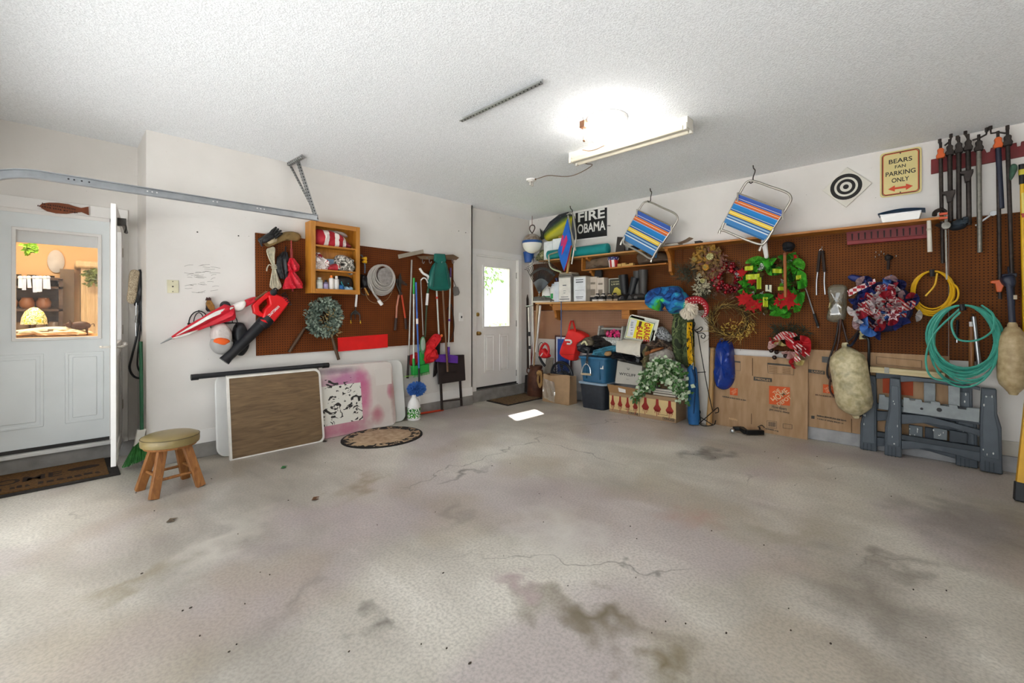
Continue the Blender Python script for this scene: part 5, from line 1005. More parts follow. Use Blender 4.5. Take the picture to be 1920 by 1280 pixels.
T = onsh('black_box', 'small black box alone on the long shelf', 'box', 1310, ZU, .12); T.part('body', MB().box(-.035, .035, -.04, .04, 0, .04), BLACK, bev=.004); T.part('lid', MB().box(-.037, .037, -.042, .042, .03, .042), mat('232326', .5), bev=.003)
# ---------------------------------------------------------------- signs above the shelves
T = Th('political_sign', 'black yard sign with large white block letters FIRE OBAMA', 'sign', 'B', at=(1110, 420), c=.012)
on(T, 'panel', [(1078, 398), (1139, 386.5), (1139, 444), (1079, 451)], .012, .008, WHITE); on(T, 'black_field', [(1079, 399.5), (1138, 388.5), (1138, 442), (1080, 449)], .014, .003, mat('131315', .5))
a, b = T.p(1081, 408, .015), T.p(1135, 404, .015); z1, z2 = T.p(1108, 394.5, .015).z, T.p(1108, 412.5, .015).z
T.text('lettering', 'FIRE', (a.x + b.x) / 2 + .01, (z1 + z2) / 2, (b.x - a.x) * .93, z1 - z2, T.y(.0155), WHITE, bold=.025)
z1, z2 = T.p(1108, 417, .015).z, T.p(1108, 435, .015).z; T.text('lettering', 'OBAMA', (a.x + b.x) / 2 + .01, (z1 + z2) / 2, (b.x - a.x) * .97, z1 - z2, T.y(.0155), WHITE, bold=.02)
T.part('hook', MB().tube([T.p(1139, 423, .012), T.p(1144, 423, .012)], .006, 6), DKSTEEL)
# ---------------------------------------------------------------- far corner
T = Th('net_float', 'round white float with a blue band hanging by the corner', 'float', 'B', loc=(5.42, 4.78, 2.497))
r_ = .162; T.part('ball', MB().ball((0, 0, 0), r_, 28, 18), (lambda k: k.col(k.mix(k.math('MULTIPLY', k.math('GREATER_THAN', k.xyz()[2], .03), k.ramp(k.noise(14, 6), (.35, .55), (.6, .95))), 'e8e4de', '6d5640')))(NT('float_m', .35)))
T.part('band', MB().lathe([(.155, .0), (.165, .0), (.163, .04), (.15, .04)], n=32), mat('1c4f92', .45)); T.part('eye', MB().tube(smooth([V(0, 0, .165), V(.055, 0, .24), V(.035, 0, .295), V(-.035, 0, .295), V(-.055, 0, .24), V(0, 0, .165)], 6), .009, 8), RUST)
T.part('cord', MB().tube([(0, 0, .3), (0, 0, CEIL - 2.497)], .004, 6), mat('7a3a30', .7))
T = Th('mounted_fish', 'mounted mahi fish with dark back and yellow belly', 'mounted fish', 'B', at=(1045, 430), c=.05)
k = NT('mahi', .25); x_, y_, z_ = k.xyz(); f = k.math('ADD', k.math('SUBTRACT', z_, k.math('MULTIPLY', x_, .45)), k.math('MULTIPLY', k.noise(9, 4), .05)); MAHI = k.col(k.ramp(k.math('ADD', k.math('MULTIPLY', f, 2.6), .42), (.25, 'a8a23a'), (.42, 'c9c02a'), (.55, '6b7a2e'), (.68, '2c3636'), (.85, '23262b')))
T.part('body', MB().puff(T.o([(1016, 441), (1019, 433), (1032, 417), (1050, 405), (1062, 400), (1071, 403), (1075, 413), (1074, 428), (1066, 436), (1050, 442), (1034, 448), (1022, 451)], .08), T.y(.0), .12, wr=.02, sharp=.6), MAHI)
T.part('dorsal_fin', MB().ext(T.o([(1016, 438), (1030, 416), (1048, 402), (1066, 397), (1066, 401), (1050, 406), (1034, 418), (1020, 436)], .06), T.y(.06), T.y(.05)), mat('2a2d33', .5)); T.part('ventral_fin', MB().ext(T.o([(1046, 442), (1055, 441), (1050, 452)], .08), T.y(.08), T.y(.07)), mat('9c7d2e', .5)); T.part('tail_fin', MB().ext(T.o([(1019, 437), (1012, 428), (1014, 442), (1008, 452), (1021, 447)], .06), T.y(.06), T.y(.05)), mat('3a3d35', .5))
T = onsh('foam_cooler_lid', 'white foam panels standing on the upper shelf under the fish', 'foam panel', 1036, ZU, .1)
a = T.p(1021, 480, .1); b = T.p(1037, 480, .1); e = T.p(1054, 480, .1); T.part('panel', MB().box(a.x, b.x, -.02, .02, 0, .31), mat('e6e8ec', .7), bev=.004); T.part('panel', MB().box(b.x + .006, e.x, -.02, .02, 0, .34), mat('eceef0', .7), bev=.004)
T = Th('blue_bucket', 'blue bucket half hidden behind the round float', 'bucket', 'B', loc=(5.47, 4.9, 2.2)); T.part('body', MB().lathe([(.07, 0), (.09, .17), (.085, .17), (.06, .02)], n=18), mat('1b4c96', .5)); T.part('rim', MB().lathe([(.094, .155), (.094, .172), (.085, .172)], n=18), mat('1b4c96', .5))
T.part('wall_peg', MB().rod((0, 0, .1), (0, .19, .1), .008), STEEL)
blobthing('camo_net', 'olive camouflage cloth bundled at the upper shelf left end', 'cloth', [(1001, 487), (1003, 478), (1009, 470), (1016, 467), (1018, 478), (1017, 488), (1008, 489)], .14, .1, patchy('olive', ['3c3f2c', '7d7c58', '55563c', 'a09c78'], 14), 4, .5)
# poles and milk can
CANR = mat('5a3524', .6, .3, var=.35, vs=12)
T = Th('milk_can', 'rusty old milk can standing in the corner', 'milk can', 'B', loc=(5.40, 4.68, 0))
T.part('body', MB().lathe([(.135, 0), (.142, .02), (.142, .32), (.13, .37), (.1, .41), (.095, .44), (.11, .49), (.1, .5), (.085, .49)], n=26), CANR)
for s_ in (-1, 1): T.part('handle', MB().tube(smooth([(s_ * .13, -.03, .36), (s_ * .17, -.03, .38), (s_ * .16, -.03, .44), (s_ * .11, -.03, .44)], 4), .009, 6), CANR)
T = Th('jute_rope', 'tan rope coil hanging on the milk can', 'rope', 'B', at=(1012, 710), c=.42)
JR = mat('a5804e', .9, var=.25, vs=60, bump=.6, bs=150)
for k_ in range(4): T.part('loop', MB().tube(smooth([T.p(1011 + 3.5 * math.cos(i * .7) + k_ * .5, 711 + (9 + k_ * 2) * math.sin(i * .7), .43 + .01 * k_) for i in range(9)], 3, True), .011, 6, True), JR)
T.part('knot', MB().ball(T.p(1011, 699, .46), (.05, .035, .04), 12, 8, .3), JR)
def cpole(name, label, cat, a, b, ca, cb, r, m, parts=()):
    T = Th(name, label, cat, 'B', at=a, c=ca); T.part('pole', MB().tube([T.p(*a, ca), T.p(*b, cb)], r, 8), m)
    for pn, mb, mm in parts: T.part(pn, mb(T), mm)
    return T
ALU = mat('d5d2cc', .4, .3); WP = wood('old_pole', '8a6c4c', 'b39470', 'z')
cpole('white_pole', 'tall white pole standing left of the rake', 'pole', (997, 478), (1001, 690), .16, .22, .016, ALU, (('hook_end', lambda T: MB().tube(smooth([T.p(997, 480, .16), T.p(994, 474, .18), T.p(991, 478, .2)], 4), .01, 6), STEEL), ('end_cap', lambda T: MB().tube([T.p(997, 477, .16), T.p(997, 483, .16)], .02, 8), STEEL)))
cpole('crutch_pole', 'thin white pole with a flat top bar and black clamps', 'pole', (991, 576), (994, 688), .3, .26, .014, ALU, (('top_bar', lambda T: MB().tube([T.p(986, 574, .3), T.p(1000, 572, .28)], .01, 8), STEEL), ('clamp', lambda T: MB().tube([T.p(992, 622, .28), T.p(992.3, 630, .28)], .024, 8), BLACK), ('clamp', lambda T: MB().tube([T.p(993, 648, .27), T.p(993.3, 654, .27)], .02, 8), BLACK)))
cpole('bamboo_pole', 'pale bamboo pole leaning from the milk can to the shelf', 'pole', (1007, 572), (1001, 688), .28, .24, .016, WP, (('node', lambda T: MB().tube([T.p(1004, 630, .26), T.p(1003.9, 632, .26)], .02, 8), WP),))
cpole('shovel_handle', 'white painted handle leaning right of the bamboo pole', 'pole', (1013, 575), (1005, 660), .3, .25, .017, ALU, (('end', lambda T: MB().ball(T.p(1013, 574, .3), .02), ALU),))
cpole('dark_stake', 'dark wooden stake in the corner beside the door casing', 'stake', (989, 560), (990, 690), .06, .1, .02, mat('33251d', .8), (('tip', lambda T: MB().tube([T.p(989, 560, .06), T.p(989, 552, .06)], [.02, .006], 6), mat('33251d', .8)),))
T = Th('red_handled_shovel', 'dark shovel with a red shaft leaning between door and milk can', 'shovel', 'B', loc=(5.48, 4.79, 0))
T.part('shaft', MB().tube([(-.1, .1, .95), (-.13, .04, .3)], .013, 8), mat('7a2822', .6)); T.part('blade', MB().hexa([(-.22, .02, .3), (-.06, .02, .33), (-.05, -.02, .06), (-.2, -.02, .02)], [(-.22, .035, .3), (-.06, .035, .33), (-.05, -.005, .06), (-.2, -.005, .02)]), mat('3b3632', .5, .5))
T = Th('leaf_rake', 'black plastic leaf rake standing with its fan upward', 'rake', 'B', at=(1011, 551), c=.3)
n0 = T.p(1011, 551, .3); m = MB(); tips = []
for i in range(24):
    t_ = i / 23; px = 989 + 60 * t_; py = 512 - 24 * math.sin(math.pi * (.08 + .84 * t_)); mid_ = T.p(1011 + (px - 1011) * .55, 551 + (py - 551) * .55, .3)
    tip = T.p(px, py, .3); e = tip + V(0, -.07, .005); T.part('tine', MB().tube([n0 + (mid_ - n0) * .15, mid_, tip, e], [.006, .006, .005, .004], 5), BK)
P = [n0] + [T.p(1011 + (989 + 60 * t_ - 1011) * .46, 551 + (512 - 24 * math.sin(math.pi * (.08 + .84 * t_)) - 551) * .46, .3) for t_ in [i / 10 for i in range(11)]]
T.part('web', MB().hexa([v + V(0, -.004, 0) for v in P], [v + V(0, .004, 0) for v in P]), mat('5b6674', .35)); P2 = [T.p(1011 + (989 + 60 * t_ - 1011) * s_, 551 + (512 - 24 * math.sin(math.pi * (.08 + .84 * t_)) - 551) * s_, .3) for s_, rng in ((.72, range(11)), (.8, range(10, -1, -1))) for t_ in [i / 10 for i in rng]]
T.part('fan_band', MB().hexa([v + V(0, -.003, 0) for v in P2], [v + V(0, .005, 0) for v in P2]), mat('26262a', .45)); T.part('handle', MB().tube([n0, T.p(1006, 610, .28), T.p(1001, 688, .24)], .014, 8), WP)
T = Th('hedge_trimmer', 'red electric trimmer with a round loop handle hung over the milk can', 'trimmer', 'B', at=(1018, 660), c=.3)
TR = mat('c0161c', .4)
T.part('loop_handle', MB().tube(smooth([T.p(1012, 664, .3), T.p(1015, 652, .3), T.p(1021, 644, .3), T.p(1027, 648, .3), T.p(1029, 658, .3), T.p(1026, 668, .3)], 5), .019, 8), TR); T.part('motor', MB().puff(T.o([(1009, 658), (1016, 653), (1022, 660), (1027, 668), (1020, 672), (1012, 671), (1008, 666)], .33), T.y(.25), .08, wr=.05), TR)
T.part('shaft', MB().tube(smooth([T.p(1011, 668, .28), T.p(1016, 678, .28), T.p(1022, 686, .27)], 4), .02, 8), BLACK); T.part('cord', MB().tube(smooth([T.p(1010, 660, .3), T.p(1010, 648, .31), T.p(1015, 642, .3), T.p(1019, 645, .3)], 5), .005, 6), BLACK); T.part('decal', MB().ext(T.o([(1013, 667), (1017, 661), (1017.8, 662), (1014, 668)], .34), T.y(.345), T.y(.33)), WHITE)
T = Th('old_plank', 'weathered grey plank leaning on the wall behind the red trimmer', 'plank', 'B', loc=(XB - .06, bY(1026, 720, .1), 0)); T.solo(MB().hexa([(-.09, -.1, 0), (.09, -.1, 0), (.07, .02, .62), (-.07, .02, .62)], [(-.09, -.075, 0), (.09, -.075, 0), (.07, .045, .62), (-.07, .045, .62)]), wood('grey_plank', '7a7166', '9c9286', 'z'), .004)
T = Th('framed_poster', 'blue framed poster leaning on the wall behind the red bag', 'poster', 'B', loc=(XB - .09, bY(1052, 700, .1), .0))
a, b, t_ = T.p(1040, 630, .09), T.p(1066, 630, .09), T.p(1045, 629, .09).z; T.part('frame', rectring(MB(), a.x, b.x + .05, .2, t_, .02, 0, .025), mat('4a2424', .5), bev=.003); T.part('mat_board', MB().box(a.x + .02, b.x + .03, .012, .016, .22, t_ - .02), mat('d6dbe6', .6)); T.part('print', MB().box(a.x + .05, b.x, .009, .013, .25, t_ - .05), mat('24489c', .5)); T.part('stand_foot', MB().box(a.x, b.x + .05, 0, .03, 0, .2), mat('4a2424', .5))
T = Th('blue_pull_cord', 'blue cord hanging from the shelf in front of the poster', 'cord', 'B', at=(1052, 590), c=.357); T.solo(MB().tube([T.p(1052, 565, .357), T.p(1052.3, 600, .357), T.p(1052, 634, .357), T.p(1051.5, 641, .357)], .007, 6).ball(T.p(1051.5, 642, .357), .016), mat('3f5f8c', .6))
T = Th('corner_doormat', 'brown speckled mat with a dark edge before the back door', 'doormat', 'D', loc=(4.95, 4.71, 0))
q = [T.f(912, 752), T.f(952, 761), T.f(1017, 747), T.f(985, 738)]
T.part('rubber_edge', MB().hexa([V(v.x, v.y, 0) for v in q], [V(v.x, v.y, .012) for v in q]), mat('241d19', .9)); cq = sum(q, V(0, 0, 0)) / 4; T.part('pile', MB().hexa([V(*((v - cq) * .92 + cq).xy, .012) for v in q], [V(*((v - cq) * .92 + cq).xy, .018) for v in q]), mat('6a5236', .95, var=.6, vs=45))
# ---------------------------------------------------------------- folding beach chairs hung from the ceiling
def hook(label, px, py, X=None):
    q = onZ(px, py, CEIL); T = Th('ceiling_hook', label, 'hook', 'B', loc=q)
    return T, q
ALT = mat('b9b4aa', .35, .8, var=.08, vs=30)
CH = [('2f62b5', 0), ('3a58a8', .03), ('e8e4da', .11), ('2f5fb0', .125), ('d9701e', .17), ('efe6d8', .225), ('cf661c', .235), ('3b3f80', .29), ('e2e6ea', .305), ('1f7fc4', .32), ('1a78ba', .42), ('c9d6e0', .49), ('184f9a', .505), ('e6c64e', .55), ('f0d97a', .6), ('e0bd3e', .63), ('184f8c', .68), ('8fb4d0', .72), ('1d5a94', .77), ('cfdbe4', .81), ('3f7fb8', .85), ('3f7fb8', 1.)]
def beach_chair(label, hk, cor, leg, low, hlabel, c=.39):
    # hk: hook at the ceiling; cor: outer frame corners TL, TR, BR, BL; leg: lower U-bar corners; low: fabric fraction start/end
    q = onZ(*hk, CEIL); c = XB - q.x
    H = Th('ceiling_hook', hlabel, 'hook', 'B', loc=q); e = Th('x', '', '', 'B', at=cor[4], c=c); tip = H.Mi @ e.loc
    H.solo(MB().tube(smooth([(0, 0, 0), (.004, 0, -.03), (.02, 0, tip.z * .4), (tip.x, 0, tip.z * .8), (tip.x, -.004, tip.z - .012), (tip.x - .02, -.01, tip.z - .03), (tip.x - .035, -.01, tip.z - .01)], 5), .006, 6), DKSTEEL)
    T = Th('beach_chair', label, 'chair', 'B', at=cor[0], c=c)
    A, B, C, D = [T.p(*p, c) for p in cor[:4]]
    def rc(p, q_, r, t): return q_ + (p - q_) * t
    path = [D, D.lerp(A, .5), D.lerp(A, .86), A.lerp(D, .03) + (B - A) * .05, A.lerp(B, .2), A.lerp(B, .5), A.lerp(B, .82), B.lerp(A, .04) + (C - B) * .05, B.lerp(C, .16), B.lerp(C, .5), C]
    T.part('back_frame', MB().tube(smooth(path, 6), .0125, 10), ALT)
    f0, f1 = low
    a, b, c2, d = A.lerp(D, f0), B.lerp(C, f0), B.lerp(C, f1), A.lerp(D, f1); off = V(0, -.016, 0)
    ux = (b - a).normalized(); L = (d - a).length
    k = NT('webbing', .8); 
    # bands run parallel to the top bar: measured along the side rail
    dv = (d - a).normalized(); nrm = V(dv.x - ux.x * dv.dot(ux), 0, dv.z - ux.z * dv.dot(ux)); hgt = (d - a).dot(nrm.normalized()); nv = nrm.normalized()
    dt = k.n('VectorMath', operation='DOT_PRODUCT'); k.l(k.tc, dt.inputs[0]); dt.inputs[1].default_value = nv
    f = k.math('DIVIDE', k.math('SUBTRACT', dt.outputs['Value'], a.dot(nv)), hgt)
    r = k.n('ValToRGB'); r.color_ramp.interpolation = 'CONSTANT'; cr = r.color_ramp
    st = CH
    while len(cr.elements) < len(st): cr.elements.new(.5)
    for el, (cl, p) in zip(cr.elements, st): el.position = p; el.color = hexc(cl) + (1,)
    k.l(f, r.inputs[0]); fab = k.col(r.outputs[0])
    T.part('fabric', MB().hexa([v + off for v in (a, b, c2, d)], [v + off * .3 for v in (a, b, c2, d)]), fab)
    T.part('top_bar', MB().tube([a + V(0, -.01, .012), b + V(0, -.01, .012)], .009, 8), ALT)
    l = [T.p(*p, c + .05) for p in leg]; T.part('leg_frame', MB().tube(smooth(l, 5), .0125, 10), ALT)
    g = T.part('seat_fabric', MB().hexa([d.lerp(a, .12) + V(0, .03, 0), c2.lerp(b, .12) + V(0, .03, 0), c2 + V(0, .06, -.02), d + V(0, .06, -.02)], [d.lerp(a, .12) + V(0, .036, 0), c2.lerp(b, .12) + V(0, .036, 0), c2 + V(0, .066, -.02), d + V(0, .066, -.02)]), fab)
    for p in (cor[2], cor[3]):
        e = T.p(*p, c); T.part('foot_tip', MB().tube([e, e + V(-.012, 0, -.035)], .015, 8), ALT)
    for u in (A.lerp(D, f0 + .02), B.lerp(C, f0 + .02)): T.part('pivot', MB().tube([u + V(0, -.03, .03), u + V(0, -.03, -.07)], .009, 8), ALT)
    return T
beach_chair('striped beach chair hung by its frame, nearer the corner', (1219, 353), [(1209, 374), (1276, 405), (1222, 486), (1165, 454), (1220, 374)], [(1171, 443), (1169, 455), (1176, 460), (1200, 473), (1220, 485), (1228, 475), (1240, 455)], (.26, .92), 'ceiling hook holding the chair nearer the corner')
beach_chair('striped beach chair hung by its frame above the green wreath', (1412, 310), [(1402, 335), (1490, 366), (1426, 464), (1350, 432), (1412, 338)], [(1355, 424), (1353, 431), (1360, 433), (1395, 448), (1425, 458), (1436, 452), (1450, 430)], (.3, .84), 'ceiling hook holding the chair above the green wreath')
q = onZ(1069, 386, CEIL); c_ = XB - q.x
H = Th('ceiling_hook', 'ceiling hook holding the blue folded chair', 'hook', 'B', loc=q); e = H.Mi @ Th('x', '', '', 'B', at=(1073, 400), c=c_).loc
H.solo(MB().tube(smooth([(0, 0, 0), (.01, 0, -.04), (e.x, 0, e.z * .6), (e.x, 0, e.z), (e.x - .02, 0, e.z - .03), (e.x - .04, 0, e.z)], 5), .007, 6), DKSTEEL)
T = Th('blue_folding_chair', 'folded lounge chair with bright blue and pink fabric hung by the sign', 'chair', 'B', at=(1065, 440), c=c_)
on(T, 'fabric', [(1063.6, 409), (1068, 430), (1071, 459), (1063, 490), (1056.8, 508), (1050, 488), (1045.6, 470), (1055, 438)], c_ + .02, .02, mat('1566c8', .6, var=.15), .004)
for P_ in ([(1056, 452), (1062, 440), (1064, 450), (1057, 470), (1053, 478)], [(1054, 440), (1057, 442), (1054, 460), (1051, 462)]): on(T, 'pink_flower', P_, c_ + .024, .004, mat('d02a6a', .6))
T.part('frame', MB().tube(smooth([T.p(1063, 402, c_), T.p(1073, 399, c_), T.p(1077, 420, c_), T.p(1080, 445, c_), T.p(1076, 470, c_), T.p(1072, 495, c_)], 5), .012, 8).tube(smooth([T.p(1065, 404, c_ + .02), T.p(1070, 430, c_ + .02), T.p(1077, 458, c_ + .02), T.p(1079, 470, c_ + .02)], 5), .012, 8), ALT)
T.part('wooden_arm', MB().bar(T.p(1071, 460, c_ - .02), T.p(1063.5, 512, c_ - .02), .03, .02, (0, 1, 0)), wood('arm', 'b58a50', 'd0a868', 'z')); T.part('red_edge', MB().tube([T.p(1071, 460, c_ + .02), T.p(1064, 490, c_ + .02), T.p(1058, 508, c_ + .02)], .008, 6), mat('b01c30', .6))
T.part('leg', MB().tube(smooth([T.p(1046, 472, c_), T.p(1031, 477, c_), T.p(1029, 482, c_), T.p(1033, 501, c_), T.p(1053, 510, c_)], 5), .013, 8), ALT); T.part('mesh_pocket', MB().ext(T.o([(1073, 405), (1078, 410), (1080, 440), (1076, 450), (1071, 440)], c_ - .01), T.y(c_ - .01), T.y(c_ - .03)), mat('4b4f55', .7))
# ================================================================ THE PILE UNDER THE SHOE SHELF
FB = .36                                                  # how far the fronts of the boxes stand off the wall
CARD = mat('a98a68', .8, var=.08, vs=12, bump=.1, bs=60); CARDD = mat('9c764c', .8, var=.08)
T = Th('paper_bag', 'crumpled brown paper bag standing left of the totes', 'paper bag', 'B', loc=onZ(1042, 756))
f0, f1 = T.f(1017, 751.5), T.f(1067, 759.6); dd = .2; hh = .42
T.part('front_panel', MB().grid(lambda u, v: V(f0.x + (f1.x - f0.x) * u, f0.y + (f1.y - f0.y) * u - .015 * math.sin(u * 9 + v * 4) * v + .02 * v, hh * v * (1 - .04 * math.sin(u * 5))), 16, 10), CARD)
T.part('back_panel', MB().grid(lambda u, v: V(f0.x + (f1.x - f0.x) * u, f0.y + (f1.y - f0.y) * u + dd - .02 * v, hh * .97 * v), 8, 6), CARD)
for s_, e in ((0, f0), (1, f1)): T.part('gusset', MB().grid(lambda u, v, e=e, s_=s_: V(e.x + (.03 if s_ == 0 else -.03) * math.sin(math.pi * u) * v, e.y + dd * u + .02 * v * (1 - u) - .02 * v * u, hh * v * .98), 8, 6), CARD)
T.part('bottom', MB().box(f0.x, f1.x, min(f0.y, f1.y), max(f0.y, f1.y) + dd, 0, .003), CARD)
T.part('clear_sheet', MB().grid(lambda u, v: V(f0.x + .03 + .22 * u, f0.y + (f1.y - f0.y) * .3 * u - .02 - .008 * math.sin(u * 14 + v * 6), .06 + .3 * v - .05 * u), 10, 8), glassmat('bag_plastic', 'fbfaf6', .3, .2, 'efe8dc'))
T = Th('box_fan', 'black round fan leaning behind the paper bag', 'fan', 'B', loc=(XB - .22, onX(1053, 702, XB - .22).y, 0))
cz = T.p(1053, 703, .22).z; FBK = mat('1b1d22', .4, var=.1); rr = .2
T.part('rim', MB().tube([(rr * math.cos(i * .1963), 0, cz + rr * math.sin(i * .1963)) for i in range(32)], .022, 8, True), FBK)
for j, r_ in enumerate((.06, .09, .12, .15, .178)): T.part('grille_ring', MB().tube([(r_ * math.cos(i * .2618), -.035 + .006 * j, cz + r_ * math.sin(i * .2618)) for i in range(24)], .0045, 5, True), mat('3a3e48', .4))
m0 = None
for i in range(24):
    a = i * .2618; T.part('grille_spoke', MB().tube([(.05 * math.cos(a), -.038, cz + .05 * math.sin(a)), (.19 * math.cos(a + .25), -.008, cz + .19 * math.sin(a + .25))], .003, 4), FBK)
T.part('hub', MB().lathe([(.05, 0), (.048, .01), (0, .014)], (0, -.036, cz), (0, -1, 0), 20), mat('3c414b', .4)); T.part('motor', MB().lathe([(.07, 0), (.06, .09), (0, .095)], (0, .0, cz), (0, 1, 0), 16), FBK)
for i in range(4):
    a = i * math.pi / 2; T.part('blade', MB().hexa([V(.04 * math.cos(a), 0, cz + .04 * math.sin(a)), V(.17 * math.cos(a - .3), -.015, cz + .17 * math.sin(a - .3)), V(.17 * math.cos(a + .35), .015, cz + .17 * math.sin(a + .35))], [V(.04 * math.cos(a), .004, cz + .04 * math.sin(a)), V(.17 * math.cos(a - .3), -.011, cz + .17 * math.sin(a - .3)), V(.17 * math.cos(a + .35), .019, cz + .17 * math.sin(a + .35))]), FBK)
T.part('stand', MB().tube([(-.12, .0, cz - .17), (-.12, -.06, .012), (.12, -.06, .012), (.12, 0, cz - .17)], .012, 8), FBK)
# ---- totes
def tote(name, label, xa, xb, yf, dp, z0, h, m, rim, taper=.03, lidm=None):
    T = Th(name, label, 'tote', 'B', loc=(XB - yf, (xa + xb) / 2, z0)); w2 = (xa - xb) / 2
    def ringr(w, y0, y1, r, z): return [V(x, y, z) for x, y in tablepoly(-w, w, y0, y1, r, 3)]
    a = ringr(w2 - taper, taper, dp - taper, .05, 0); b = ringr(w2, 0, dp, .05, h); n = len(a)
    T.part('tub', MB().add(a + b, [tuple(range(n))] + [(i, (i + 1) % n, n + (i + 1) % n, n + i) for i in range(n)]), m)
    c1, c2 = ringr(w2 + .018, -.018, dp + .018, .06, h - .03), ringr(w2 + .02, -.02, dp + .02, .06, h)
    T.part('lid' if lidm else 'rim', MB().hexa(c1, c2), lidm or rim, bev=.005)
    return T, w2
ya, yb = 3.70, 3.28
T, w2 = tote('dark_tote', 'dark navy storage tote on the floor under the blue one', ya, yb, .43, .36, 0, .375, mat('2b3038', .5, var=.2, vs=20), None, .03, mat('8fa3b5', .45)); DT = T
T, w2 = tote('blue_tote', 'blue storage tote stacked on the dark tote', ya + .0, yb - .02, .43, .36, .376, .36, mat('2d6488', .45, var=.08), mat('2f6b92', .45))
T.part('sticker', MB().box(w2 - .1, w2 - .04, .012, .02, .2, .25), WHITE); BT = T
for x in (-.1, .12): T.part('moulded_rib', MB().box(x - .01, x + .01, .0, .03, .05, .3), mat('2d6488', .45, var=.08), bev=.003)
ZT = .74
def pile(name, label, cat, outline, c, d, m, seed=0, wr=.3, fr=11, back=None):
    T = Th(name, label, cat, 'B', at=outline[0], c=c); T.solo(MB().puff(T.o(outline, c), T.y(c - d if back is None else back), d, seed=seed, wr=wr, fr=fr), m); return T
pile('black_boot_bag', 'shiny black bag bulging over the blue tote rim', 'bag', [(1076, 650), (1077, 642), (1086, 637), (1098, 640), (1106, 650), (1108, 660), (1096, 664), (1080, 660)], .42, .2, mat('1a1c22', .3, var=.1), 3, .1)
pile('teal_shirt', 'teal shirt hanging over the blue tote edge', 'shirt', [(1105, 664), (1110, 656), (1124, 652), (1140, 648), (1154, 650), (1153, 658), (1136, 664), (1126, 669), (1112, 668)], .45, .12, mat('3f7f96', .8, var=.2, vs=14), 6, .5, 18)
pile('dark_jacket', 'dark crumpled jacket on top of the blue tote', 'jacket', [(1098, 640), (1106, 630), (1120, 628), (1132, 634), (1146, 644), (1150, 650), (1130, 653), (1108, 652)], .4, .2, mat('2a2422', .8, var=.4, vs=18), 8, .5, 16)
T = Th('khaki_shoe', 'khaki sneaker lying on the dark jacket', 'shoe', 'B', at=(1098, 640), c=.46); T.part('upper', MB().puff(T.o([(1089, 642), (1092, 634), (1100, 632), (1108, 640), (1106, 648), (1096, 648)], .46), T.y(.36), .1, seed=3), mat('6a5f4c', .8, var=.4, vs=25)); T.part('sole', MB().tube(smooth([T.p(1090, 645, .47), T.p(1096, 640, .48), T.p(1101, 647, .48)], 4), .014, 6), mat('d0cba2', .6))
T = Th('stirrup', 'steel riding stirrup on a black strap hung over the tote', 'stirrup', 'B', at=(1100, 680), c=.47)
T.part('strap', MB().tube(smooth([T.p(1105, 652, .44), T.p(1102, 662, .475), T.p(1100, 680, .475)], 4), .018, 8, flat=.3), BLACK)
T.part('bow', MB().tube(smooth([T.p(1091, 700, .475), T.p(1093, 689, .475), T.p(1099, 682, .475), T.p(1106, 689, .475), T.p(1107.5, 701, .475)], 6), .009, 8), CHROME); T.part('tread', MB().bar(T.p(1090, 700.5, .475), T.p(1108, 702, .475), .02, .03), mat('b9a98c', .5, .4), bev=.003); T.part('buckle', MB().tube([T.p(1100 + 2.5 * math.cos(i * .785), 680 + 3 * math.sin(i * .785), .478) for i in range(8)], .004, 6, True), CHROME)
pile('cork_block', 'small tan sponge tucked at the tote rim', 'sponge', [(1131, 665), (1134, 659), (1141, 659), (1142, 665), (1136, 668)], .46, .06, mat('b58f60', .9), 2, .1)
pile('black_duffel', 'long black duffel bag lying between the tote and white sheet', 'bag', [(1141, 663), (1150, 658), (1165, 658), (1185, 664), (1202, 668), (1201, 684), (1180, 680), (1158, 674), (1144, 672)], .42, .22, mat('15151a', .45, var=.2), 5, .35, 14)
# garden box
T = Th('garden_crate', 'grey wooden garden tote box with raised lettering and side handles', 'crate', 'B', loc=(XB - .36, bY(1135, 640, .36), T.p(1135, 646, .36).z + T.loc.z))
GW = wood('grey_wood', '8a8a84', 'b0aea6', 'x'); a, b = T.p(1121, 645, .36), T.p(1161, 645, .36); zt = T.p(1140, 632, .36).z; hs = T.p(1110, 613, .3).z
sc_ = [(a.x, 0), (b.x, 0)]; n_ = 9; top = [(b.x + (a.x - b.x) * i / (n_ * 3), zt - .012 + .016 * abs(math.sin(i / 3 * math.pi))) for i in range(n_ * 3 + 1)]
T.part('front_board', MB().ext(sc_ + top, 0, .02), GW); T.part('back_board', MB().ext([(a.x, 0), (b.x, 0), (b.x, hs), (a.x, hs)], .2, .22), mat('4a3d32', .8)); T.part('floor_board', MB().box(a.x, b.x, .02, .2, 0, .015), GW)
for x in (a.x - .03, b.x): T.part('end_board', MB().hexa([V(x, 0, 0), V(x, .22, 0), V(x, .16, hs + .02), V(x, .06, hs + .02)], [V(x + .025, 0, 0), V(x + .025, .22, 0), V(x + .025, .16, hs + .02), V(x + .025, .06, hs + .02)]), GW, bev=.003)
T.part('handle', MB().rod((a.x - .02, .11, hs - .02), (b.x + .02, .11, hs - .02), .016), GW); T.text('lettering', 'GARDENERS', (a.x + b.x) / 2, zt * .42, (b.x - a.x) * .85, zt * .4, -.001, mat('dfe0da', .7), bold=.02)
G = Th('pink_flowers', 'bunch of pink artificial flowers in the garden box', 'flowers', 'B', at=(1152, 624), c=.28); R = random.Random(5)
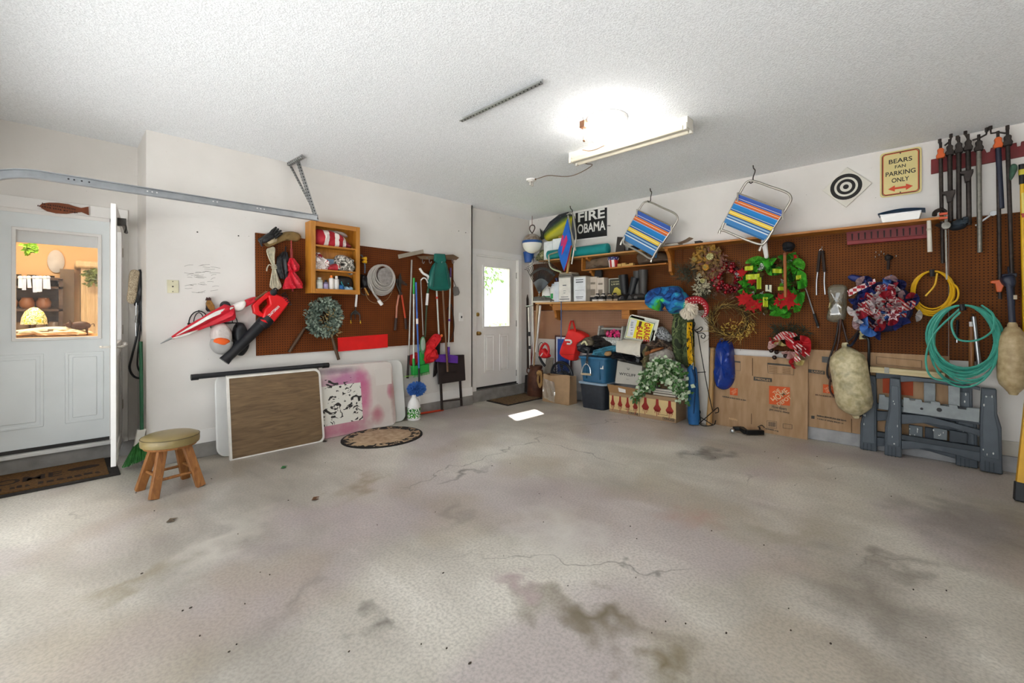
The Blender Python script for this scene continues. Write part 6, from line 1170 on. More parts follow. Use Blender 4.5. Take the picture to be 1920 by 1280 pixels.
for i in range(22):
    q = G.p(R.uniform(1139, 1162), R.uniform(619, 631), .3 + R.uniform(-.05, .05)); m = MB()
    for k_ in range(6):
        a_ = k_ * 1.047; m.leaf(q, (math.cos(a_), -.5, math.sin(a_)), (0, -1, 0), .03, .024)
    G.part('blossom', m, mat(('d02a70', 'b81f58', 'e05a90')[i % 3], .7))
# wine boxes
WX = 5.27
def winebox(label, ya, yb, h, n_, closed, dp=.30):
    T = Th('wine_box', label, 'box', 'B', loc=(WX, (ya + yb) / 2, 0)); w2 = (ya - yb) / 2; CR = mat('d8bd86', .7, var=.05)
    body = T.part('body', MB().box(-w2, w2, 0, dp, 0, h), CARD, bev=.003)
    T.part('cream_band', MB().box(-w2 + .001, w2 - .001, -.0012, 0, h * .16, h * .84), CR, body)
    WR = mat('9c2418', .6, var=.15)
    for i in range(n_):
        x = -w2 + w2 * 2 * (i + .5) / n_; s_ = w2 / n_ * .62; m = MB(); zb = h * .56; t = .0022
        pts = [(x - s_ * .32, h * .86), (x - s_ * .42, zb + .02)] + [(x + s_ * math.cos(math.radians(150 + 240 * j / 12)) * (1.0 if j % 3 else .92), zb - .03 + s_ * .8 * math.sin(math.radians(150 + 240 * j / 12))) for j in range(13)] + [(x + s_ * .42, zb + .02), (x + s_ * .32, h * .86)]
        bt = T.part('bottle_print', MB().ext(pts, -t, -.001), WR, body)
        for j, (dx, ln_) in enumerate(((-.6, .03), (-.1, .065), (.35, .045), (.7, .02))):
            T.part('drip', MB().ext([(x + s_ * dx - .004, zb - .04), (x + s_ * dx + .004, zb - .04), (x + s_ * dx + .003, zb - .06 - ln_), (x + s_ * dx - .003, zb - .06 - ln_)], -t, -.001), WR, body)
    T.part('stamp_frame', rectring(MB(), w2 * .3, w2 * .92, h * .05, h * .17, .004, -.002, -.001), INK, body); scrawl(T, w2 * .61, h * .11, w2 * .5, h * .06, -.002, INK, 0, body, 8, 3); T.part('small_print', MB().box(0, w2 * .6, -.0022, -.001, h * .24, h * .255), mat('6b5030', .7), body)
    return T, w2
T, w2 = winebox('open wine carton with bottle prints, lid flap raised', 3.235, 2.785, .265, 4, False)
fl = T.part('open_flap', MB().hexa([(-w2 - .03, -.01, .375), (w2, -.01, .36), (w2, 0, .265), (-w2, 0, .265)], [(-w2 - .03, -.005, .375), (w2, -.005, .36), (w2, .005, .265), (-w2, .005, .265)]), CARDD)
T.part('shipping_label', MB().hexa([(-.08, -.012, .345), (.03, -.012, .33), (.03, -.008, .285), (-.07, -.008, .29)], [(-.08, -.008, .345), (.03, -.008, .33), (.03, -.004, .285), (-.07, -.004, .29)]), WHITE, fl)
T, w2 = winebox('closed wine carton with bottle prints under the ivy plant', 2.78, 2.295, .305, 3, True); T.part('top_tape', MB().box(-w2, w2, .12, .18, .305, .307), CARDD); WB2 = T
# Wycliff box
T = Th('champagne_box', 'grey white carton printed WYCLIFF standing on the open wine carton', 'box', 'B', loc=(5.32, bY(1178, 700, .32), .27))
q = [T.p(1153, 718, .33), T.p(1201, 723, .33), T.p(1204, 686, .33), T.p(1158, 676, .33)]; CB = mat('bdb9ae', .65, var=.05)
T.part('carton', MB().hexa(q, [v + V(.01, .24, 0) for v in q]), CB, bev=.003)
a, b = T.p(1161, 700, .332), T.p(1192, 704, .332); T.text('brand_lettering', 'WYCLIFF', (a.x + b.x) / 2, (a.z + b.z) / 2, (b - a).length, .036, T.y(.3325), INK, math.atan2(b.z - a.z, b.x - a.x), bold=.02); e = T.p(1177, 711, .332); T.text('small_lettering', 'BRUT', e.x, e.z, .04, .012, T.y(.3325), mat('6b675f', .7), -.08)
e = T.p(1178, 691, .332); T.part('crest', MB().tube(smooth([e + V(-.018, 0, .014), e + V(-.014, 0, -.008), e + V(0, 0, -.014), e + V(.014, 0, -.008), e + V(.018, 0, .014)], 4), .002, 4).tube([e + V(0, 0, -.012), e + V(0, 0, .012)], .002, 4), INK)
# white woven mat over
T = Th('woven_mat', 'cream woven mat draped over the box pile', 'mat', 'B', at=(1182, 650), c=.38)
A_, B_, C_, D_ = T.p(1165, 634, .22), T.p(1208, 637, .22), T.p(1200, 667, .44), T.p(1155, 659, .44)
def wv(u, v): p = A_.lerp(B_, u).lerp(D_.lerp(C_, u), v); return p + V(0, -.05 * math.sin(math.pi * v), .045 * math.sin(math.pi * v))
m = MB().grid(wv, 14, 12); m2 = MB().grid(lambda u, v: wv(u, v) + V(0, .012, -.008), 14, 12); T.part('sheet', m, mat('d9d2c4', .85, bump=.6, bs=140)); T.part('backing', m2, mat('c2b8a4', .85))
T.part('cord', MB().tube(smooth([T.p(1186, 660, .46), T.p(1194, 668, .46), T.p(1201, 668, .46)], 4), .003, 5), WHITE)
# garage sale signs
SY = mat('e6d81e', .5); SR = mat('b01818', .5)
def sale(label, off, front):
    T = Th('garage_sale_sign', label, 'sign', 'B', at=(1200, 615), c=.28 - off * .02)
    q = [T.p(1170 + off * 3, 634 - off, .28), T.p(1219 + off * 4, 640, .28), T.p(1230 + off * 3, 606 - off * 3, .28), T.p(1180 + off * 2, 592 - off * 1.5, .28)]; y = V(0, .004, 0)
    T.part('panel', MB().hexa(q, [v + y for v in q]), mat('dfe0d4', .6))
    if front:
        f = lambda u, v: q[0].lerp(q[1], u).lerp(q[3].lerp(q[2], u), v) + V(0, -.0015, 0)
        def patch(n, u0, u1, v0, v1, m, d=0.): T.part(n, MB().hexa([f(u0, v0) + V(0, -d, 0), f(u1, v0) + V(0, -d, 0), f(u1, v1) + V(0, -d, 0), f(u0, v1) + V(0, -d, 0)], [f(u0, v0) + V(0, .001, 0), f(u1, v0) + V(0, .001, 0), f(u1, v1) + V(0, .001, 0), f(u0, v1) + V(0, .001, 0)]), m)
        patch('green_border', .03, .97, .03, .97, mat('4f7a3a', .6)); patch('cream_border', .05, .95, .05, .95, mat('e6e6cc', .6), .0006); patch('yellow_field', .08, .93, .08, .92, SY, .001); patch('white_box', .09, .33, .1, .9, mat('d8dadc', .6), .0014); patch('dark_bar', .42, .52, .62, .9, mat('4a1414', .6), .0014)
        ang = math.atan2(q[1].z - q[0].z, q[1].x - q[0].x) + math.pi / 2 + math.pi
        for s_, u, v, w_, h_ in (('SALE', .53, .36, .17, .085), ('GARAGE', .79, .45, .25, .085)):
            e = f(u, v); T.text('lettering', s_, e.x, e.z, w_, h_, e.y - .002, SR, ang, bold=.03)
        e = f(.21, .5); scrawl(T, e.x, e.z, .17, .05, e.y - .002, mat('9a9fa5', .6), ang, None, 5, 7)
sale('yellow and red garage sale sign lying sideways on the pile', 0, True); sale('blank pale sign panel just behind the yellow one', 1, False); sale('rearmost pale sign panel behind the yellow one', 2, False)
pile('foil_bag', 'crinkled silver and black foil bag beside the signs', 'bag', [(1226, 628), (1232, 614), (1236, 613), (1246, 622), (1255, 636), (1250, 642), (1236, 638)], .3, .12, patchy('foil', ['b9bcc0', '2a2a2c', 'd6d8da', '55585c', 'c6c8cc'], 22, .25, 3, 1.), 4, .5, 20)
pile('brown_boots_heap', 'heap of worn brown leather and dark cloth under the foil bag', 'clothes', [(1206, 656), (1210, 645), (1214, 634), (1224, 632), (1240, 637), (1250, 645), (1254, 660), (1240, 668), (1220, 662)], .34, .2, patchy('worn_leather', ['2c2420', '5a4438', '3a302a', '74604e', '4a3a30'], 9), 7, .5, 14)
T = Th('orange_glove', 'orange brown leather glove on the clothes heap', 'glove', 'B', at=(1225, 655), c=.42)
T.part('palm', MB().puff(T.o([(1214, 660), (1222, 654), (1236, 651), (1238, 655), (1226, 660), (1217, 664)], .42), T.y(.34), .08, seed=2), mat('8a5226', .7))
for k_ in range(3): T.part('finger', MB().tube([T.p(1218, 659 + k_, .42), T.p(1212, 661 + k_ * 2, .43), T.p(1209, 660 + k_ * 2.5, .43)], [.016, .012, .008], 6), mat('7a4a26', .7))
pile('grey_driftwood', 'pale grey piece of rough wood above the ivy', 'driftwood', [(1212, 670), (1216, 661), (1232, 656), (1246, 654), (1250, 662), (1252, 674), (1236, 680), (1220, 682), (1212, 678)], .4, .18, mat('98918a', .9, var=.3, vs=25, bump=.5, bs=50), 9, .2)
pile('dry_grass_bundle', 'tan dry grass bundle left of the driftwood', 'dry grass', [(1202, 672), (1205, 650), (1210, 650), (1212, 672), (1210, 690), (1204, 690)], .36, .1, mat('8a7f5c', .9, var=.4, vs=40), 3, .6, 24)
# books and ivy
for i, (z, cl, lb) in enumerate(((.308, 'a89a86', 'lowest flat book under the ivy basket'), (.338, '5a554e', 'dark middle book under the ivy basket'), (.366, 'd2d2d0', 'white top book under the ivy basket'))):
    T = Th('book', lb, 'book', 'B', loc=(5.30, bY(1245, 735, .34), z)); w_ = .15 + .01 * i; T.part('pages', MB().box(-w_ + .004, w_ - .004, .004, .19, .003, .022), mat('d9d2c2', .8)); T.part('cover', MB().box(-w_, w_, 0, .2, 0, .003).box(-w_, w_, 0, .2, .022, .025).box(-w_, w_, .197, .2, 0, .025), mat(cl, .5))
T = Th('ivy_plant', 'variegated ivy plant trailing from a wicker basket', 'plant', 'B', loc=(5.40, bY(1247, 715, .24), .392))
T.part('basket', MB().lathe([(.08, 0), (.1, .03), (.115, .12), (.11, .13), (.09, .1)], n=22), mat('5a452c', .8, var=.4, vs=40, bump=.8, bs=60))
R = random.Random(11); ml = MB(); mw = MB(); ms = MB()
ends = [(1192, 742), (1197, 748), (1203, 735), (1212, 728), (1224, 728), (1200, 712), (1210, 700), (1222, 684), (1235, 676), (1248, 674), (1262, 678), (1275, 686), (1286, 700), (1290, 720), (1287, 740), (1283, 752), (1294, 735), (1278, 742), (1270, 724), (1240, 700), (1225, 705), (1255, 700), (1268, 706), (1232, 692), (1215, 715), (1282, 726), (1246, 688), (1190, 748)]
for ex, ey in ends:
    c1 = .42 + R.uniform(-.06, .08); e = T.p(ex, ey, c1); st = V(R.uniform(-.06, .06), R.uniform(-.05, .05), .12); midp = (st + e) / 2 + V(0, -.05, .09); path = smooth([st, midp, e], 7); ms.tube(path, .004, 5)
    for i in range(4, len(path)):
        for j in range(4):
            p = path[i] + V(R.gauss(0, .022), R.gauss(0, .03) - .02, R.gauss(0, .022)); d = V(R.uniform(-1, 1), R.uniform(-.8, .1), R.uniform(-1, .3))
            u = V(R.uniform(-.5, .5), -1, R.uniform(0, .6)); l = R.uniform(.035, .06); ml.leaf(p, d, u, l, l * .8, .1); mw.leaf(p + V(0, -.002, 0) - d.normalized() * l * .12, d, u, l * 1.22, l * 1.05, .13) if R.random() < .36 else None
T.part('leaf_centres', ml, mat('3f6a2e', .5, var=.35, vs=30), kind='stuff'); T.part('leaf_margins', mw, mat('b4c2a2', .5, var=.25, vs=40), kind='stuff'); T.part('stems', ms, mat('5b6b3c', .6), kind='stuff')
T = Th('red_shopping_bag', 'red reusable bag with a white D mark hanging from the pegboard', 'bag', 'B', at=(1072, 600), c=.16)
RBG = mat('e0241f', .6, var=.06)
T.part('body', MB().puff(T.o([(1066, 617), (1080, 620), (1094, 627), (1096, 634), (1083, 644), (1079, 660), (1074, 676), (1060, 674), (1047.5, 664), (1053, 645), (1060, 628)], .22), T.y(.1), .13, wr=.06, sharp=.1), RBG)
for a, b in (((1066, 620), (1071, 601)), ((1079, 622), (1074, 601))): T.part('handle', MB().tube(smooth([T.p(*a, .24), T.p((a[0] + b[0]) / 2, (a[1] + b[1]) / 2 - 2, .18), T.p(*b, .06)], 5), .014, 6, flat=.3), RBG)
e = T.p(1066, 641, .255); DL = MB().tube(smooth([e + V(-.06, 0, .026), e + V(.03, 0, .026), e + V(.055, 0, 0), e + V(.03, 0, -.026), e + V(-.025, 0, -.026)], 5), .015, 6); T.part('white_mark', DL, WHITE)
T.part('lower_seam', MB().tube([T.p(1049, 663.5, .235), T.p(1063, 665, .27), T.p(1077, 664, .24)], .003, 5), mat('a8120f', .6)); T.part('peg', MB().rod(T.p(1072.5, 601, .0), T.p(1072.5, 600, .08), .006), STEEL)
# camo trousers, gnome, banner, blue bag, board
CAMO = patchy('camo_cloth', ['2c3422', '55613c', '3d4a2c', '6f7a4c', '222a1c'], 7, .9, 2, .6)
T = Th('camo_trousers', 'green camouflage trousers hanging below the towel', 'trousers', 'B', at=(1272, 590), c=.2)
T.part('leg', MB().puff(T.o([(1257, 588), (1272, 588), (1275, 620), (1274, 660), (1272, 684), (1260, 676), (1254, 640)], .24), T.y(.06), .15, seed=2, wr=.15), CAMO); T.part('leg', MB().puff(T.o([(1271, 588), (1288, 590), (1291, 620), (1290, 660), (1288, 690), (1274, 686), (1273, 640)], .22), T.y(.04), .14, seed=4, wr=.15), CAMO); T.part('waistband', MB().puff(T.o([(1256, 584), (1289, 584), (1289, 594), (1256, 594)], .24), T.y(.05), .13, seed=1), CAMO)
T = Th('gnome_head', 'gnome with white fur beard and dotted red hat', 'gnome', 'B', at=(1300, 575), c=.3)
m = MB().ball(T.p(1291, 578, .3), (.085, .07, .105), 16, 12, .2, 3); R = random.Random(2); cc = T.p(1291, 578, .3)
for i in range(420):
    d = V(R.gauss(0, 1), R.gauss(0, 1), R.gauss(0, 1)).normalized(); m.leaf(cc + V(d.x * .08, d.y * .065, d.z * .1), d + V(0, 0, -.9), (0, -1, 0), .05, .012)
T.part('beard', m, mat('e2d8c6', .9, var=.12, vs=30), kind='stuff')
hp_ = [T.p(1290, 566, .3), T.p(1298, 563, .31), T.p(1308, 562, .31), T.p(1318, 566, .3), T.p(1324, 575, .3), T.p(1325, 585, .3), T.p(1320, 592, .3), T.p(1316, 593, .3)]; hs_ = smooth(hp_, 4); rad = [.055 - .045 * (i / (len(hs_) - 1)) ** 1.2 for i in range(len(hs_))]; T.part('hat', MB().tube(hs_, rad, 14), mat('9c1420', .8))
m = MB()
for i in range(2, len(hs_) - 3, 2):
    for s_ in (-.5, .4): m.ball(hs_[i] + V(.0, -rad[i] * .86, s_ * rad[i]), .007, 6, 4)
T.part('hat_dots', m, WHITE); T.part('nose', MB().ball(T.p(1287, 566, .37), .02), mat('d8a58a', .6))
YB_ = (lambda k: k.col(k.mix(k.math('LESS_THAN', k.noise(30, 2, k.mapv((1.5, 1, .8)), .8), .42), 'e2b616', '2c2410')))(NT('yellow_print', .6))
T = Th('yellow_banner', 'yellow plastic banner with black print hanging in a strip', 'banner', 'B', at=(1294, 640), c=.22)
T.solo(MB().grid(lambda u, v: (lambda p: V(p.x, p.y - .03 * math.sin(u * 7 + v * 3), p.z))(T.p(1288 + 11 * u + 3 * v, 604 + 82 * v, .22)), 8, 20).grid(lambda u, v: (lambda p: V(p.x, p.y + .006 - .03 * math.sin(u * 7 + v * 3), p.z))(T.p(1288 + 11 * u + 3 * v, 604 + 82 * v, .22)), 8, 20), YB_)
T = Th('camp_chair_bag', 'narrow blue camp chair bag standing by the wine carton', 'bag', 'B', loc=(XB - .3, bY(1300, 794, .3), 0))
q = [T.p(1301, 795, .3), T.p(1300, 740, .27), T.p(1298, 700, .24), T.p(1297, 684, .22)]; T.part('bag', MB().tube(smooth(q, 5), [.06, .07, .07, .068, .066, .064, .064, .062, .06, .06, .058, .056, .054, .05, .035, .02][:16], 14), mat('1f5f98', .7, var=.15, vs=12)); T.part('strap', MB().tube(smooth([T.p(1297, 690, .3), T.p(1303, 712, .33), T.p(1302, 745, .36), T.p(1301, 775, .35)], 4), .01, 6, flat=.3), mat('16406c', .7)); T.part('drawstring', MB().tube(smooth([T.p(1296, 685, .24), T.p(1300, 680, .26), T.p(1300, 692, .3)], 4), .005, 6), mat('c9c2a8', .7))
T = Th('white_board', 'tall white painted board leaning beside the gnome', 'board', 'B', loc=(XB - .1, bY(1318, 790, .2), 0))
q = lean(T, [(1301, 583), (1328, 580), (1330, 796), (1304, 790)], .05, .16, 580, 795); T.solo(MB().hexa(q, [v + V(0, .02, 0) for v in q]), mat('cfc9bf', .6, var=.06, vs=4), .003)
T = Th('wooden_bat', 'wooden stake leaning between white board and blue bag', 'stake', 'B', loc=(XB - .2, bY(1332, 797, .2), 0)); T.part('shaft', MB().tube([T.p(1336, 655, .07), T.p(1334, 720, .12), T.p(1329, 797, .2)], [.026, .03, .034], 10), wood('bat', 'a07a48', 'c49a62', 'z')); T.part('end_knob', MB().ball(T.p(1336, 655, .07), .03), wood('bat2', 'a07a48', 'c49a62', 'z'))
T = Th('iron_plant_stand', 'thin black iron stand with scrolled top and crossed base', 'stand', 'B', loc=(XB - .3, bY(1325, 796, .28), 0)); IW = mat('1f1b19', .5, .5)
def wire(n_, pts, r=.0055): T.part(n_, MB().tube(smooth([T.p(x, y, .28) for x, y in pts], 6), r, 6), IW)
wire('post', [(1308, 622), (1316, 670), (1327, 730), (1336, 770)]); wire('post', [(1295, 620), (1302, 690), (1310, 760), (1314, 790)])
wire('scroll', [(1299, 602), (1303, 606), (1301, 614), (1297, 618), (1306, 618), (1314, 613), (1317, 616), (1312, 621), (1304, 622)]); wire('scroll', [(1300, 616), (1308, 624), (1316, 624), (1322, 628), (1320, 634), (1315, 632), (1316, 628)]); wire('cross_bar', [(1308, 698), (1323, 697)])
wire('base_cross', [(1308, 778), (1320, 786), (1336, 796)]); wire('base_cross', [(1308, 796), (1322, 784), (1340, 768)]); wire('base_curl', [(1306, 770), (1305, 776), (1310, 778), (1313, 772), (1309, 766)]); wire('base_curl', [(1340, 768), (1346, 764), (1347, 772), (1341, 774)]); wire('base_ring', [(1308, 792), (1320, 798), (1338, 796), (1342, 788)])
T = Th('blue_plastic_bag', 'shiny blue plastic bag hanging from the pegboard corner', 'bag', 'B', at=(1352, 645), c=.12)
T.part('bag', MB().puff(T.o([(1339, 645), (1348, 640), (1362, 640), (1368, 655), (1372, 690), (1371, 715), (1360, 731), (1345, 731), (1336, 715), (1335, 680)], .18), T.y(.03), .17, seed=6, wr=.22, fr=9), mat('17388f', .22, var=.15, bump=.5, bs=26)); T.part('knot', MB().puff(T.o([(1372, 701), (1376, 703), (1375, 710), (1370, 708)], .12), T.y(.08), .05), mat('17388f', .3)); T.part('hang_loop', MB().tube(smooth([T.p(1348, 643, .08), T.p(1353, 634, .04), T.p(1360, 643, .08)], 4), .006, 6), mat('17388f', .3))
# ================================================================ RIGHT WALL: wreaths, boxes, tools
def wleaf(T, name, n, region, c, l, wd, m, seed=0, depth=.08, kind='stuff', fold=.25, down=0):
    R = random.Random(seed); mb = MB(); i = 0
    while i < n:
        px, py = region(R); p = T.p(px, py, c + R.uniform(0, depth)); mb.leaf(p, (R.gauss(0, 1), -R.uniform(0, 1), R.gauss(0, 1) - down), (R.uniform(-.6, .6), -1, R.uniform(-.6, .6)), l * R.uniform(.6, 1.4), wd * R.uniform(.6, 1.4), fold); i += 1
    return T.part(name, mb, m, kind=kind)
def annul(cx, cy, ri, ro, ky=1.0, a0=0, a1=6.283): return lambda R: (lambda a, r: (cx + r * math.cos(a), cy + r * ky * math.sin(a)))(R.uniform(a0, a1), math.sqrt(R.uniform(ri * ri, ro * ro)))
def ringpx(T, cx, cy, rx, ry, c, r, n=20): return MB().tube([T.p(cx + rx * math.cos(i / n * 6.2832), cy + ry * math.sin(i / n * 6.2832), c) for i in range(n)], r, 7, True)
def ruffle(T, name, cx, cy, w_, h, c, m, seed, amp=.03):      # curled scrap of mesh ribbon
    R = random.Random(seed); a0 = R.uniform(0, 6.28); p0 = T.p(cx, cy, c); sx = abs(T.p(cx + w_, cy, c).x - p0.x); sz = abs(T.p(cx, cy + h, c).z - p0.z); sp = R.uniform(2.4, 4.2)
    def f(u, v):
        a = a0 + u * sp; r = .12 + .88 * v; return p0 + V(sx * .5 * r * math.cos(a), -amp * (1.2 - v) - amp * .6 * math.sin(u * 13 + v * 2), sz * .5 * r * math.sin(a))
    return T.part(name, MB().grid(f, 22, 4), m)
# autumn wreath
T = Th('autumn_wreath', 'autumn wreath of tan leaves, gourds and flowers', 'wreath', 'B', at=(1325, 500), c=.05)
T.part('ring', ringpx(T, 1325, 505, 22, 36, .05, .03), mat('4a3a28', .9))
wleaf(T, 'tan_leaves', 190, annul(1328, 490, 0, 27, 1.1), .07, .06, .032, mat('86673c', .8, var=.3, vs=20), 1); wleaf(T, 'gold_leaves', 70, annul(1320, 478, 0, 22, .9), .08, .07, .04, mat('a67c30', .8, var=.3, vs=20), 2); wleaf(T, 'brown_leaves', 130, annul(1340, 500, 0, 24, 1.3), .08, .055, .03, mat('7a5040', .8, var=.3), 3); wleaf(T, 'cream_sprigs', 90, annul(1315, 535, 0, 14, 1.4), .07, .06, .025, mat('b5ac90', .8, var=.2), 4)
wleaf(T, 'pine_needles', 160, annul(1288, 512, 0, 16, 1.), .03, .12, .006, mat('3c4436', .8), 5); wleaf(T, 'pine_needles', 120, annul(1322, 550, 0, 16, .8), .03, .12, .006, mat('4a4a38', .8), 6)
for i, (px, py, r_, cl) in enumerate(((1331, 481, .042, 'd6cf98'), (1323, 501, .04, 'd8952a'), (1317, 526, .03, 'cfc68c'), (1302, 486, .035, 'b98a3c'))):
    g = T.p(px, py, .2); m = MB(); n_ = 30
    vs = []
    m.ball(g, (r_, r_ * .7, r_), 18, 10); T.part('gourd', m, mat(cl, .5, var=.15, vs=40))
    mm = MB()
    for k_ in range(9):
        a = k_ * .698; mm.tube([g + V(0, -r_ * .72, 0), g + V(math.cos(a) * r_ * .7, -r_ * .55, math.sin(a) * r_ * .7), g + V(math.cos(a) * r_ * 1.02, 0, math.sin(a) * r_ * 1.02)], .004, 4)
    T.part('gourd_ridges', mm, mat('8f8a50', .6))
T.part('tall_leaf', MB().leaf(T.p(1335, 474, .12), (.3, -.1, 1), (0, -1, 0), .13, .07).leaf(T.p(1350, 480, .1), (-.1, -.1, 1), (0, -1, 0), .12, .06), mat('b08a34', .7))
# berry wreath
T = Th('berry_wreath', 'wreath of dark red berries left of the green mesh wreath', 'wreath', 'B', at=(1364, 519), c=.05)
T.part('twig_ring', ringpx(T, 1365, 520, 22, 23, .05, .025), mat('4a2a22', .9)); R = random.Random(8); BM = [mat(c_, .25, var=.1) for c_ in ('7d0f1c', '5a0b14', '94141f')]
for i in range(110):
    a = R.uniform(0, 6.283); rr = R.uniform(14, 31); q = T.p(1365 + rr * math.cos(a), 520 + rr * .98 * math.sin(a), .07 + R.uniform(0, .07)); r_ = R.choice((.012, .016, .021, .026)); o = T.part('berry', MB().ball(q, r_, 9, 6), BM[i % 3])
wleaf(T, 'twigs', 220, annul(1362, 522, 12, 38, 1.), .04, .07, .008, mat('6a4a3c', .8), 9)
# green mesh wreath
T = Th('green_mesh_wreath', 'large lime green mesh ribbon wreath with red poinsettias', 'wreath', 'B', at=(1447, 535), c=.06)
k = NT('lime_mesh', .65); LIME = k.col(k.mix(k.math('GREATER_THAN', k.noise(60, 2), .5), '348f1c', '4fae2a')); k.b.inputs['Alpha'].default_value = .86
T.part('ring', ringpx(T, 1445, 537, 40, 38, .07, .03), mat('1f4a18', .9)); GM = [LIME, mat('42a526', .6, var=.2), mat('2f821c', .6, var=.25)]
sp = [(1418, 495, 40, 30), (1450, 500, 34, 34), (1470, 490, 30, 26), (1492, 500, 36, 34), (1500, 525, 28, 34), (1498, 550, 26, 40), (1490, 572, 30, 28), (1456, 580, 44, 26), (1440, 565, 34, 30), (1400, 540, 34, 34), (1396, 525, 24, 24), (1425, 560, 26, 20), (1475, 535, 24, 26), (1430, 488, 28, 22), (1482, 478, 26, 18), (1470, 588, 26, 14)]
for i, (x, y, w_, h) in enumerate(sp): ruffle(T, 'mesh_ruffle', x, y, w_, h, .1 + .03 * (i % 3), GM[i % 3], i + 20, .05); ruffle(T, 'mesh_ruffle', x + 4, y + 3, w_ * .8, h * .8, .12, GM[(i + 1) % 3], i + 60, .04)
R = random.Random(77)
for i in range(30):
    a = i * .2094 + R.uniform(-.1, .1); rr = R.uniform(.62, 1.); ruffle(T, 'mesh_ruffle', 1445 + 54 * rr * math.cos(a), 536 + 48 * rr * math.sin(a), R.uniform(14, 24), R.uniform(12, 22), R.uniform(.09, .17), (GM + [mat('2c6a1c', .5, var=.3), mat('5a4a22', .6)])[i % 5], i + 400, .04)
wleaf(T, 'evergreen_sprigs', 220, annul(1445, 536, 26, 60, .9), .06, .07, .008, mat('3c4a24', .8), 41)
LM = [mat('b8c426', .5, var=.25, vs=60), mat('a5b81e', .5)]
for i, (x, y, w_, h, an) in enumerate(((1412, 519, 26, 10, .1), (1424, 531, 9, 22, .1), (1405, 503, 16, 8, .2), (1458, 508, 18, 8, -.1), (1436, 566, 10, 18, -.1), (1466, 541, 14, 7, 0), (1498, 520, 10, 8, .3))):
    q = T.p(x, y, .2); a = abs(T.p(x + w_ / 2, y, .2).x - q.x); b = abs(T.p(x, y + h / 2, .2).z - q.z); T.part('lime_ribbon', MB().grid(lambda u, v: q + V((u - .5) * 2 * a, -.02 * math.sin(u * 6.28) - .02, (v - .5) * 2 * b + (u - .5) * an * a), 10, 3), LM[i % 2])
PR = mat('a50a0e', .9, var=.2)
for j, (fx, fy, s_) in enumerate(((1397, 560, .11), (1410, 572, .10), (1425, 570, .09), (1465, 565, .10), (1482, 562, .12), (1474, 558, .09), (1391, 512, .07), (1410, 526, .06), (1488, 480, .05))):
    q = T.p(fx, fy, .17); m = MB()
    for k_ in range(11):
        a = k_ * 6.283 / 11 + j; m.leaf(q, (math.cos(a), -.35 + .2 * (k_ % 2), math.sin(a)), (0, -1, 0), s_ * (1 if k_ % 2 else .75), s_ * .45, .1)
    T.part('poinsettia', m, PR)
CHK = (lambda k: k.col((lambda ck: (k.l(k.tc, ck.inputs['Vector']), ck)[1].outputs['Color'])(k.n('TexChecker', Scale=60., Color1=(.8, .8, .78, 1), Color2=(.03, .03, .03, 1)))))(NT('check_ribbon', .6))
for i, (x, y, w_, h) in enumerate(((1426, 500, 14, 14), (1382, 516, 10, 10), (1416, 548, 12, 10), (1432, 550, 14, 8), (1470, 524, 12, 16), (1434, 586, 6, 10), (1480, 488, 14, 8))): ruffle(T, 'check_ribbon', x, y, w_, h, .16, CHK, i + 5, .03)
T.part('centre_tag', MB().ext(T.o([(1435, 534), (1446.5, 534), (1446.5, 548), (1441, 546), (1435, 546)], .14), T.y(.14), T.y(.13)), mat('d2d0b4', .5)); T.part('centre_slot', MB().ext(T.o([(1439.5, 534), (1442, 534), (1442, 543), (1439.5, 543)], .142), T.y(.142), T.y(.139)), BLACK)
# dried grass wreath
T = Th('dried_grass_wreath', 'wispy dried grass and twig wreath below the green wreath', 'wreath', 'B', at=(1372, 602), c=.04)
T.part('twig_ring', ringpx(T, 1368, 600, 34, 28, .05, .018), mat('4a3820', .9)); R = random.Random(15); m = MB(); m2 = MB()
for i in range(240):
    a = R.uniform(0, 6.283); rr = R.uniform(.75, 1.15); p = T.p(1368 + 36 * rr * math.cos(a), 602 + 30 * rr * math.sin(a), .06 + R.uniform(0, .06)); d = V(-math.sin(a) + R.gauss(0, .5), -R.uniform(0, .5), -math.cos(a) * .8 + R.gauss(0, .5)).normalized() * R.uniform(.08, .2); (m if i % 3 else m2).tube([p, p + d * .5 + V(0, 0, .012), p + d], [.003, .0015], 4)
T.part('grass', m, mat('624a26', .9, var=.3, vs=30), kind='stuff'); T.part('pale_grass', m2, mat('a98c48', .9, var=.2), kind='stuff'); wleaf(T, 'seed_heads', 90, annul(1385, 618, 0, 34, .5), .1, .04, .012, mat('b5953c', .8), 3)
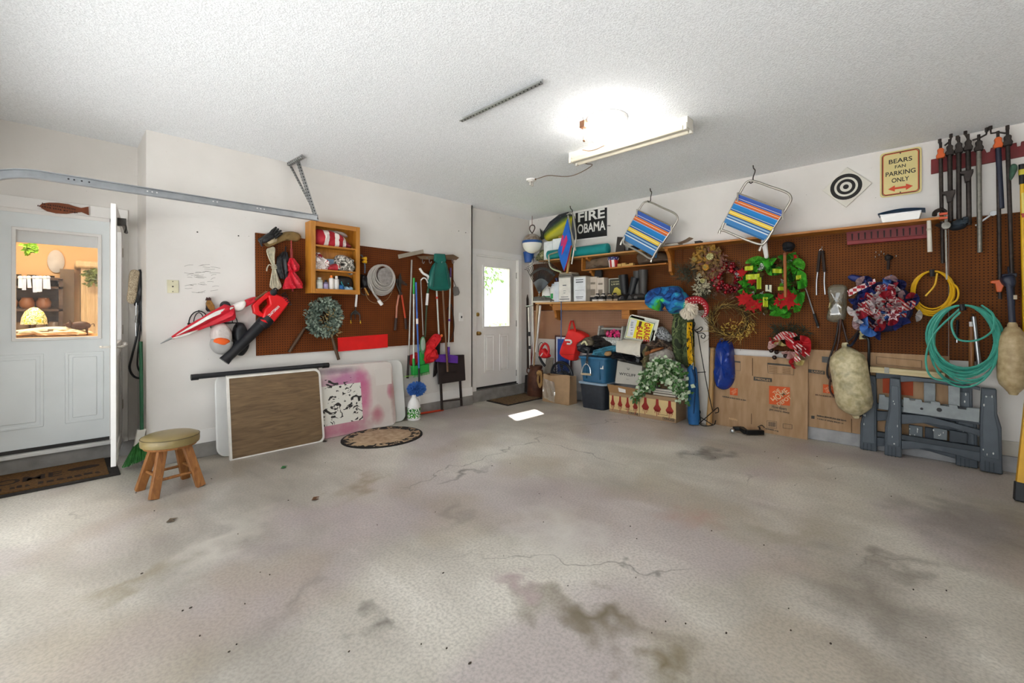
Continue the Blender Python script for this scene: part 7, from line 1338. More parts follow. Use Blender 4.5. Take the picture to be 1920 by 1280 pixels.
# peppermint spray
T = Th('candy_cane_spray', 'red and white ribbon spray with candy sticks and baubles', 'decoration', 'B', at=(1482, 645), c=.06)
RW = (lambda k: k.col(k.mix(k.math('GREATER_THAN', k.math('FRACT', k.math('MULTIPLY', k.math('ADD', k.xyz()[0], k.xyz()[2]), 28.)), .5), 'd8c4c0', 'b8141e')))(NT('candy_stripe', .5)); PKR = mat('c9a29c', .6, var=.2, vs=40)
T.part('bough', MB().tube(smooth([T.p(1446, 612, .05), T.p(1470, 630, .06), T.p(1500, 640, .06), T.p(1518, 655, .05)], 5), .012, 6), mat('3a2a1e', .9)); wleaf(T, 'evergreen', 200, annul(1482, 625, 0, 34, .5), .03, .09, .008, mat('2e3524', .9), 5)
for i, (x, y, w_, h, mm) in enumerate(((1460, 648, 30, 16, 1), (1476, 636, 34, 20, 0), (1494, 636, 34, 26, 2), (1500, 660, 18, 26, 0), (1480, 656, 22, 22, 1), (1505, 648, 24, 26, 2), (1452, 638, 14, 12, 2), (1490, 680, 14, 14, 2), (1500, 672, 14, 18, 3), (1466, 638, 26, 14, 3))): ruffle(T, 'ribbon_loop', x, y, w_ * 1.45, h * 1.5, .1 + .02 * (i % 3), (RW, PKR, mat('b0101c', .6), mat('c8b878', .6))[mm], i + 90, .05)
for a, b in (((1470, 630), (1518, 666)), ((1474, 634), (1512, 654)), ((1486, 640), (1498, 672))): T.part('candy_stick', MB().tube([T.p(*a, .2), T.p(*b, .16)], .012, 8), RW)
for i, (x, y) in enumerate(((1446, 657), (1456, 660), (1452, 670), (1473, 667))): T.part('bauble', MB().ball(T.p(x, y, .12), (.024, .024, .024), 12, 8), mat('2a1410', .3))
T.part('mint_disc', MB().lathe([(.03, 0), (.03, .01), (0, .012)], T.p(1495, 673, .2), (0, -1, 0), 16), RW)
# red white and blue wreath
T = Th('patriotic_wreath', 'big red, white and blue mesh ribbon wreath with a star', 'wreath', 'B', at=(1655, 575), c=.06)
T.part('ring', ringpx(T, 1655, 575, 45, 38, .08, .05), mat('20224a', .9)); R = random.Random(31)
MW = mat('cfc8c8', .5, var=.15, vs=30); MB_ = mat('1c2a66', .5, var=.3); MR = mat('a02030', .55, var=.2); GING = (lambda k: k.col((lambda ck: (k.l(k.tc, ck.inputs['Vector']), ck)[1].outputs['Color'])(k.n('TexChecker', Scale=34., Color1=hexc('e2d6d4') + (1,), Color2=hexc('a8202e') + (1,)))))(NT('gingham', .6)); MP = mat('a5888c', .5, var=.25, vs=30); STP = RW
for i in range(74):
    a = i / 74 * 6.283 * 2.9 + R.uniform(-.2, .2); rr = R.uniform(.12, 1.); x, y = 1656 + 66 * rr * math.cos(a), 572 + 52 * rr * math.sin(a); s_ = R.uniform(24, 40)
    mm = R.choices((MW, MB_, MR, GING, MP, STP, mat('3f6fb8', .5)), ((4, 5, 1, 1, 3, 1, 1) if rr > .75 else (2, 1, 4, 4, 2, 3, .3)))[0]; ruffle(T, 'ribbon_curl', x, y, s_, s_ * R.uniform(.7, 1.), .12 + R.uniform(0, .1), mm, i + 200, .05)
q = [T.p(1588, 545, .26), T.p(1640, 522, .26), T.p(1642, 530, .26), T.p(1592, 556, .26)]; T.part('gingham_ribbon', MB().grid(lambda u, v: q[0].lerp(q[1], u).lerp(q[3].lerp(q[2], u), v) + V(0, -.03 * math.sin(u * 6), 0), 12, 3), GING)
e = T.p(1674, 592, .28); st = [(e.x + (.055 if k_ % 2 == 0 else .024) * math.sin(k_ * .6283), e.z + (.055 if k_ % 2 == 0 else .024) * math.cos(k_ * .6283)) for k_ in range(10)]; T.part('star', MB().ext(st, e.y, e.y + .006), mat('c9b8bc', .5)); T.part('star_centre', MB().ext([(e.x + (x - e.x) * .65, e.z + (z - e.z) * .65) for x, z in st], e.y - .003, e.y), mat('7a2030', .6)); T.part('dark_core', MB().ball(T.p(1666, 575, .16), (.06, .05, .05), 12, 8), mat('14121c', .8)); T.part('tail_end', MB().puff(T.o([(1588, 518), (1600, 514), (1625, 522), (1618, 530), (1596, 526)], .12), T.y(.06), .05), MB_)
T = Th('clear_pouch', 'clear plastic pouch with a coiled cord beside the patriotic wreath', 'pouch', 'B', at=(1567, 567), c=.05)
T.part('pouch', MB().puff(T.o([(1552, 537), (1584, 535), (1586, 560), (1581, 600), (1549, 600), (1553, 570)], .1), T.y(.03), .07, wr=.2), glassmat('pouch_plastic', 'cfc6b4', .2, .35, '8f8672')); T.part('cord_coil', MB().tube([T.p(1567 + 11 * math.cos(i * .4), 576 + 17 * math.sin(i * .4), .07) for i in range(16)], .012, 6, True), mat('b5a676', .7)); T.part('contents', MB().puff(T.o([(1560, 566), (1575, 566), (1576, 588), (1560, 590)], .07), T.y(.03), .05), mat('7a6f4c', .8))
# small tools on the board
def peghook(T, px, py): T.part('peg_hook', MB().tube(smooth([T.p(px, py, .0), T.p(px, py, .05), T.p(px, py - 4, .06)], 3), .004, 5), CHROME)
T = Th('tongs', 'long steel tongs with dark grips hanging on the pegboard', 'tongs', 'B', at=(1540, 500), c=.05); peghook(T, 1541, 466)
for a, b, e in (((1537, 470), (1533, 510), (1531, 553)), ((1542, 470), (1546, 510), (1547, 552))): T.part('grip', MB().tube([T.p(*a, .05), T.p(*b, .05)], .014, 8), mat('2a1c16', .6)); T.part('jaw', MB().tube(smooth([T.p(*b, .05), T.p((b[0] + e[0]) / 2 - 1, 530, .05), T.p(*e, .05)], 3), .007, 6), STEEL)
T.part('ring', MB().tube([T.p(1539.5 + 3 * math.cos(i * .785), 470 + 3.5 * math.sin(i * .785), .05) for i in range(8)], .004, 5, True), CHROME)
T = Th('grill_fork', 'long thin rod with a black handle slanting across the board', 'rod', 'B', at=(1510, 540), c=.04); T.part('rod', MB().tube([T.p(1489, 476, .04), T.p(1526, 588, .05)], .0075, 8), STEEL); T.part('handle', MB().tube([T.p(1526, 588, .05), T.p(1534, 612, .05)], .013, 8), BLACK); T.part('tip', MB().ball(T.p(1534, 613, .05), .009), STEEL)
T = Th('brown_dowel', 'orange brown wooden dowel hanging before the green wreath', 'dowel', 'B', at=(1472, 516), c=.27); T.part('dowel', MB().tube([T.p(1471.5, 477, .27), T.p(1472.5, 557, .27)], .016, 10), wood('dowel', '8a4a1e', 'a8622c', 'z')); T.part('cord', MB().tube(smooth([T.p(1471.5, 478, .27), T.p(1474, 465, .2), T.p(1476, 455, .23)], 4), .003, 5), BLACK); T.part('end_cap', MB().tube([T.p(1471.5, 474, .27), T.p(1471.5, 479, .27)], .017, 10), mat('7a3e1a', .6))
T = Th('white_support', 'white painted shelf support hanging beneath the second chair', 'shelf support', 'B', at=(1435, 465), c=.2); T.part('leg', MB().tube([T.p(1432, 450, .2), T.p(1437, 480, .2)], [.03, .022], 8), WHITE); T.part('foot', MB().ball(T.p(1437, 481, .2), .022), WHITE)
T = Th('dark_hat', 'dark cap hanging in the shadow under the long shelf', 'cap', 'B', at=(1477, 462), c=.1); T.part('crown', MB().puff(T.o([(1464, 459), (1469, 453), (1479, 452), (1486, 455), (1487, 462), (1478, 466), (1467, 465)], .12), T.y(.03), .09, wr=.1), mat('17191f', .8)); T.part('brim', MB().puff(T.o([(1465, 464), (1478, 466), (1485, 464), (1481, 470), (1469, 470)], .15), T.y(.08), .06, wr=.05), mat('17191f', .8))
T = Th('peg_cluster', 'cluster of chrome pegs holding a dark paint brush', 'pegs', 'B', at=(1660, 482), c=.03)
for px, py in ((1641, 484), (1648, 480), (1652, 474), (1642, 475), (1680, 482), (1657, 478)): peghook(T, px, py)
T.part('brush', MB().puff(T.o([(1658, 480), (1664, 476), (1674, 480), (1668, 488), (1660, 488)], .08), T.y(.02), .05), mat('1c1512', .8)); T.part('brush_handle', MB().tube([T.p(1666, 486, .05), T.p(1665, 505, .05)], .012, 8), mat('2a1d16', .7))
T = Th('red_wall_bin', 'red slotted metal tool rail under the long shelf', 'tool rail', 'B', at=(1660, 440), c=.06)
on(T, 'panel', [(1587, 434), (1739, 418), (1739, 443), (1588, 456)], .04, .012, mat('6f1416', .5, var=.15)); on(T, 'lip', [(1588, 452), (1739, 440), (1739, 446), (1588, 459)], .09, .06, mat('7d181b', .5, var=.1), .004)
for i in range(12):
    x = 1596 + i * 12; on(T, 'slot', [(x, 438 - i * 1.2), (x + 3.5, 437.6 - i * 1.2), (x + 3, 450 - i * 1.05), (x + .8, 450 - i * 1.05)], .043, .004, mat('2c0c0e', .7))
# cords and hoses
T = Th('extension_cord', 'yellow extension cord coiled on the pegboard', 'cord', 'B', at=(1750, 548), c=.07)
a, b, t_, u_ = T.p(1712, 548, .07), T.p(1786, 548, .07), T.p(1750, 508, .07), T.p(1750, 588, .07)
YC = mat('d8a812', .45); T.part('coil', MB().coil(((a.x + b.x) / 2, 0, (t_.z + u_.z) / 2), (b.x - a.x) / 2, (t_.z - u_.z) / 2, 10, .0075, .14, 4, 6, 26, .03), YC); T.part('tie', MB().tube([T.p(1747, 505, .1), T.p(1748, 518, .1)], .018, 8), BLACK); T.part('loose_loop', MB().tube(smooth([T.p(1778, 525, .1), T.p(1795, 540, .1), T.p(1795, 560, .1), T.p(1780, 572, .1)], 6), .0075, 6), YC); T.part('loose_end', MB().tube(smooth([T.p(1757, 512, .11), T.p(1752, 535, .12), T.p(1735, 555, .12)], 6), .0075, 6), YC)
T = Th('teal_garden_hose', 'large teal rubber hose coiled on the pegboard above the sawhorses', 'hose', 'B', at=(1807, 645), c=.2)
a, b, t_, u_ = T.p(1744, 645, .2), T.p(1872, 645, .2), T.p(1807, 572, .2), T.p(1807, 712, .2); TH = mat('3f9c8a', .4, var=.12, vs=30)
T.part('coil', MB().coil(((a.x + b.x) / 2, 0, (t_.z + u_.z) / 2), (b.x - a.x) / 2, (t_.z - u_.z) / 2, 22, .0085, .17, 9, 6, 30, .05), TH); T.part('inner_loop', MB().tube(smooth([T.p(1800, 585, .25), T.p(1784, 605, .26), T.p(1795, 635, .27), T.p(1830, 638, .27), T.p(1860, 620, .26), T.p(1862, 590, .25), T.p(1840, 572, .23)], 6), .0085, 6), TH); T.part('tie', MB().tube([T.p(1803, 570, .24), T.p(1806, 582, .24)], .02, 8), BLACK)
T.part('loose_outer_loop', MB().tube(smooth([T.p(1800, 578, .22), T.p(1752, 625, .24), T.p(1736, 670, .25), T.p(1745, 705, .26), T.p(1780, 716, .25)], 6), .0085, 6), TH)
T = Th('wooden_file', 'wooden handled file hanging inside the teal hose', 'file', 'B', at=(1821, 650), c=.05); T.part('handle', MB().tube([T.p(1821, 612, .05), T.p(1821.5, 690, .05)], .018, 10), wood('filew', '7a4a24', '95602f', 'z')); T.part('ferrule', MB().tube([T.p(1820.5, 603, .05), T.p(1821, 613, .05)], .014, 8), WHITE); peghook(T, 1820, 599)
T = Th('steel_bar', 'plain steel bar hanging beside the wooden file', 'bar', 'B', at=(1830, 640), c=.05); T.part('bar', MB().tube([T.p(1825, 593, .05), T.p(1836, 685, .05)], .016, 10), STEEL); peghook(T, 1824, 592)
T = Th('black_strap', 'thin black drill bit hanging left inside the teal hose', 'drill bit', 'B', at=(1794, 620), c=.04); T.part('shank', MB().tube([T.p(1795, 600, .04), T.p(1794, 632, .04)], .009, 8), BLACK); T.part('tip', MB().tube([T.p(1794, 630, .04), T.p(1794, 642, .04)], .006, 6), STEEL)
T = Th('brown_cable_loops', 'brown and black cable loops hanging behind the left fender', 'cable', 'B', at=(1570, 650), c=.06)
for i, pts in enumerate(([(1573, 600), (1566, 640), (1553, 680), (1552, 705), (1566, 720)], [(1576, 598), (1572, 640), (1560, 690), (1556, 730), (1572, 752)], [(1578, 600), (1586, 630), (1590, 645)], [(1612, 616), (1600, 632), (1590, 640)])): T.part('strand', MB().tube(smooth([T.p(x, y, .07 + .02 * (i % 2)) for x, y in pts], 6), .009, 6), mat(('241a16', '4a2a1c', '3a2620', '2a1e18')[i], .6))
T = Th('outlet_cover', 'cream electrical outlet under the patriotic wreath', 'outlet', 'B', at=(1619, 628), c=.028); on(T, 'plate', [(1611, 620), (1626, 619), (1626, 635), (1611, 636)], .03, .01, mat('cfc68e', .5), .002)
for y in (624, 631): T.part('socket', MB().lathe([(.014, 0), (.014, .003), (0, .003)], T.p(1618.5, y, .03), (0, -1, 0), 12), mat('6b6648', .5))
T = Th('power_cable', 'black power cable dropping from the outlet', 'cable', 'B', at=(1629, 660), c=.05); T.solo(MB().tube(smooth([T.p(1622, 631, .04), T.p(1629, 640, .06), T.p(1629, 690, .06), T.p(1631, 720, .05)], 5), .012, 7).ball(T.p(1621, 631, .045), .018), BLACK)
# fenders
FM = (lambda k: k.col(k.mix(k.ramp(k.noise(5, 7, None, .6), (.5, 0.0), (.72, .85)), k.ramp(k.noise(24, 4), (.35, 'b0a37a'), (.7, 'd8cda8')), '4a4430')))(NT('weathered_vinyl', .5))
def fender(label, top, bot, r_, c, m, rope):
    T = Th('boat_fender', label, 'fender', 'B', at=top, c=c); a, b = T.p(*top, c), T.p(*bot, c); ax = (b - a); L = ax.length
    T.part('body', MB().lathe([(.02, .05 * L), (.04, .07 * L), (r_ * .6, .12 * L), (r_ * .88, .18 * L), (r_, .26 * L), (r_, .5 * L), (r_ * .98, .78 * L), (r_ * .85, .86 * L), (r_ * .55, .92 * L), (.035, .96 * L)], a, ax, 26), m)
    T.part('top_eye', MB().lathe([(.022, 0), (.03, .02), (.032, .05), (.03, .1 * L)], a, ax, 12), m); T.part('bottom_eye', MB().lathe([(.034, .94 * L), (.03, .98 * L), (.022, L)], a, ax, 12), m)
    T.part('rope', MB().tube(smooth([T.p(x, y, c_) for x, y, c_ in rope], 5), .011, 7), mat('1c2030', .7)); return T
fender('weathered cream boat fender hanging left of the sawhorses', (1584, 642), (1606, 784), .152, .22, FM, [(1585, 645, .22), (1594, 648, .25), (1602, 640, .2), (1610, 625, .05)])
FM2 = (lambda k: k.col(k.mix(k.ramp(k.noise(4, 6), (.52, 0.0), (.75, .5)), k.ramp(k.noise(24, 4), (.35, 'a8926a'), (.7, 'c8b48c')), '7a5a34')))(NT('tan_vinyl', .5))
fender('tan boat fender hanging at the right edge on blue rope', (1898, 604), (1900, 740), .093, .2, FM2, [(1898, 606, .2), (1896, 570, .16), (1894, 530, .12), (1892, 500, .08)])
T = Th('fender_cord', 'black cord looped under the left fender', 'cord', 'B', at=(1615, 775), c=.2); T.solo(MB().tube(smooth([T.p(1634, 740, .2), T.p(1628, 762, .22), T.p(1612, 779, .22), T.p(1604, 781, .2)], 6), .011, 7).ball(T.p(1604, 782, .2), .016), BLACK)
# signs
T = Th('archery_target', 'diamond hung white target with black rings', 'target', 'B', at=(1587, 350), c=.025); on(T, 'board', [(1588, 313), (1635, 343), (1586, 388.5), (1541.5, 357)], .025, .018, mat('d9d5ca', .7, var=.04), .003); e = T.p(1586, 350, .026)
for r0, r1 in ((.098, .132), (.05, .078), (0, .024)):
    if r0: T.part('ring_print', MB().ring([(e.x + r1 * math.cos(i * .1745), e.z + r1 * math.sin(i * .1745)) for i in range(36)], [(e.x + r0 * math.cos(i * .1745), e.z + r0 * math.sin(i * .1745)) for i in range(36)], T.y(.026), T.y(.0245)), INK)
    else: T.part('bullseye', MB().lathe([(r1, 0), (r1, .0015)], e, (0, -1, 0), 24), INK)
T = Th('parking_sign', 'yellow enamel sign reading BEARS FAN PARKING ONLY with a red arrow', 'sign', 'B', at=(1689, 322), c=.02)
x0, x1 = T.p(1650, 330, .02).x, T.p(1728, 330, .02).x; z1, z0 = T.p(1689, 281, .02).z, T.p(1689, 366, .02).z; SYL = mat('d8c88a', .4, var=.05, vs=4)
pl = T.part('plate', MB().ext(tablepoly(x0, x1, z0, z1, .03), 0, .004), SYL)
def rr_ring(n, d0, d1, m, y): T.part(n, MB().ring(tablepoly(x0 + d0, x1 - d0, z0 + d0, z1 - d0, .028), tablepoly(x0 + d1, x1 - d1, z0 + d1, z1 - d1, .022), y, .001), m, pl)
rr_ring('red_border', .018, .026, mat('b5481c', .5), -.0012); rr_ring('black_border', .013, .018, INK, -.0013); cx, H_ = (x0 + x1) / 2, z1 - z0; W_ = x1 - x0
for s_, z, w_, h in (('BEARS', .775, .56, .098), ('FAN', .645, .26, .07), ('PARKING', .505, .72, .1), ('ONLY', .35, .42, .098)): T.text('lettering', s_, cx, z0 + H_ * z, W_ * w_, H_ * h, -.0016, INK, parent=pl, bold=.015)
az = z0 + H_ * .17; aw = W_ * .3; T.part('arrow', MB().ext([(cx - aw, az), (cx - aw + .05, az + .03), (cx - aw + .05, az + .01), (cx + aw - .05, az + .01), (cx + aw - .05, az + .03), (cx + aw, az), (cx + aw - .05, az - .03), (cx + aw - .05, az - .01), (cx - aw + .05, az - .01), (cx - aw + .05, az - .03)], -.0016, .001), mat('cc4418', .5), pl)
for z in (.93, .07): T.part('bolt', MB().lathe([(.006, 0), (.006, .003), (0, .004)], (cx, 0, z0 + H_ * z), (0, -1, 0), 8), DKSTEEL, pl)
T = onsh('food_container', 'clear plastic tub with a blue lid on the long shelf', 'container', 1690, ZU, .12); T.part('tub', MB().hexa([(-.13, -.07, 0), (.12, -.07, 0), (.12, .07, 0), (-.13, .07, 0)], [(-.15, -.085, .085), (.14, -.085, .085), (.14, .085, .085), (-.15, .085, .085)]), glassmat('tub_plastic', 'f2f0ea', .12, .25, 'e6e0d4')); T.part('lid', MB().grid(lambda u, v: V(-.165 + .33 * u, -.1 + .2 * v, .087 + .022 * math.sin(math.pi * u)), 10, 4).grid(lambda u, v: V(-.165 + .33 * u, -.1 + .2 * v, .097 + .022 * math.sin(math.pi * u)), 10, 4), mat('2f6ea8', .4))
# pipe clamps on the red rail
T = Th('clamp_rail', 'dark red notched board holding the pipe clamps', 'rail', 'B', at=(1830, 300), c=.03); P = [(1745, 299), (1778, 293), (1800, 289)]
on(T, 'board', [(1745.5, 299), (1846, 279), (1850, 286), (1856, 284), (1858, 277), (1906, 267), (1907, 275), (1914, 273), (1915, 265), (1990, 250), (1990, 279), (1745.5, 326)], .035, .025, mat('6f1416', .5, var=.2, vs=10), .003)
PIPE = mat('3a3330', .5, .6, var=.3, vs=30); ORG = mat('c8581c', .45); GALV = mat('7d7a72', .45, .7, var=.2, vs=40); NAVY = mat('1e2438', .5)
def clampt(label, tx, ty, bx, by, r, m, head, crank=None, jaws=(), c=.1):
    T = Th('pipe_clamp', label, 'clamp', 'B', at=(tx, ty), c=c); T.part('pipe', MB().tube([T.p(tx, ty, c), T.p(bx, by, c)], r, 10), m)
    h = T.p(tx, ty, c); T.part('head', MB().ext([(h.x - .024, h.z - .035), (h.x + .024, h.z - .035), (h.x + .03, h.z - .01), (h.x + .02, h.z + .012), (h.x + .022, h.z + .04), (h.x + .01, h.z + .055), (h.x - .01, h.z + .055), (h.x - .022, h.z + .04), (h.x - .018, h.z + .012), (h.x - .03, h.z - .01)], T.y(c + .03), T.y(c - .03)), head, bev=.006)
    T.part('screw', MB().rod(h + V(0, 0, .05), h + V(0, 0, .11), .01), PIPE)
    if crank:
        a = [T.p(x, y, c) for x, y in crank]; T.part('crank', MB().tube(a, .0075, 6), PIPE); T.part('crank_knob', MB().tube([a[-1] - V(0, 0, .0), a[-1] + V(0, 0, .035)], .012, 8), PIPE)
    for jx, jy, jm in jaws:
        j = T.p(jx, jy, c); T.part('sliding_jaw', MB().ext([(j.x - .05, j.z + .028), (j.x + .035, j.z + .034), (j.x + .035, j.z + .008), (j.x + .022, j.z - .03), (j.x + .012, j.z - .07), (j.x - .016, j.z - .07), (j.x - .024, j.z), (j.x - .05, j.z + .006)], T.y(c + .04), T.y(c - .035)), jm, bev=.005)
    return T
clampt('pipe clamp with orange head, leftmost on the red board', 1763.5, 290, 1767.5, 493, .014, PIPE, ORG, [(1763, 274), (1762, 268)])
clampt('dark pipe clamp with bent crank, second on the red board', 1780.5, 284, 1782.5, 415, .017, PIPE, PIPE, [(1771, 273), (1782, 264), (1783, 258)], [(1780.5, 365, PIPE)])
clampt('plain dark pipe clamp, third on the red board', 1797.5, 280, 1798, 412, .017, PIPE, PIPE, [(1797, 266), (1795, 262)])
clampt('dark pipe clamp with sliding jaw high up, fourth on the red board', 1815, 275, 1817, 421, .017, PIPE, PIPE, [(1814, 259), (1810, 252)], [(1814, 327, PIPE)])
clampt('galvanised pipe clamp with a long crank', 1835, 276, 1837, 473, .017, GALV, PIPE, [(1823, 263), (1836, 259), (1849, 252), (1850, 247)])
clampt('tall pipe clamp with orange head and navy tape', 1871, 270, 1875, 560, .013, PIPE, ORG, [(1886, 250), (1872, 248), (1858, 250), (1857, 243)], [(1873, 532, ORG)]).part('tape', MB().tube([V(0, 0, -.01), (lambda q: q)(V(.02, 0, -.55))], .018, 10), NAVY)
clampt('tall dark pipe clamp at the right with a blue lower jaw', 1889, 266, 1899, 570, .014, PIPE, PIPE, [(1889, 250), (1889, 243)], [(1894, 520, NAVY)])
T = Th('white_stick', 'short white stick hanging under the long shelf end', 'stick', 'B', at=(1742, 440), c=.23); T.part('stick', MB().tube([T.p(1741.5, 411, .23), T.p(1743.5, 472, .23)], [.015, .017], 10), mat('d5cfc2', .6)); T.part('band', MB().tube([T.p(1742, 428, .23), T.p(1742, 432, .23)], .018, 10), mat('bdb4a4', .6))
T = Th('bar_clamp', 'steel bar clamp with a round knob and orange pads over the shelf end', 'clamp', 'B', at=(1772, 420), c=.22); T.part('bar', MB().bar(T.p(1772, 395, .2), T.p(1775, 524, .2), .012, .026), GALV)
T.part('upper_arm', MB().tube(smooth([T.p(1773, 398, .2), T.p(1765, 393, .22), T.p(1754, 397, .25), T.p(1752, 404, .26)], 4), .017, 8), PIPE); T.part('knob', MB().lathe([(.03, -.02), (.034, 0), (.03, .02), (0, .022)], T.p(1773.5, 423, .23), (0, -1, 0), 14), GALV); T.part('lower_arm', MB().tube([T.p(1774, 420, .2), T.p(1764, 424, .23), T.p(1757, 421, .25)], .016, 8), PIPE)
for y in (401, 409): T.part('pad', MB().box(*(lambda q: (q.x - .025, q.x + .03, q.y - .015, q.y + .015, q.z - .01, q.z + .01))(T.p(1768, y, .24))), mat('c8502c', .5), bev=.003)
T = Th('denim_glove', 'blue grey work glove lying at the shelf end behind the clamps', 'glove', 'B', at=(1797, 418), c=.15); T.part('palm', MB().puff(T.o([(1780, 417), (1790, 411), (1808, 406), (1814, 412), (1812, 422), (1796, 428), (1782, 427)], .17), T.y(.04), .12, seed=3), mat('27323c', .8, var=.2))
for k_ in range(3): T.part('finger', MB().tube([T.p(1806, 410 + k_ * 4, .16), T.p(1812, 408 + k_ * 4, .16), T.p(1815, 409 + k_ * 4, .15)], [.016, .014, .008], 7), mat('27323c', .8, var=.2))
T = Th('adjustable_wrench', 'steel wrench lying slanted behind the galvanised clamp', 'wrench', 'B', at=(1848, 410), c=.07); T.part('shaft', MB().bar(T.p(1829, 423, .07), T.p(1859, 402, .07), .012, .022, (0, 1, 0)), STEEL); T.part('jaw', MB().lathe([(.022, 0), (.022, .012)], T.p(1862, 400, .075), (0, -1, 0), 10), STEEL)
T = Th('navy_vise', 'dark blue clamp body with hanging strap at the lower right', 'clamp', 'B', at=(1893, 540), c=.16); T.part('body', MB().puff(T.o([(1876, 522), (1890, 514), (1904, 516), (1906, 532), (1898, 540), (1882, 534)], .2), T.y(.14), .07, wr=.1), NAVY); T.part('strap', MB().tube(smooth([T.p(1892, 530, .2), T.p(1895, 560, .2), T.p(1897, 592, .2), T.p(1898, 606, .2)], 4), .02, 8, flat=.4), NAVY); T.part('tag', MB().ext(T.o([(1900, 553), (1907, 553), (1907, 561), (1900, 561)], .23), T.y(.23), T.y(.225)), mat('b5a890', .6))
T = Th('yellow_extension_pole', 'yellow fibreglass extension pole at the right edge with printed label', 'pole', 'B', at=(1918, 450), c=.14); T.part('pole', MB().tube([T.p(1916.5, 340, .14), T.p(1923, 700, .14)], .014, 12), mat('d8a812', .4)); T.part('black_grip', MB().tube([T.p(1915.5, 308, .14), T.p(1916.5, 345, .14)], .018, 12), BLACK); T.part('yellow_cap', MB().tube([T.p(1915.5, 318, .14), T.p(1915.8, 328, .14)], .019, 12), mat('c8b83a', .5)); T.part('label', MB().tube([T.p(1917.2, 362, .14), T.p(1918.2, 408, .14)], .0145, 12), mat('d8c86a', .5)); T.part('red_band', MB().tube([T.p(1918, 400, .14), T.p(1918.3, 408, .14)], .015, 12), mat('9c2a20', .5)); T.part('green_cloth', MB().puff(T.o([(1896, 308), (1904, 304), (1910, 310), (1906, 322), (1898, 334), (1894, 328)], .2), T.y(.12), .06), mat('3a5a4a', .8, var=.4))
# step ladder at the right edge
T = Th('step_ladder', 'yellow step ladder with black feet leaning at the right edge', 'ladder', 'B', loc=onZ(1910, 938)); YL_ = mat('d6a012', .45, var=.08)
T.part('rail', MB().bar((0, 0, .06), (.17, .42, 1.9), .035, .075, (0, 1, 0)), YL_); T.part('rail', MB().bar((.62, 0, .06), (.45, .42, 1.9), .035, .075, (0, 1, 0)), YL_)
for x in (0, .62): T.part('foot', MB().bar((x - .004 * (1 if x else -1), -.005, 0), (x + (.012 if x == 0 else -.012), .02, .13), .06, .09, (0, 1, 0)), BLACK, bev=.006)
for i in range(6): t_ = .16 + i * .14; T.part('step', MB().box(.17 * t_ + .01, .62 - .17 * t_ - .01, .42 * t_ - .03, .42 * t_ + .05, 1.9 * t_, 1.9 * t_ + .025), mat('b8bcc0', .4, .6))
# moving boxes
k = NT('moving_card', .85); MC = k.col(k.ramp(k.noise(18, 4, k.mapv((1, 1, .2))), (.35, 'a3815e'), (.65, 'b39270'))); PRN = mat('4a4640', .8); ORN = mat('d2561c', .7)
def boxprint(T, n, pts, c, m, parent): q = [T.p(x, y, c) for x, y in pts]; return T.part(n, MB().hexa(q, [v + V(0, .0012, 0) for v in q]), m, parent)
def cflat(top, bot, y0, y1): return lambda y: top + (bot - top) * (y - y0) / (y1 - y0)
T = Th('moving_box_medium', 'flattened cardboard box printed MEDIUM leaning by the wall', 'cardboard box', 'B', loc=(XB - .08, 1.45, 0)); cc = cflat(.055, .085, 665, 820); lp = lambda x, y, d=0.: T.p(x, y, cc(y) + d)
x0, x1 = (T.Mi @ V(5.56, 1.975, 0)).x, (T.Mi @ V(5.56, .985, 0)).x; zt = lp(1519, 674).z
q = [V(x0, T.y(.09), 0), V(x1, T.y(.09), 0), V(x1, T.y(.055), zt), V(x0, T.y(.055), zt)]; fl = T.part('face', MB().hexa(q, [v + V(0, .012, 0) for v in q]), MC)
def seam(a, b): p_, q_ = lp(*a, .006), lp(*b, .006); T.part('slit', MB().bar(p_, q_, .006, .003), mat('5b4028', .8), fl)
seam((1411, 671), (1411, 704)); seam((1409, 775), (1409, 795))
def tx(s_, px, py, wpx, hpx, m, ang=0, bold=.0, d=.009):
    e = lp(px, py, d); w_ = abs(lp(px + wpx / 2, py, d).x - lp(px - wpx / 2, py, d).x); h_ = abs(lp(px, py + hpx / 2, d).z - lp(px, py - hpx / 2, d).z); T.text('print_text', s_, e.x, e.z, w_, h_, e.y, m, ang, fl, bold)
def sw(px, py, wpx, hpx, m, ang=0, d=.009, n=14):
    e = lp(px, py, d); w_ = abs(lp(px + wpx / 2, py, d).x - lp(px - wpx / 2, py, d).x); scrawl(T, e.x, e.z, w_, abs(lp(px, py + hpx / 2, d).z - lp(px, py - hpx / 2, d).z), e.y, m, ang, fl, n, int(px))
def bp(n, pts, m, d=.007): q = [lp(x, y, d) for x, y in pts]; return T.part(n, MB().hexa(q, [v + V(0, .004, 0) for v in q]), m, fl)
def frame_(pts, d=.007):
    for i in range(4): T.part('print_rule', MB().bar(lp(*pts[i], d), lp(*pts[(i + 1) % 4], d), .003, .002), PRN, fl)
LT = mat('c9a67c', .8)
bp('size_band', [(1413, 706), (1447, 709), (1447, 716), (1413, 713)], PRN); tx('MEDIUM', 1430, 711.2, 27, 3.8, LT, -.06)
bp('logo_square', [(1442, 723), (1481, 726), (1481, 760.5), (1442, 757)], ORN)
for s_, x, y, w_, h in (('THE', 1456, 734, 15, 6.5), ('HOME', 1462, 741, 38, 11), ('DEPOT', 1470, 751, 32, 7)): tx(s_, x, y, w_, h, mat('d8b48c', .8), .72, .02)
tx('How doers', 1461, 764, 28, 5.5, PRN, -.06, .01); tx('get more done', 1461, 770.5, 38, 5.5, PRN, -.06, .01)
frame_([(1439, 680), (1489, 684.5), (1488, 703), (1440, 699)]); bp('table_head', [(1439, 680), (1489, 684.5), (1489, 687.5), (1439, 683)], PRN)
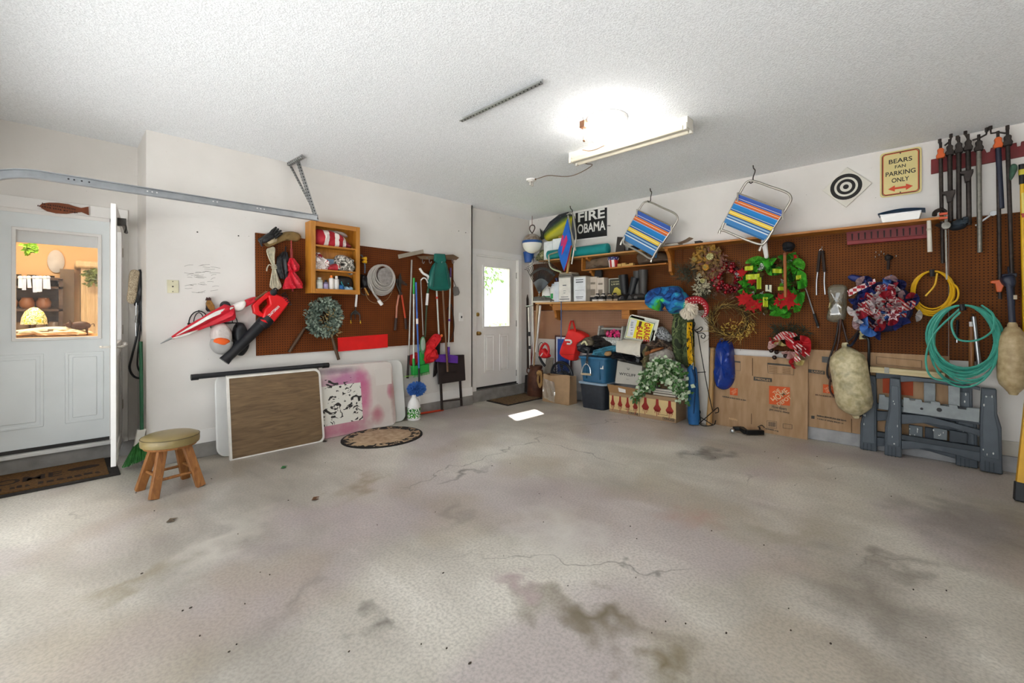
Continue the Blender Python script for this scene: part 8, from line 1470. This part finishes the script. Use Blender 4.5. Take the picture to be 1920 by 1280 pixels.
for i in range(4):
    for x in (1442, 1467): bp('print_line', [(x, 686.5 + i * 3 + (x - 1442) * .09), (x + 15, 688 + i * 3 + (x - 1442) * .09), (x + 15, 689 + i * 3 + (x - 1442) * .09), (x, 687.5 + i * 3 + (x - 1442) * .09)], mat('8a6a48', .8))
frame_([(1373, 676), (1388, 677.5), (1388, 695), (1373, 693)]); bp('table_head', [(1373, 676), (1388, 677.5), (1388, 680), (1373, 678.5)], PRN)
bp('small_logo', [(1368.5, 726.5), (1383, 728), (1383, 741.5), (1368.5, 740)], ORN); tx('THE HOME', 1376, 732, 12, 3, mat('d8b48c', .8), .7); tx('DEPOT', 1377, 736, 10, 3, mat('d8b48c', .8), .7); sw(1376, 746.5, 44, 3, PRN, -.05, n=22)
bp('barcode_box', [(1365, 780), (1384, 782.5), (1384, 791), (1365, 788.5)], mat('6a5a48', .8)); sw(1374.5, 785.5, 16, 4.5, LT, -.06, n=6)
frame_([(1438, 788), (1456, 790), (1456, 803), (1438, 801)])
for i in range(6): bp('bar_stripe', [(1441 + i * 2.3, 790.5 + i * .2), (1442.2 + i * 2.3, 790.6 + i * .2), (1442.2 + i * 2.3, 799 + i * .2), (1441 + i * 2.3, 798.9 + i * .2)], PRN)
frame_([(1468, 794), (1485, 796), (1485, 804), (1468, 802)]); sw(1447, 805.5, 24, 3.5, PRN, -.07, n=10)
T = Th('moving_box_large', 'flattened cardboard box printed LARGE behind the left fender', 'cardboard box', 'B', loc=(XB - .045, .6, .136)); cc = cflat(.035, .04, 650, 830)
a, b = lp(1500, 700), lp(1780, 700); zt = lp(1519, 655).z; q = [V(a.x, T.y(.045), 0), V(b.x, T.y(.045), 0), V(b.x, T.y(.035), zt), V(a.x, T.y(.035), zt)]; fl = T.part('face', MB().hexa(q, [v + V(0, .012, 0) for v in q]), MC)
bp('size_band', [(1515, 692), (1546, 695.5), (1546, 702), (1515, 698)], PRN, .012); tx('LARGE', 1533, 697, 22, 3.8, LT, -.07, 0, .014); bp('header_band', [(1541, 668), (1564, 670), (1564, 681), (1541, 679)], mat('5b5a58', .8), .012)
bp('small_logo', [(1543, 720), (1564, 722), (1564, 738), (1543, 736)], ORN, .012); tx('THE HOME', 1553, 726, 18, 3.5, mat('d8b48c', .8), .7, 0, .014); tx('DEPOT', 1555, 731, 15, 4, mat('d8b48c', .8), .7, 0, .014)
sw(1554, 743, 52, 3, mat('6a5240', .8), -.04, .012, 20); sw(1558, 783.5, 54, 3.5, PRN, -.06, .012, 24); sw(1556, 789, 48, 2.5, PRN, -.06, .012, 18); bp('recycle_dot', [(1521, 779), (1527, 779.5), (1527, 785), (1521, 784.5)], PRN, .012)
bp('slit', [(1596, 785), (1597, 785), (1597, 811), (1596, 811)], mat('5b4028', .8), .012); bp('logo_square', [(1655, 708), (1712, 714), (1712, 742), (1655, 736)], mat('b8481c', .7), .012); frame_([(1643, 668), (1728, 676), (1728, 690), (1643, 682)], .012)
# hitch
T = Th('trailer_hitch', 'black trailer hitch ball mount lying on the floor', 'hitch', 'B', loc=onZ(1405, 806)); HB = mat('151516', .4, .3); f = lambda x, y, z=.04: T.f(x, y, 0) * 1 + V(0, 0, 0)
p0, p1, p2, p3 = T.f(1374, 803, .04), T.f(1391, 803, .05), T.f(1398, 810, .035), T.f(1431, 810, .035); T.part('tongue', MB().bar(p0, p1, .055, .04), HB, bev=.006); T.part('drop', MB().bar(p1 + V(-.01, 0, 0), p2 + V(.01, 0, 0), .055, .045), HB, bev=.006); T.part('shank', MB().bar(p2, p3, .05, .05), HB, bev=.006)
T.part('ball', MB().ball(T.f(1376, 806, .035) + V(0, -.045, 0), .026, 14, 10), CHROME); T.part('pin', MB().rod(T.f(1424, 801, .07), T.f(1426, 813, .02), .009), DKSTEEL); T.part('clip', MB().tube(smooth([T.f(1421, 800, .075), T.f(1428, 797, .08), T.f(1433, 801, .075)], 4), .005, 6), DKSTEEL)
# sawhorses
SH = mat('4c545c', .55, var=.12, vs=14); SHD = mat('3a4148', .6, var=.12); SHT = mat('8f9698', .55, var=.12, vs=16)
def sawhorse(label, ox, oy, c):
    T = Th('sawhorse', label, 'sawhorse', 'B', loc=(XB - c, onX(1765 + ox, 860, XB - c).y, 0)); O = lambda pts: [(x + ox, y + oy) for x, y in pts]
    if ox == 0: L = [(1668, 710), (1688, 712), (1690, 760), (1690, 860), (1658, 856), (1659, 800), (1666, 760)]; Rg = [(1840, 728), (1870, 730), (1871, 775), (1877, 800), (1880, 891), (1838, 884), (1838, 800)]
    def fpoly(pts, cc_): P = [(q_.x, q_.z) for q_ in (T.p(*p_, cc_) for p_ in pts)]; mz = min(z for _, z in P); return [(x, z if z - mz > .06 else max(.002, z)) for x, z in P]
    def pl(n, pts, cc_, th, m, bev=.004):
        P = T.o(O(pts), cc_); P = [(x, max(z, .002)) for x, z in P]; return T.part(n, MB().ext(P, T.y(cc_), T.y(cc_) + th), m, None, bev)
    lg1 = pl('leg', [(1668, 708), (1688, 711), (1690, 765), (1690, 858), (1658, 853), (1659, 800), (1666, 764)], c + .03, .07, SH, .008); lg2 = pl('leg', [(1840, 727), (1869, 730), (1870, 775), (1878, 802), (1880, 890), (1838, 882), (1837, 800)], c + .03, .07, SH, .008)
    pl('leg_inset', [(1671, 722), (1684, 724), (1686, 768), (1686, 838), (1662, 834), (1663, 804), (1669, 768)], c + .035, .01, mat('555e66', .5, var=.1)); pl('leg_inset', [(1845, 740), (1864, 742), (1865, 778), (1872, 806), (1874, 862), (1843, 856), (1842, 804)], c + .035, .01, mat('555e66', .5, var=.1))
    pl('top_rail', [(1688, 704), (1760, 712), (1838, 726), (1838, 732), (1790, 722), (1750, 717), (1712, 715), (1688, 716)], c + .02, .05, SH)
    pl('mid_rail', [(1690, 776), (1740, 780), (1838, 806), (1838, 818), (1780, 800), (1735, 793), (1690, 795)], c + .02, .045, SH); pl('mid_rail', [(1690, 762), (1838, 790), (1838, 797), (1690, 772)], c + .025, .05, SHD)
    pl('low_rail', [(1690, 815), (1838, 838), (1838, 848), (1690, 824)], c + .025, .05, SHD); pl('low_rail', [(1690, 826), (1740, 828), (1838, 848), (1838, 866), (1790, 852), (1740, 841), (1690, 842)], c + .02, .045, SH)
    tr = pl('tray', [(1694, 745), (1705, 746), (1706, 750), (1716, 751), (1716, 748), (1728, 749), (1729, 754), (1745, 756), (1745, 752), (1762, 754), (1763, 760), (1779, 762), (1779, 758), (1795, 760), (1796, 766), (1812, 768), (1813, 764), (1837, 766), (1836, 792), (1693, 772)], c + .03, .03, SHT, .002)
    for x, y, r_ in ((1728, 766, .011), (1761, 768, .018)): T.part('tray_hole', MB().lathe([(r_, 0), (r_, .002)], T.p(x + ox, y + oy, c + .031), (0, -1, 0), 12), BLACK, tr)
    for x in (1728, 1762, 1796, 1700): T.part('tray_notch', MB().ext(T.o(O([(x + 2, 750 + (x - 1700) * .13), (x + 15, 752 + (x - 1700) * .13), (x + 15, 757 + (x - 1700) * .13), (x + 2, 755 + (x - 1700) * .13)]), c + .02), T.y(c + .02), T.y(c + .01)), BLACK, tr)
    pl('brace', [(1778, 722), (1800, 725), (1800, 762), (1778, 758)], c, .03, SHT); pl('block', [(1750, 802), (1776, 806), (1776, 826), (1750, 822)], c + .01, .03, mat('6b7378', .55)); pl('block', [(1780, 806), (1814, 812), (1814, 832), (1780, 828)], c + .005, .03, SHD)
    for k_, (x, y) in enumerate(((1664, 836), (1671, 838), (1678, 839), (1846, 864), (1854, 866), (1862, 868))): pl('foot_rib', [(x, y), (x + 2, y), (x + 2, y + 18), (x, y + 18)], c + .036, .008, SHD, 0)
    m = MB(); R = random.Random(int(ox + 50))
    for k_ in range(16):
        x, y = R.choice(((R.uniform(1662, 1688), R.uniform(720, 840)), (R.uniform(1842, 1874), R.uniform(740, 860)), (R.uniform(1750, 1776), R.uniform(806, 822)))); s_ = T.p(x + ox, y + oy, c + .0405); m.ball(s_, (R.uniform(.002, .006), .001, R.uniform(.004, .014)), 6, 4)
    T.part('paint_specks', m, mat('d5d8d4', .6), kind='stuff'); return T
sawhorse('grey plastic folding sawhorse, the front one of two', 0, 0, .15); sawhorse('grey plastic folding sawhorse, behind and further left', -46, -6, .075)
T = Th('sawhorse_board', 'pale wooden board resting on the sawhorse tops', 'board', 'B', at=(1700, 695), c=.14); q = [T.p(1631, 687, .17), T.p(1772, 699, .17), T.p(1772, 711, .17), T.p(1631, 697.5, .17)]; T.part('board', MB().hexa(q, [v + V(0, .09, 0) for v in q]), wood('pale_board', 'b5a274', 'cfbf94'), bev=.002); q = [T.p(1658, 688, .172), T.p(1667, 689, .172), T.p(1667, 700, .172), T.p(1658, 699, .172)]; T.part('steel_bracket', MB().hexa(q, [v + V(0, .003, 0) for v in q]), GALV)
# ================================================================ CEILING
q = onZ(1138, 222, CEIL)
T = Th('ceiling_lamp', 'glowing round ceiling lamp beside the fluorescent strip', 'lamp', 'A', loc=(q.x, q.y, CEIL))
T.part('base', MB().lathe([(.16, -.04), (.165, -.03), (.165, 0)], n=24), WHITE)
gm = bpy.data.materials.new('lamp_globe'); gm.use_nodes = True; b = gm.node_tree.nodes['Principled BSDF']
b.inputs['Base Color'].default_value = (1, .97, .9, 1); b.inputs['Emission Color'].default_value = (1, .97, .92, 1); b.inputs['Emission Strength'].default_value = 26
T.part('globe', MB().lathe([(.15, -.04), (.158, -.08), (.15, -.13), (.11, -.175), (.05, -.19), (0, -.192)], n=28), gm)
q = onZ(1094, 232, CEIL - .05); T = Th('pull_switch', 'small brown switch box with pull chain beside the ceiling lamp', 'switch', 'A', loc=(q.x, q.y, CEIL)); T.part('stem', MB().rod((0, 0, -.03), (0, 0, 0), .008), STEEL); T.part('box', MB().box(-.025, .025, -.025, .025, -.085, -.03), mat('7a5238', .5), bev=.003)
T.part('chain', MB().tube(smooth([(0, 0, -.08), (0, 0, -.16), (.02, .01, -.18), (.05, .02, -.16)], 4), .003, 5), mat('8a7a6a', .5)); T.part('pull', MB().ball((.01, 0, -.185), .012), mat('8a6a50', .5))
# fluorescent strip
FY0, FY1, FX = 1.452, 2.63, 3.60
T = Th('fluorescent_strip', 'white twin tube fluorescent strip light on the ceiling', 'strip light', 'B', loc=(FX, (FY0 + FY1) / 2, CEIL)); L2 = (FY1 - FY0) / 2; FW = mat('d6d2c8', .4, var=.02)
T.part('housing', MB().hexa([(-L2, -.055, 0), (-L2, .055, 0), (-L2, .055, -.05), (-L2, .025, -.085), (-L2, -.025, -.085), (-L2, -.055, -.05)], [(L2, -.055, 0), (L2, .055, 0), (L2, .055, -.05), (L2, .025, -.085), (L2, -.025, -.085), (L2, -.055, -.05)]), FW)
for y in (-.055, .055):
    T.part('tube', MB().rod((-L2 + .03, y, -.085), (L2 - .03, y, -.085), .019, 14), mat('d8d0bc', .3, var=0))
    for x in (-L2, L2 - .025): T.part('lamp_holder', MB().box(x, x + .025, y - .016, y + .016, -.108, -.05), FW, bev=.003)
for x in (-L2 - .004, L2): T.part('end_plate', MB().box(x, x + .004, -.06, .06, -.09, 0), FW)
T.part('pull_cord', MB().tube(smooth([T.Mi @ onZ(1092, 281, CEIL - .09), T.Mi @ onZ(1105, 283, CEIL - .1), T.Mi @ onZ(1120, 279, CEIL - .11), T.Mi @ onZ(1138, 270, CEIL - .12), T.Mi @ onZ(1166, 256, CEIL - .11)], 6), .004, 5), mat('7a5c3a', .6))
q = onZ(996, 336, CEIL); T = Th('ceiling_outlet', 'round white ceiling socket with a plugged cord', 'socket', 'A', loc=q); T.part('base', MB().lathe([(.055, -.02), (.06, -.01), (.06, 0)], n=20), WHITE); T.part('face', MB().lathe([(.03, -.035), (.04, -.02), (0, -.02)], n=14), mat('c9c6c0', .5))
for x in (-.015, .02): T.part('plug', MB().rod((x, 0, -.035), (x, 0, -.075), .012), mat('bdb8b0', .5))
T = Th('fixture_cord', 'thin brown cord running from the strip light to the socket', 'cord', 'A', loc=q); T.solo(MB().tube(smooth([T.Mi @ onZ(x, y, CEIL - d) for x, y, d in ((1004, 336, .03), (1014, 333, .02), (1030, 329, .02), (1062, 331, .02), (1085, 325, .02), (1110, 310, .03), (1100, 307, .05), (1093, 305, .07))], 6), .004, 5).ball(T.Mi @ onZ(1004, 336, CEIL - .03), .01), mat('6b5238', .6))
# perforated angle iron on the ceiling and the track hanger
ANG = (lambda k: k.col(k.mix(k.math('LESS_THAN', k.math('ADD', k.math('POWER', k.math('SUBTRACT', k.math('FRACT', k.math('MULTIPLY', k.xyz()[0], 28.)), .5), 2.), k.math('MULTIPLY', k.math('POWER', k.math('SUBTRACT', k.xyz()[2], -.018), 2.), 2400.)), .09), 'a8a8a6', '3a3a3c')))(NT('perforated', .4)); 
def angle(T, a, b, w_=.032, n=None, dirs=((0, 0, -1), (1, 0, 0))):
    a, b = V(a), V(b); d1, d2 = V(dirs[0]) * w_, V(dirs[1]) * w_; t = .003; o = []
    for d, e in ((d1, d2), (d2, d1)):
        nn = e.normalized() * t; T.part('flange', MB().hexa([a, b, b + d, a + d], [a + nn, b + nn, b + d + nn, a + d + nn]), mat('a5a6a5', .4, .6, var=.1))
    L = (b - a).length; n = n or int(L / .035); u = (b - a) / L
    for d, e in ((d1, d2), (d2, d1)):
        m = MB()
        for i in range(n):
            p = a + u * (L * (i + .5) / n) + d * .5; T_ = MB(); ax = e.normalized(); m.lathe([(.0065, -.002), (.0065, t + .002)], p, ax, 8)
        T.part('punched_holes', m, mat('2f2f31', .8), kind='stuff')
T = Th('ceiling_angle_iron', 'perforated steel angle iron screwed to the ceiling', 'angle iron', 'B', loc=(2.30, 2.36, CEIL)); angle(T, (-.43, 0, -.036), (.43, 0, -.036), .036, 24, ((0, 0, 1), (0, -1, 0)))
# garage door track
TY = 4.60; TZ = 2.335
T = Th('door_track', 'long galvanised garage door track curving down at the left', 'track', 'A', loc=(0, TY, TZ)); GV = mat('a4a8ac', .38, .75, var=.12, vs=12)
prof = [(.0, .028), (.022, .028), (.022, .022), (.004, .022), (.004, -.026), (.012, -.034), (.03, -.034), (.036, -.028), (.036, -.02), (.03, -.022), (.03, -.028), (.014, -.028), (.0, -.02)]
path = [(1.86, 0), (1.0, 0), (.3, 0), (-.1, 0)] + [(-.1 - .42 * math.sin(a), -.42 * (1 - math.cos(a))) for a in [i / 12 * math.pi / 2 for i in range(1, 13)]] + [(-.52, -.42 - 1.8)]
vs = []; N = len(prof)
for i, (x, z) in enumerate(path):
    a = path[max(0, i - 1)]; b = path[min(len(path) - 1, i + 1)]; t = V(b[0] - a[0], 0, b[1] - a[1]).normalized(); nn = V(t.z, 0, -t.x)
    for py, pz in prof: vs.append(V(x, -py, z) + nn * pz * 1.1)
T.part('channel', MB().add(vs, [(i * N + k_, i * N + (k_ + 1) % N, (i + 1) * N + (k_ + 1) % N, (i + 1) * N + k_) for i in range(len(path) - 1) for k_ in range(N)] + [tuple(range(N))]), GV)
for x in (.05, .08, .12, .16, .5, .53, .56, .95, .98, 1.3, 1.33, 1.36): T.part('bolt_hole', MB().lathe([(.006, 0), (.006, .003)], (x, -.003, .004), (0, -1, 0), 8), mat('e6e6e4' if x > .3 else '2b2b2d', .5))
T = Th('track_hanger', 'perforated angle hanger holding the track from the ceiling', 'hanger', 'A', loc=(1.7, TY, CEIL)); e1 = T.Mi @ onZ(535, 306, CEIL); e2 = T.Mi @ onZ(566, 289, CEIL)
angle(T, V(e1.x, e1.y, -.034), V(e2.x, e2.y, -.034), .034, 10, ((0, 0, 1), (1, 0, 0))); bot = V(.13, 0, TZ - CEIL + .02)
angle(T, T.Mi @ onZ(556, 298, CEIL) + V(0, 0, -.01), bot, .03, 18, ((1, 0, .2), (0, 1, 0))); angle(T, T.Mi @ onZ(541, 306, CEIL) + V(0, 0, -.01), bot + V(-.01, .02, .05), .024, 18, ((1, 0, .2), (0, -1, 0)))
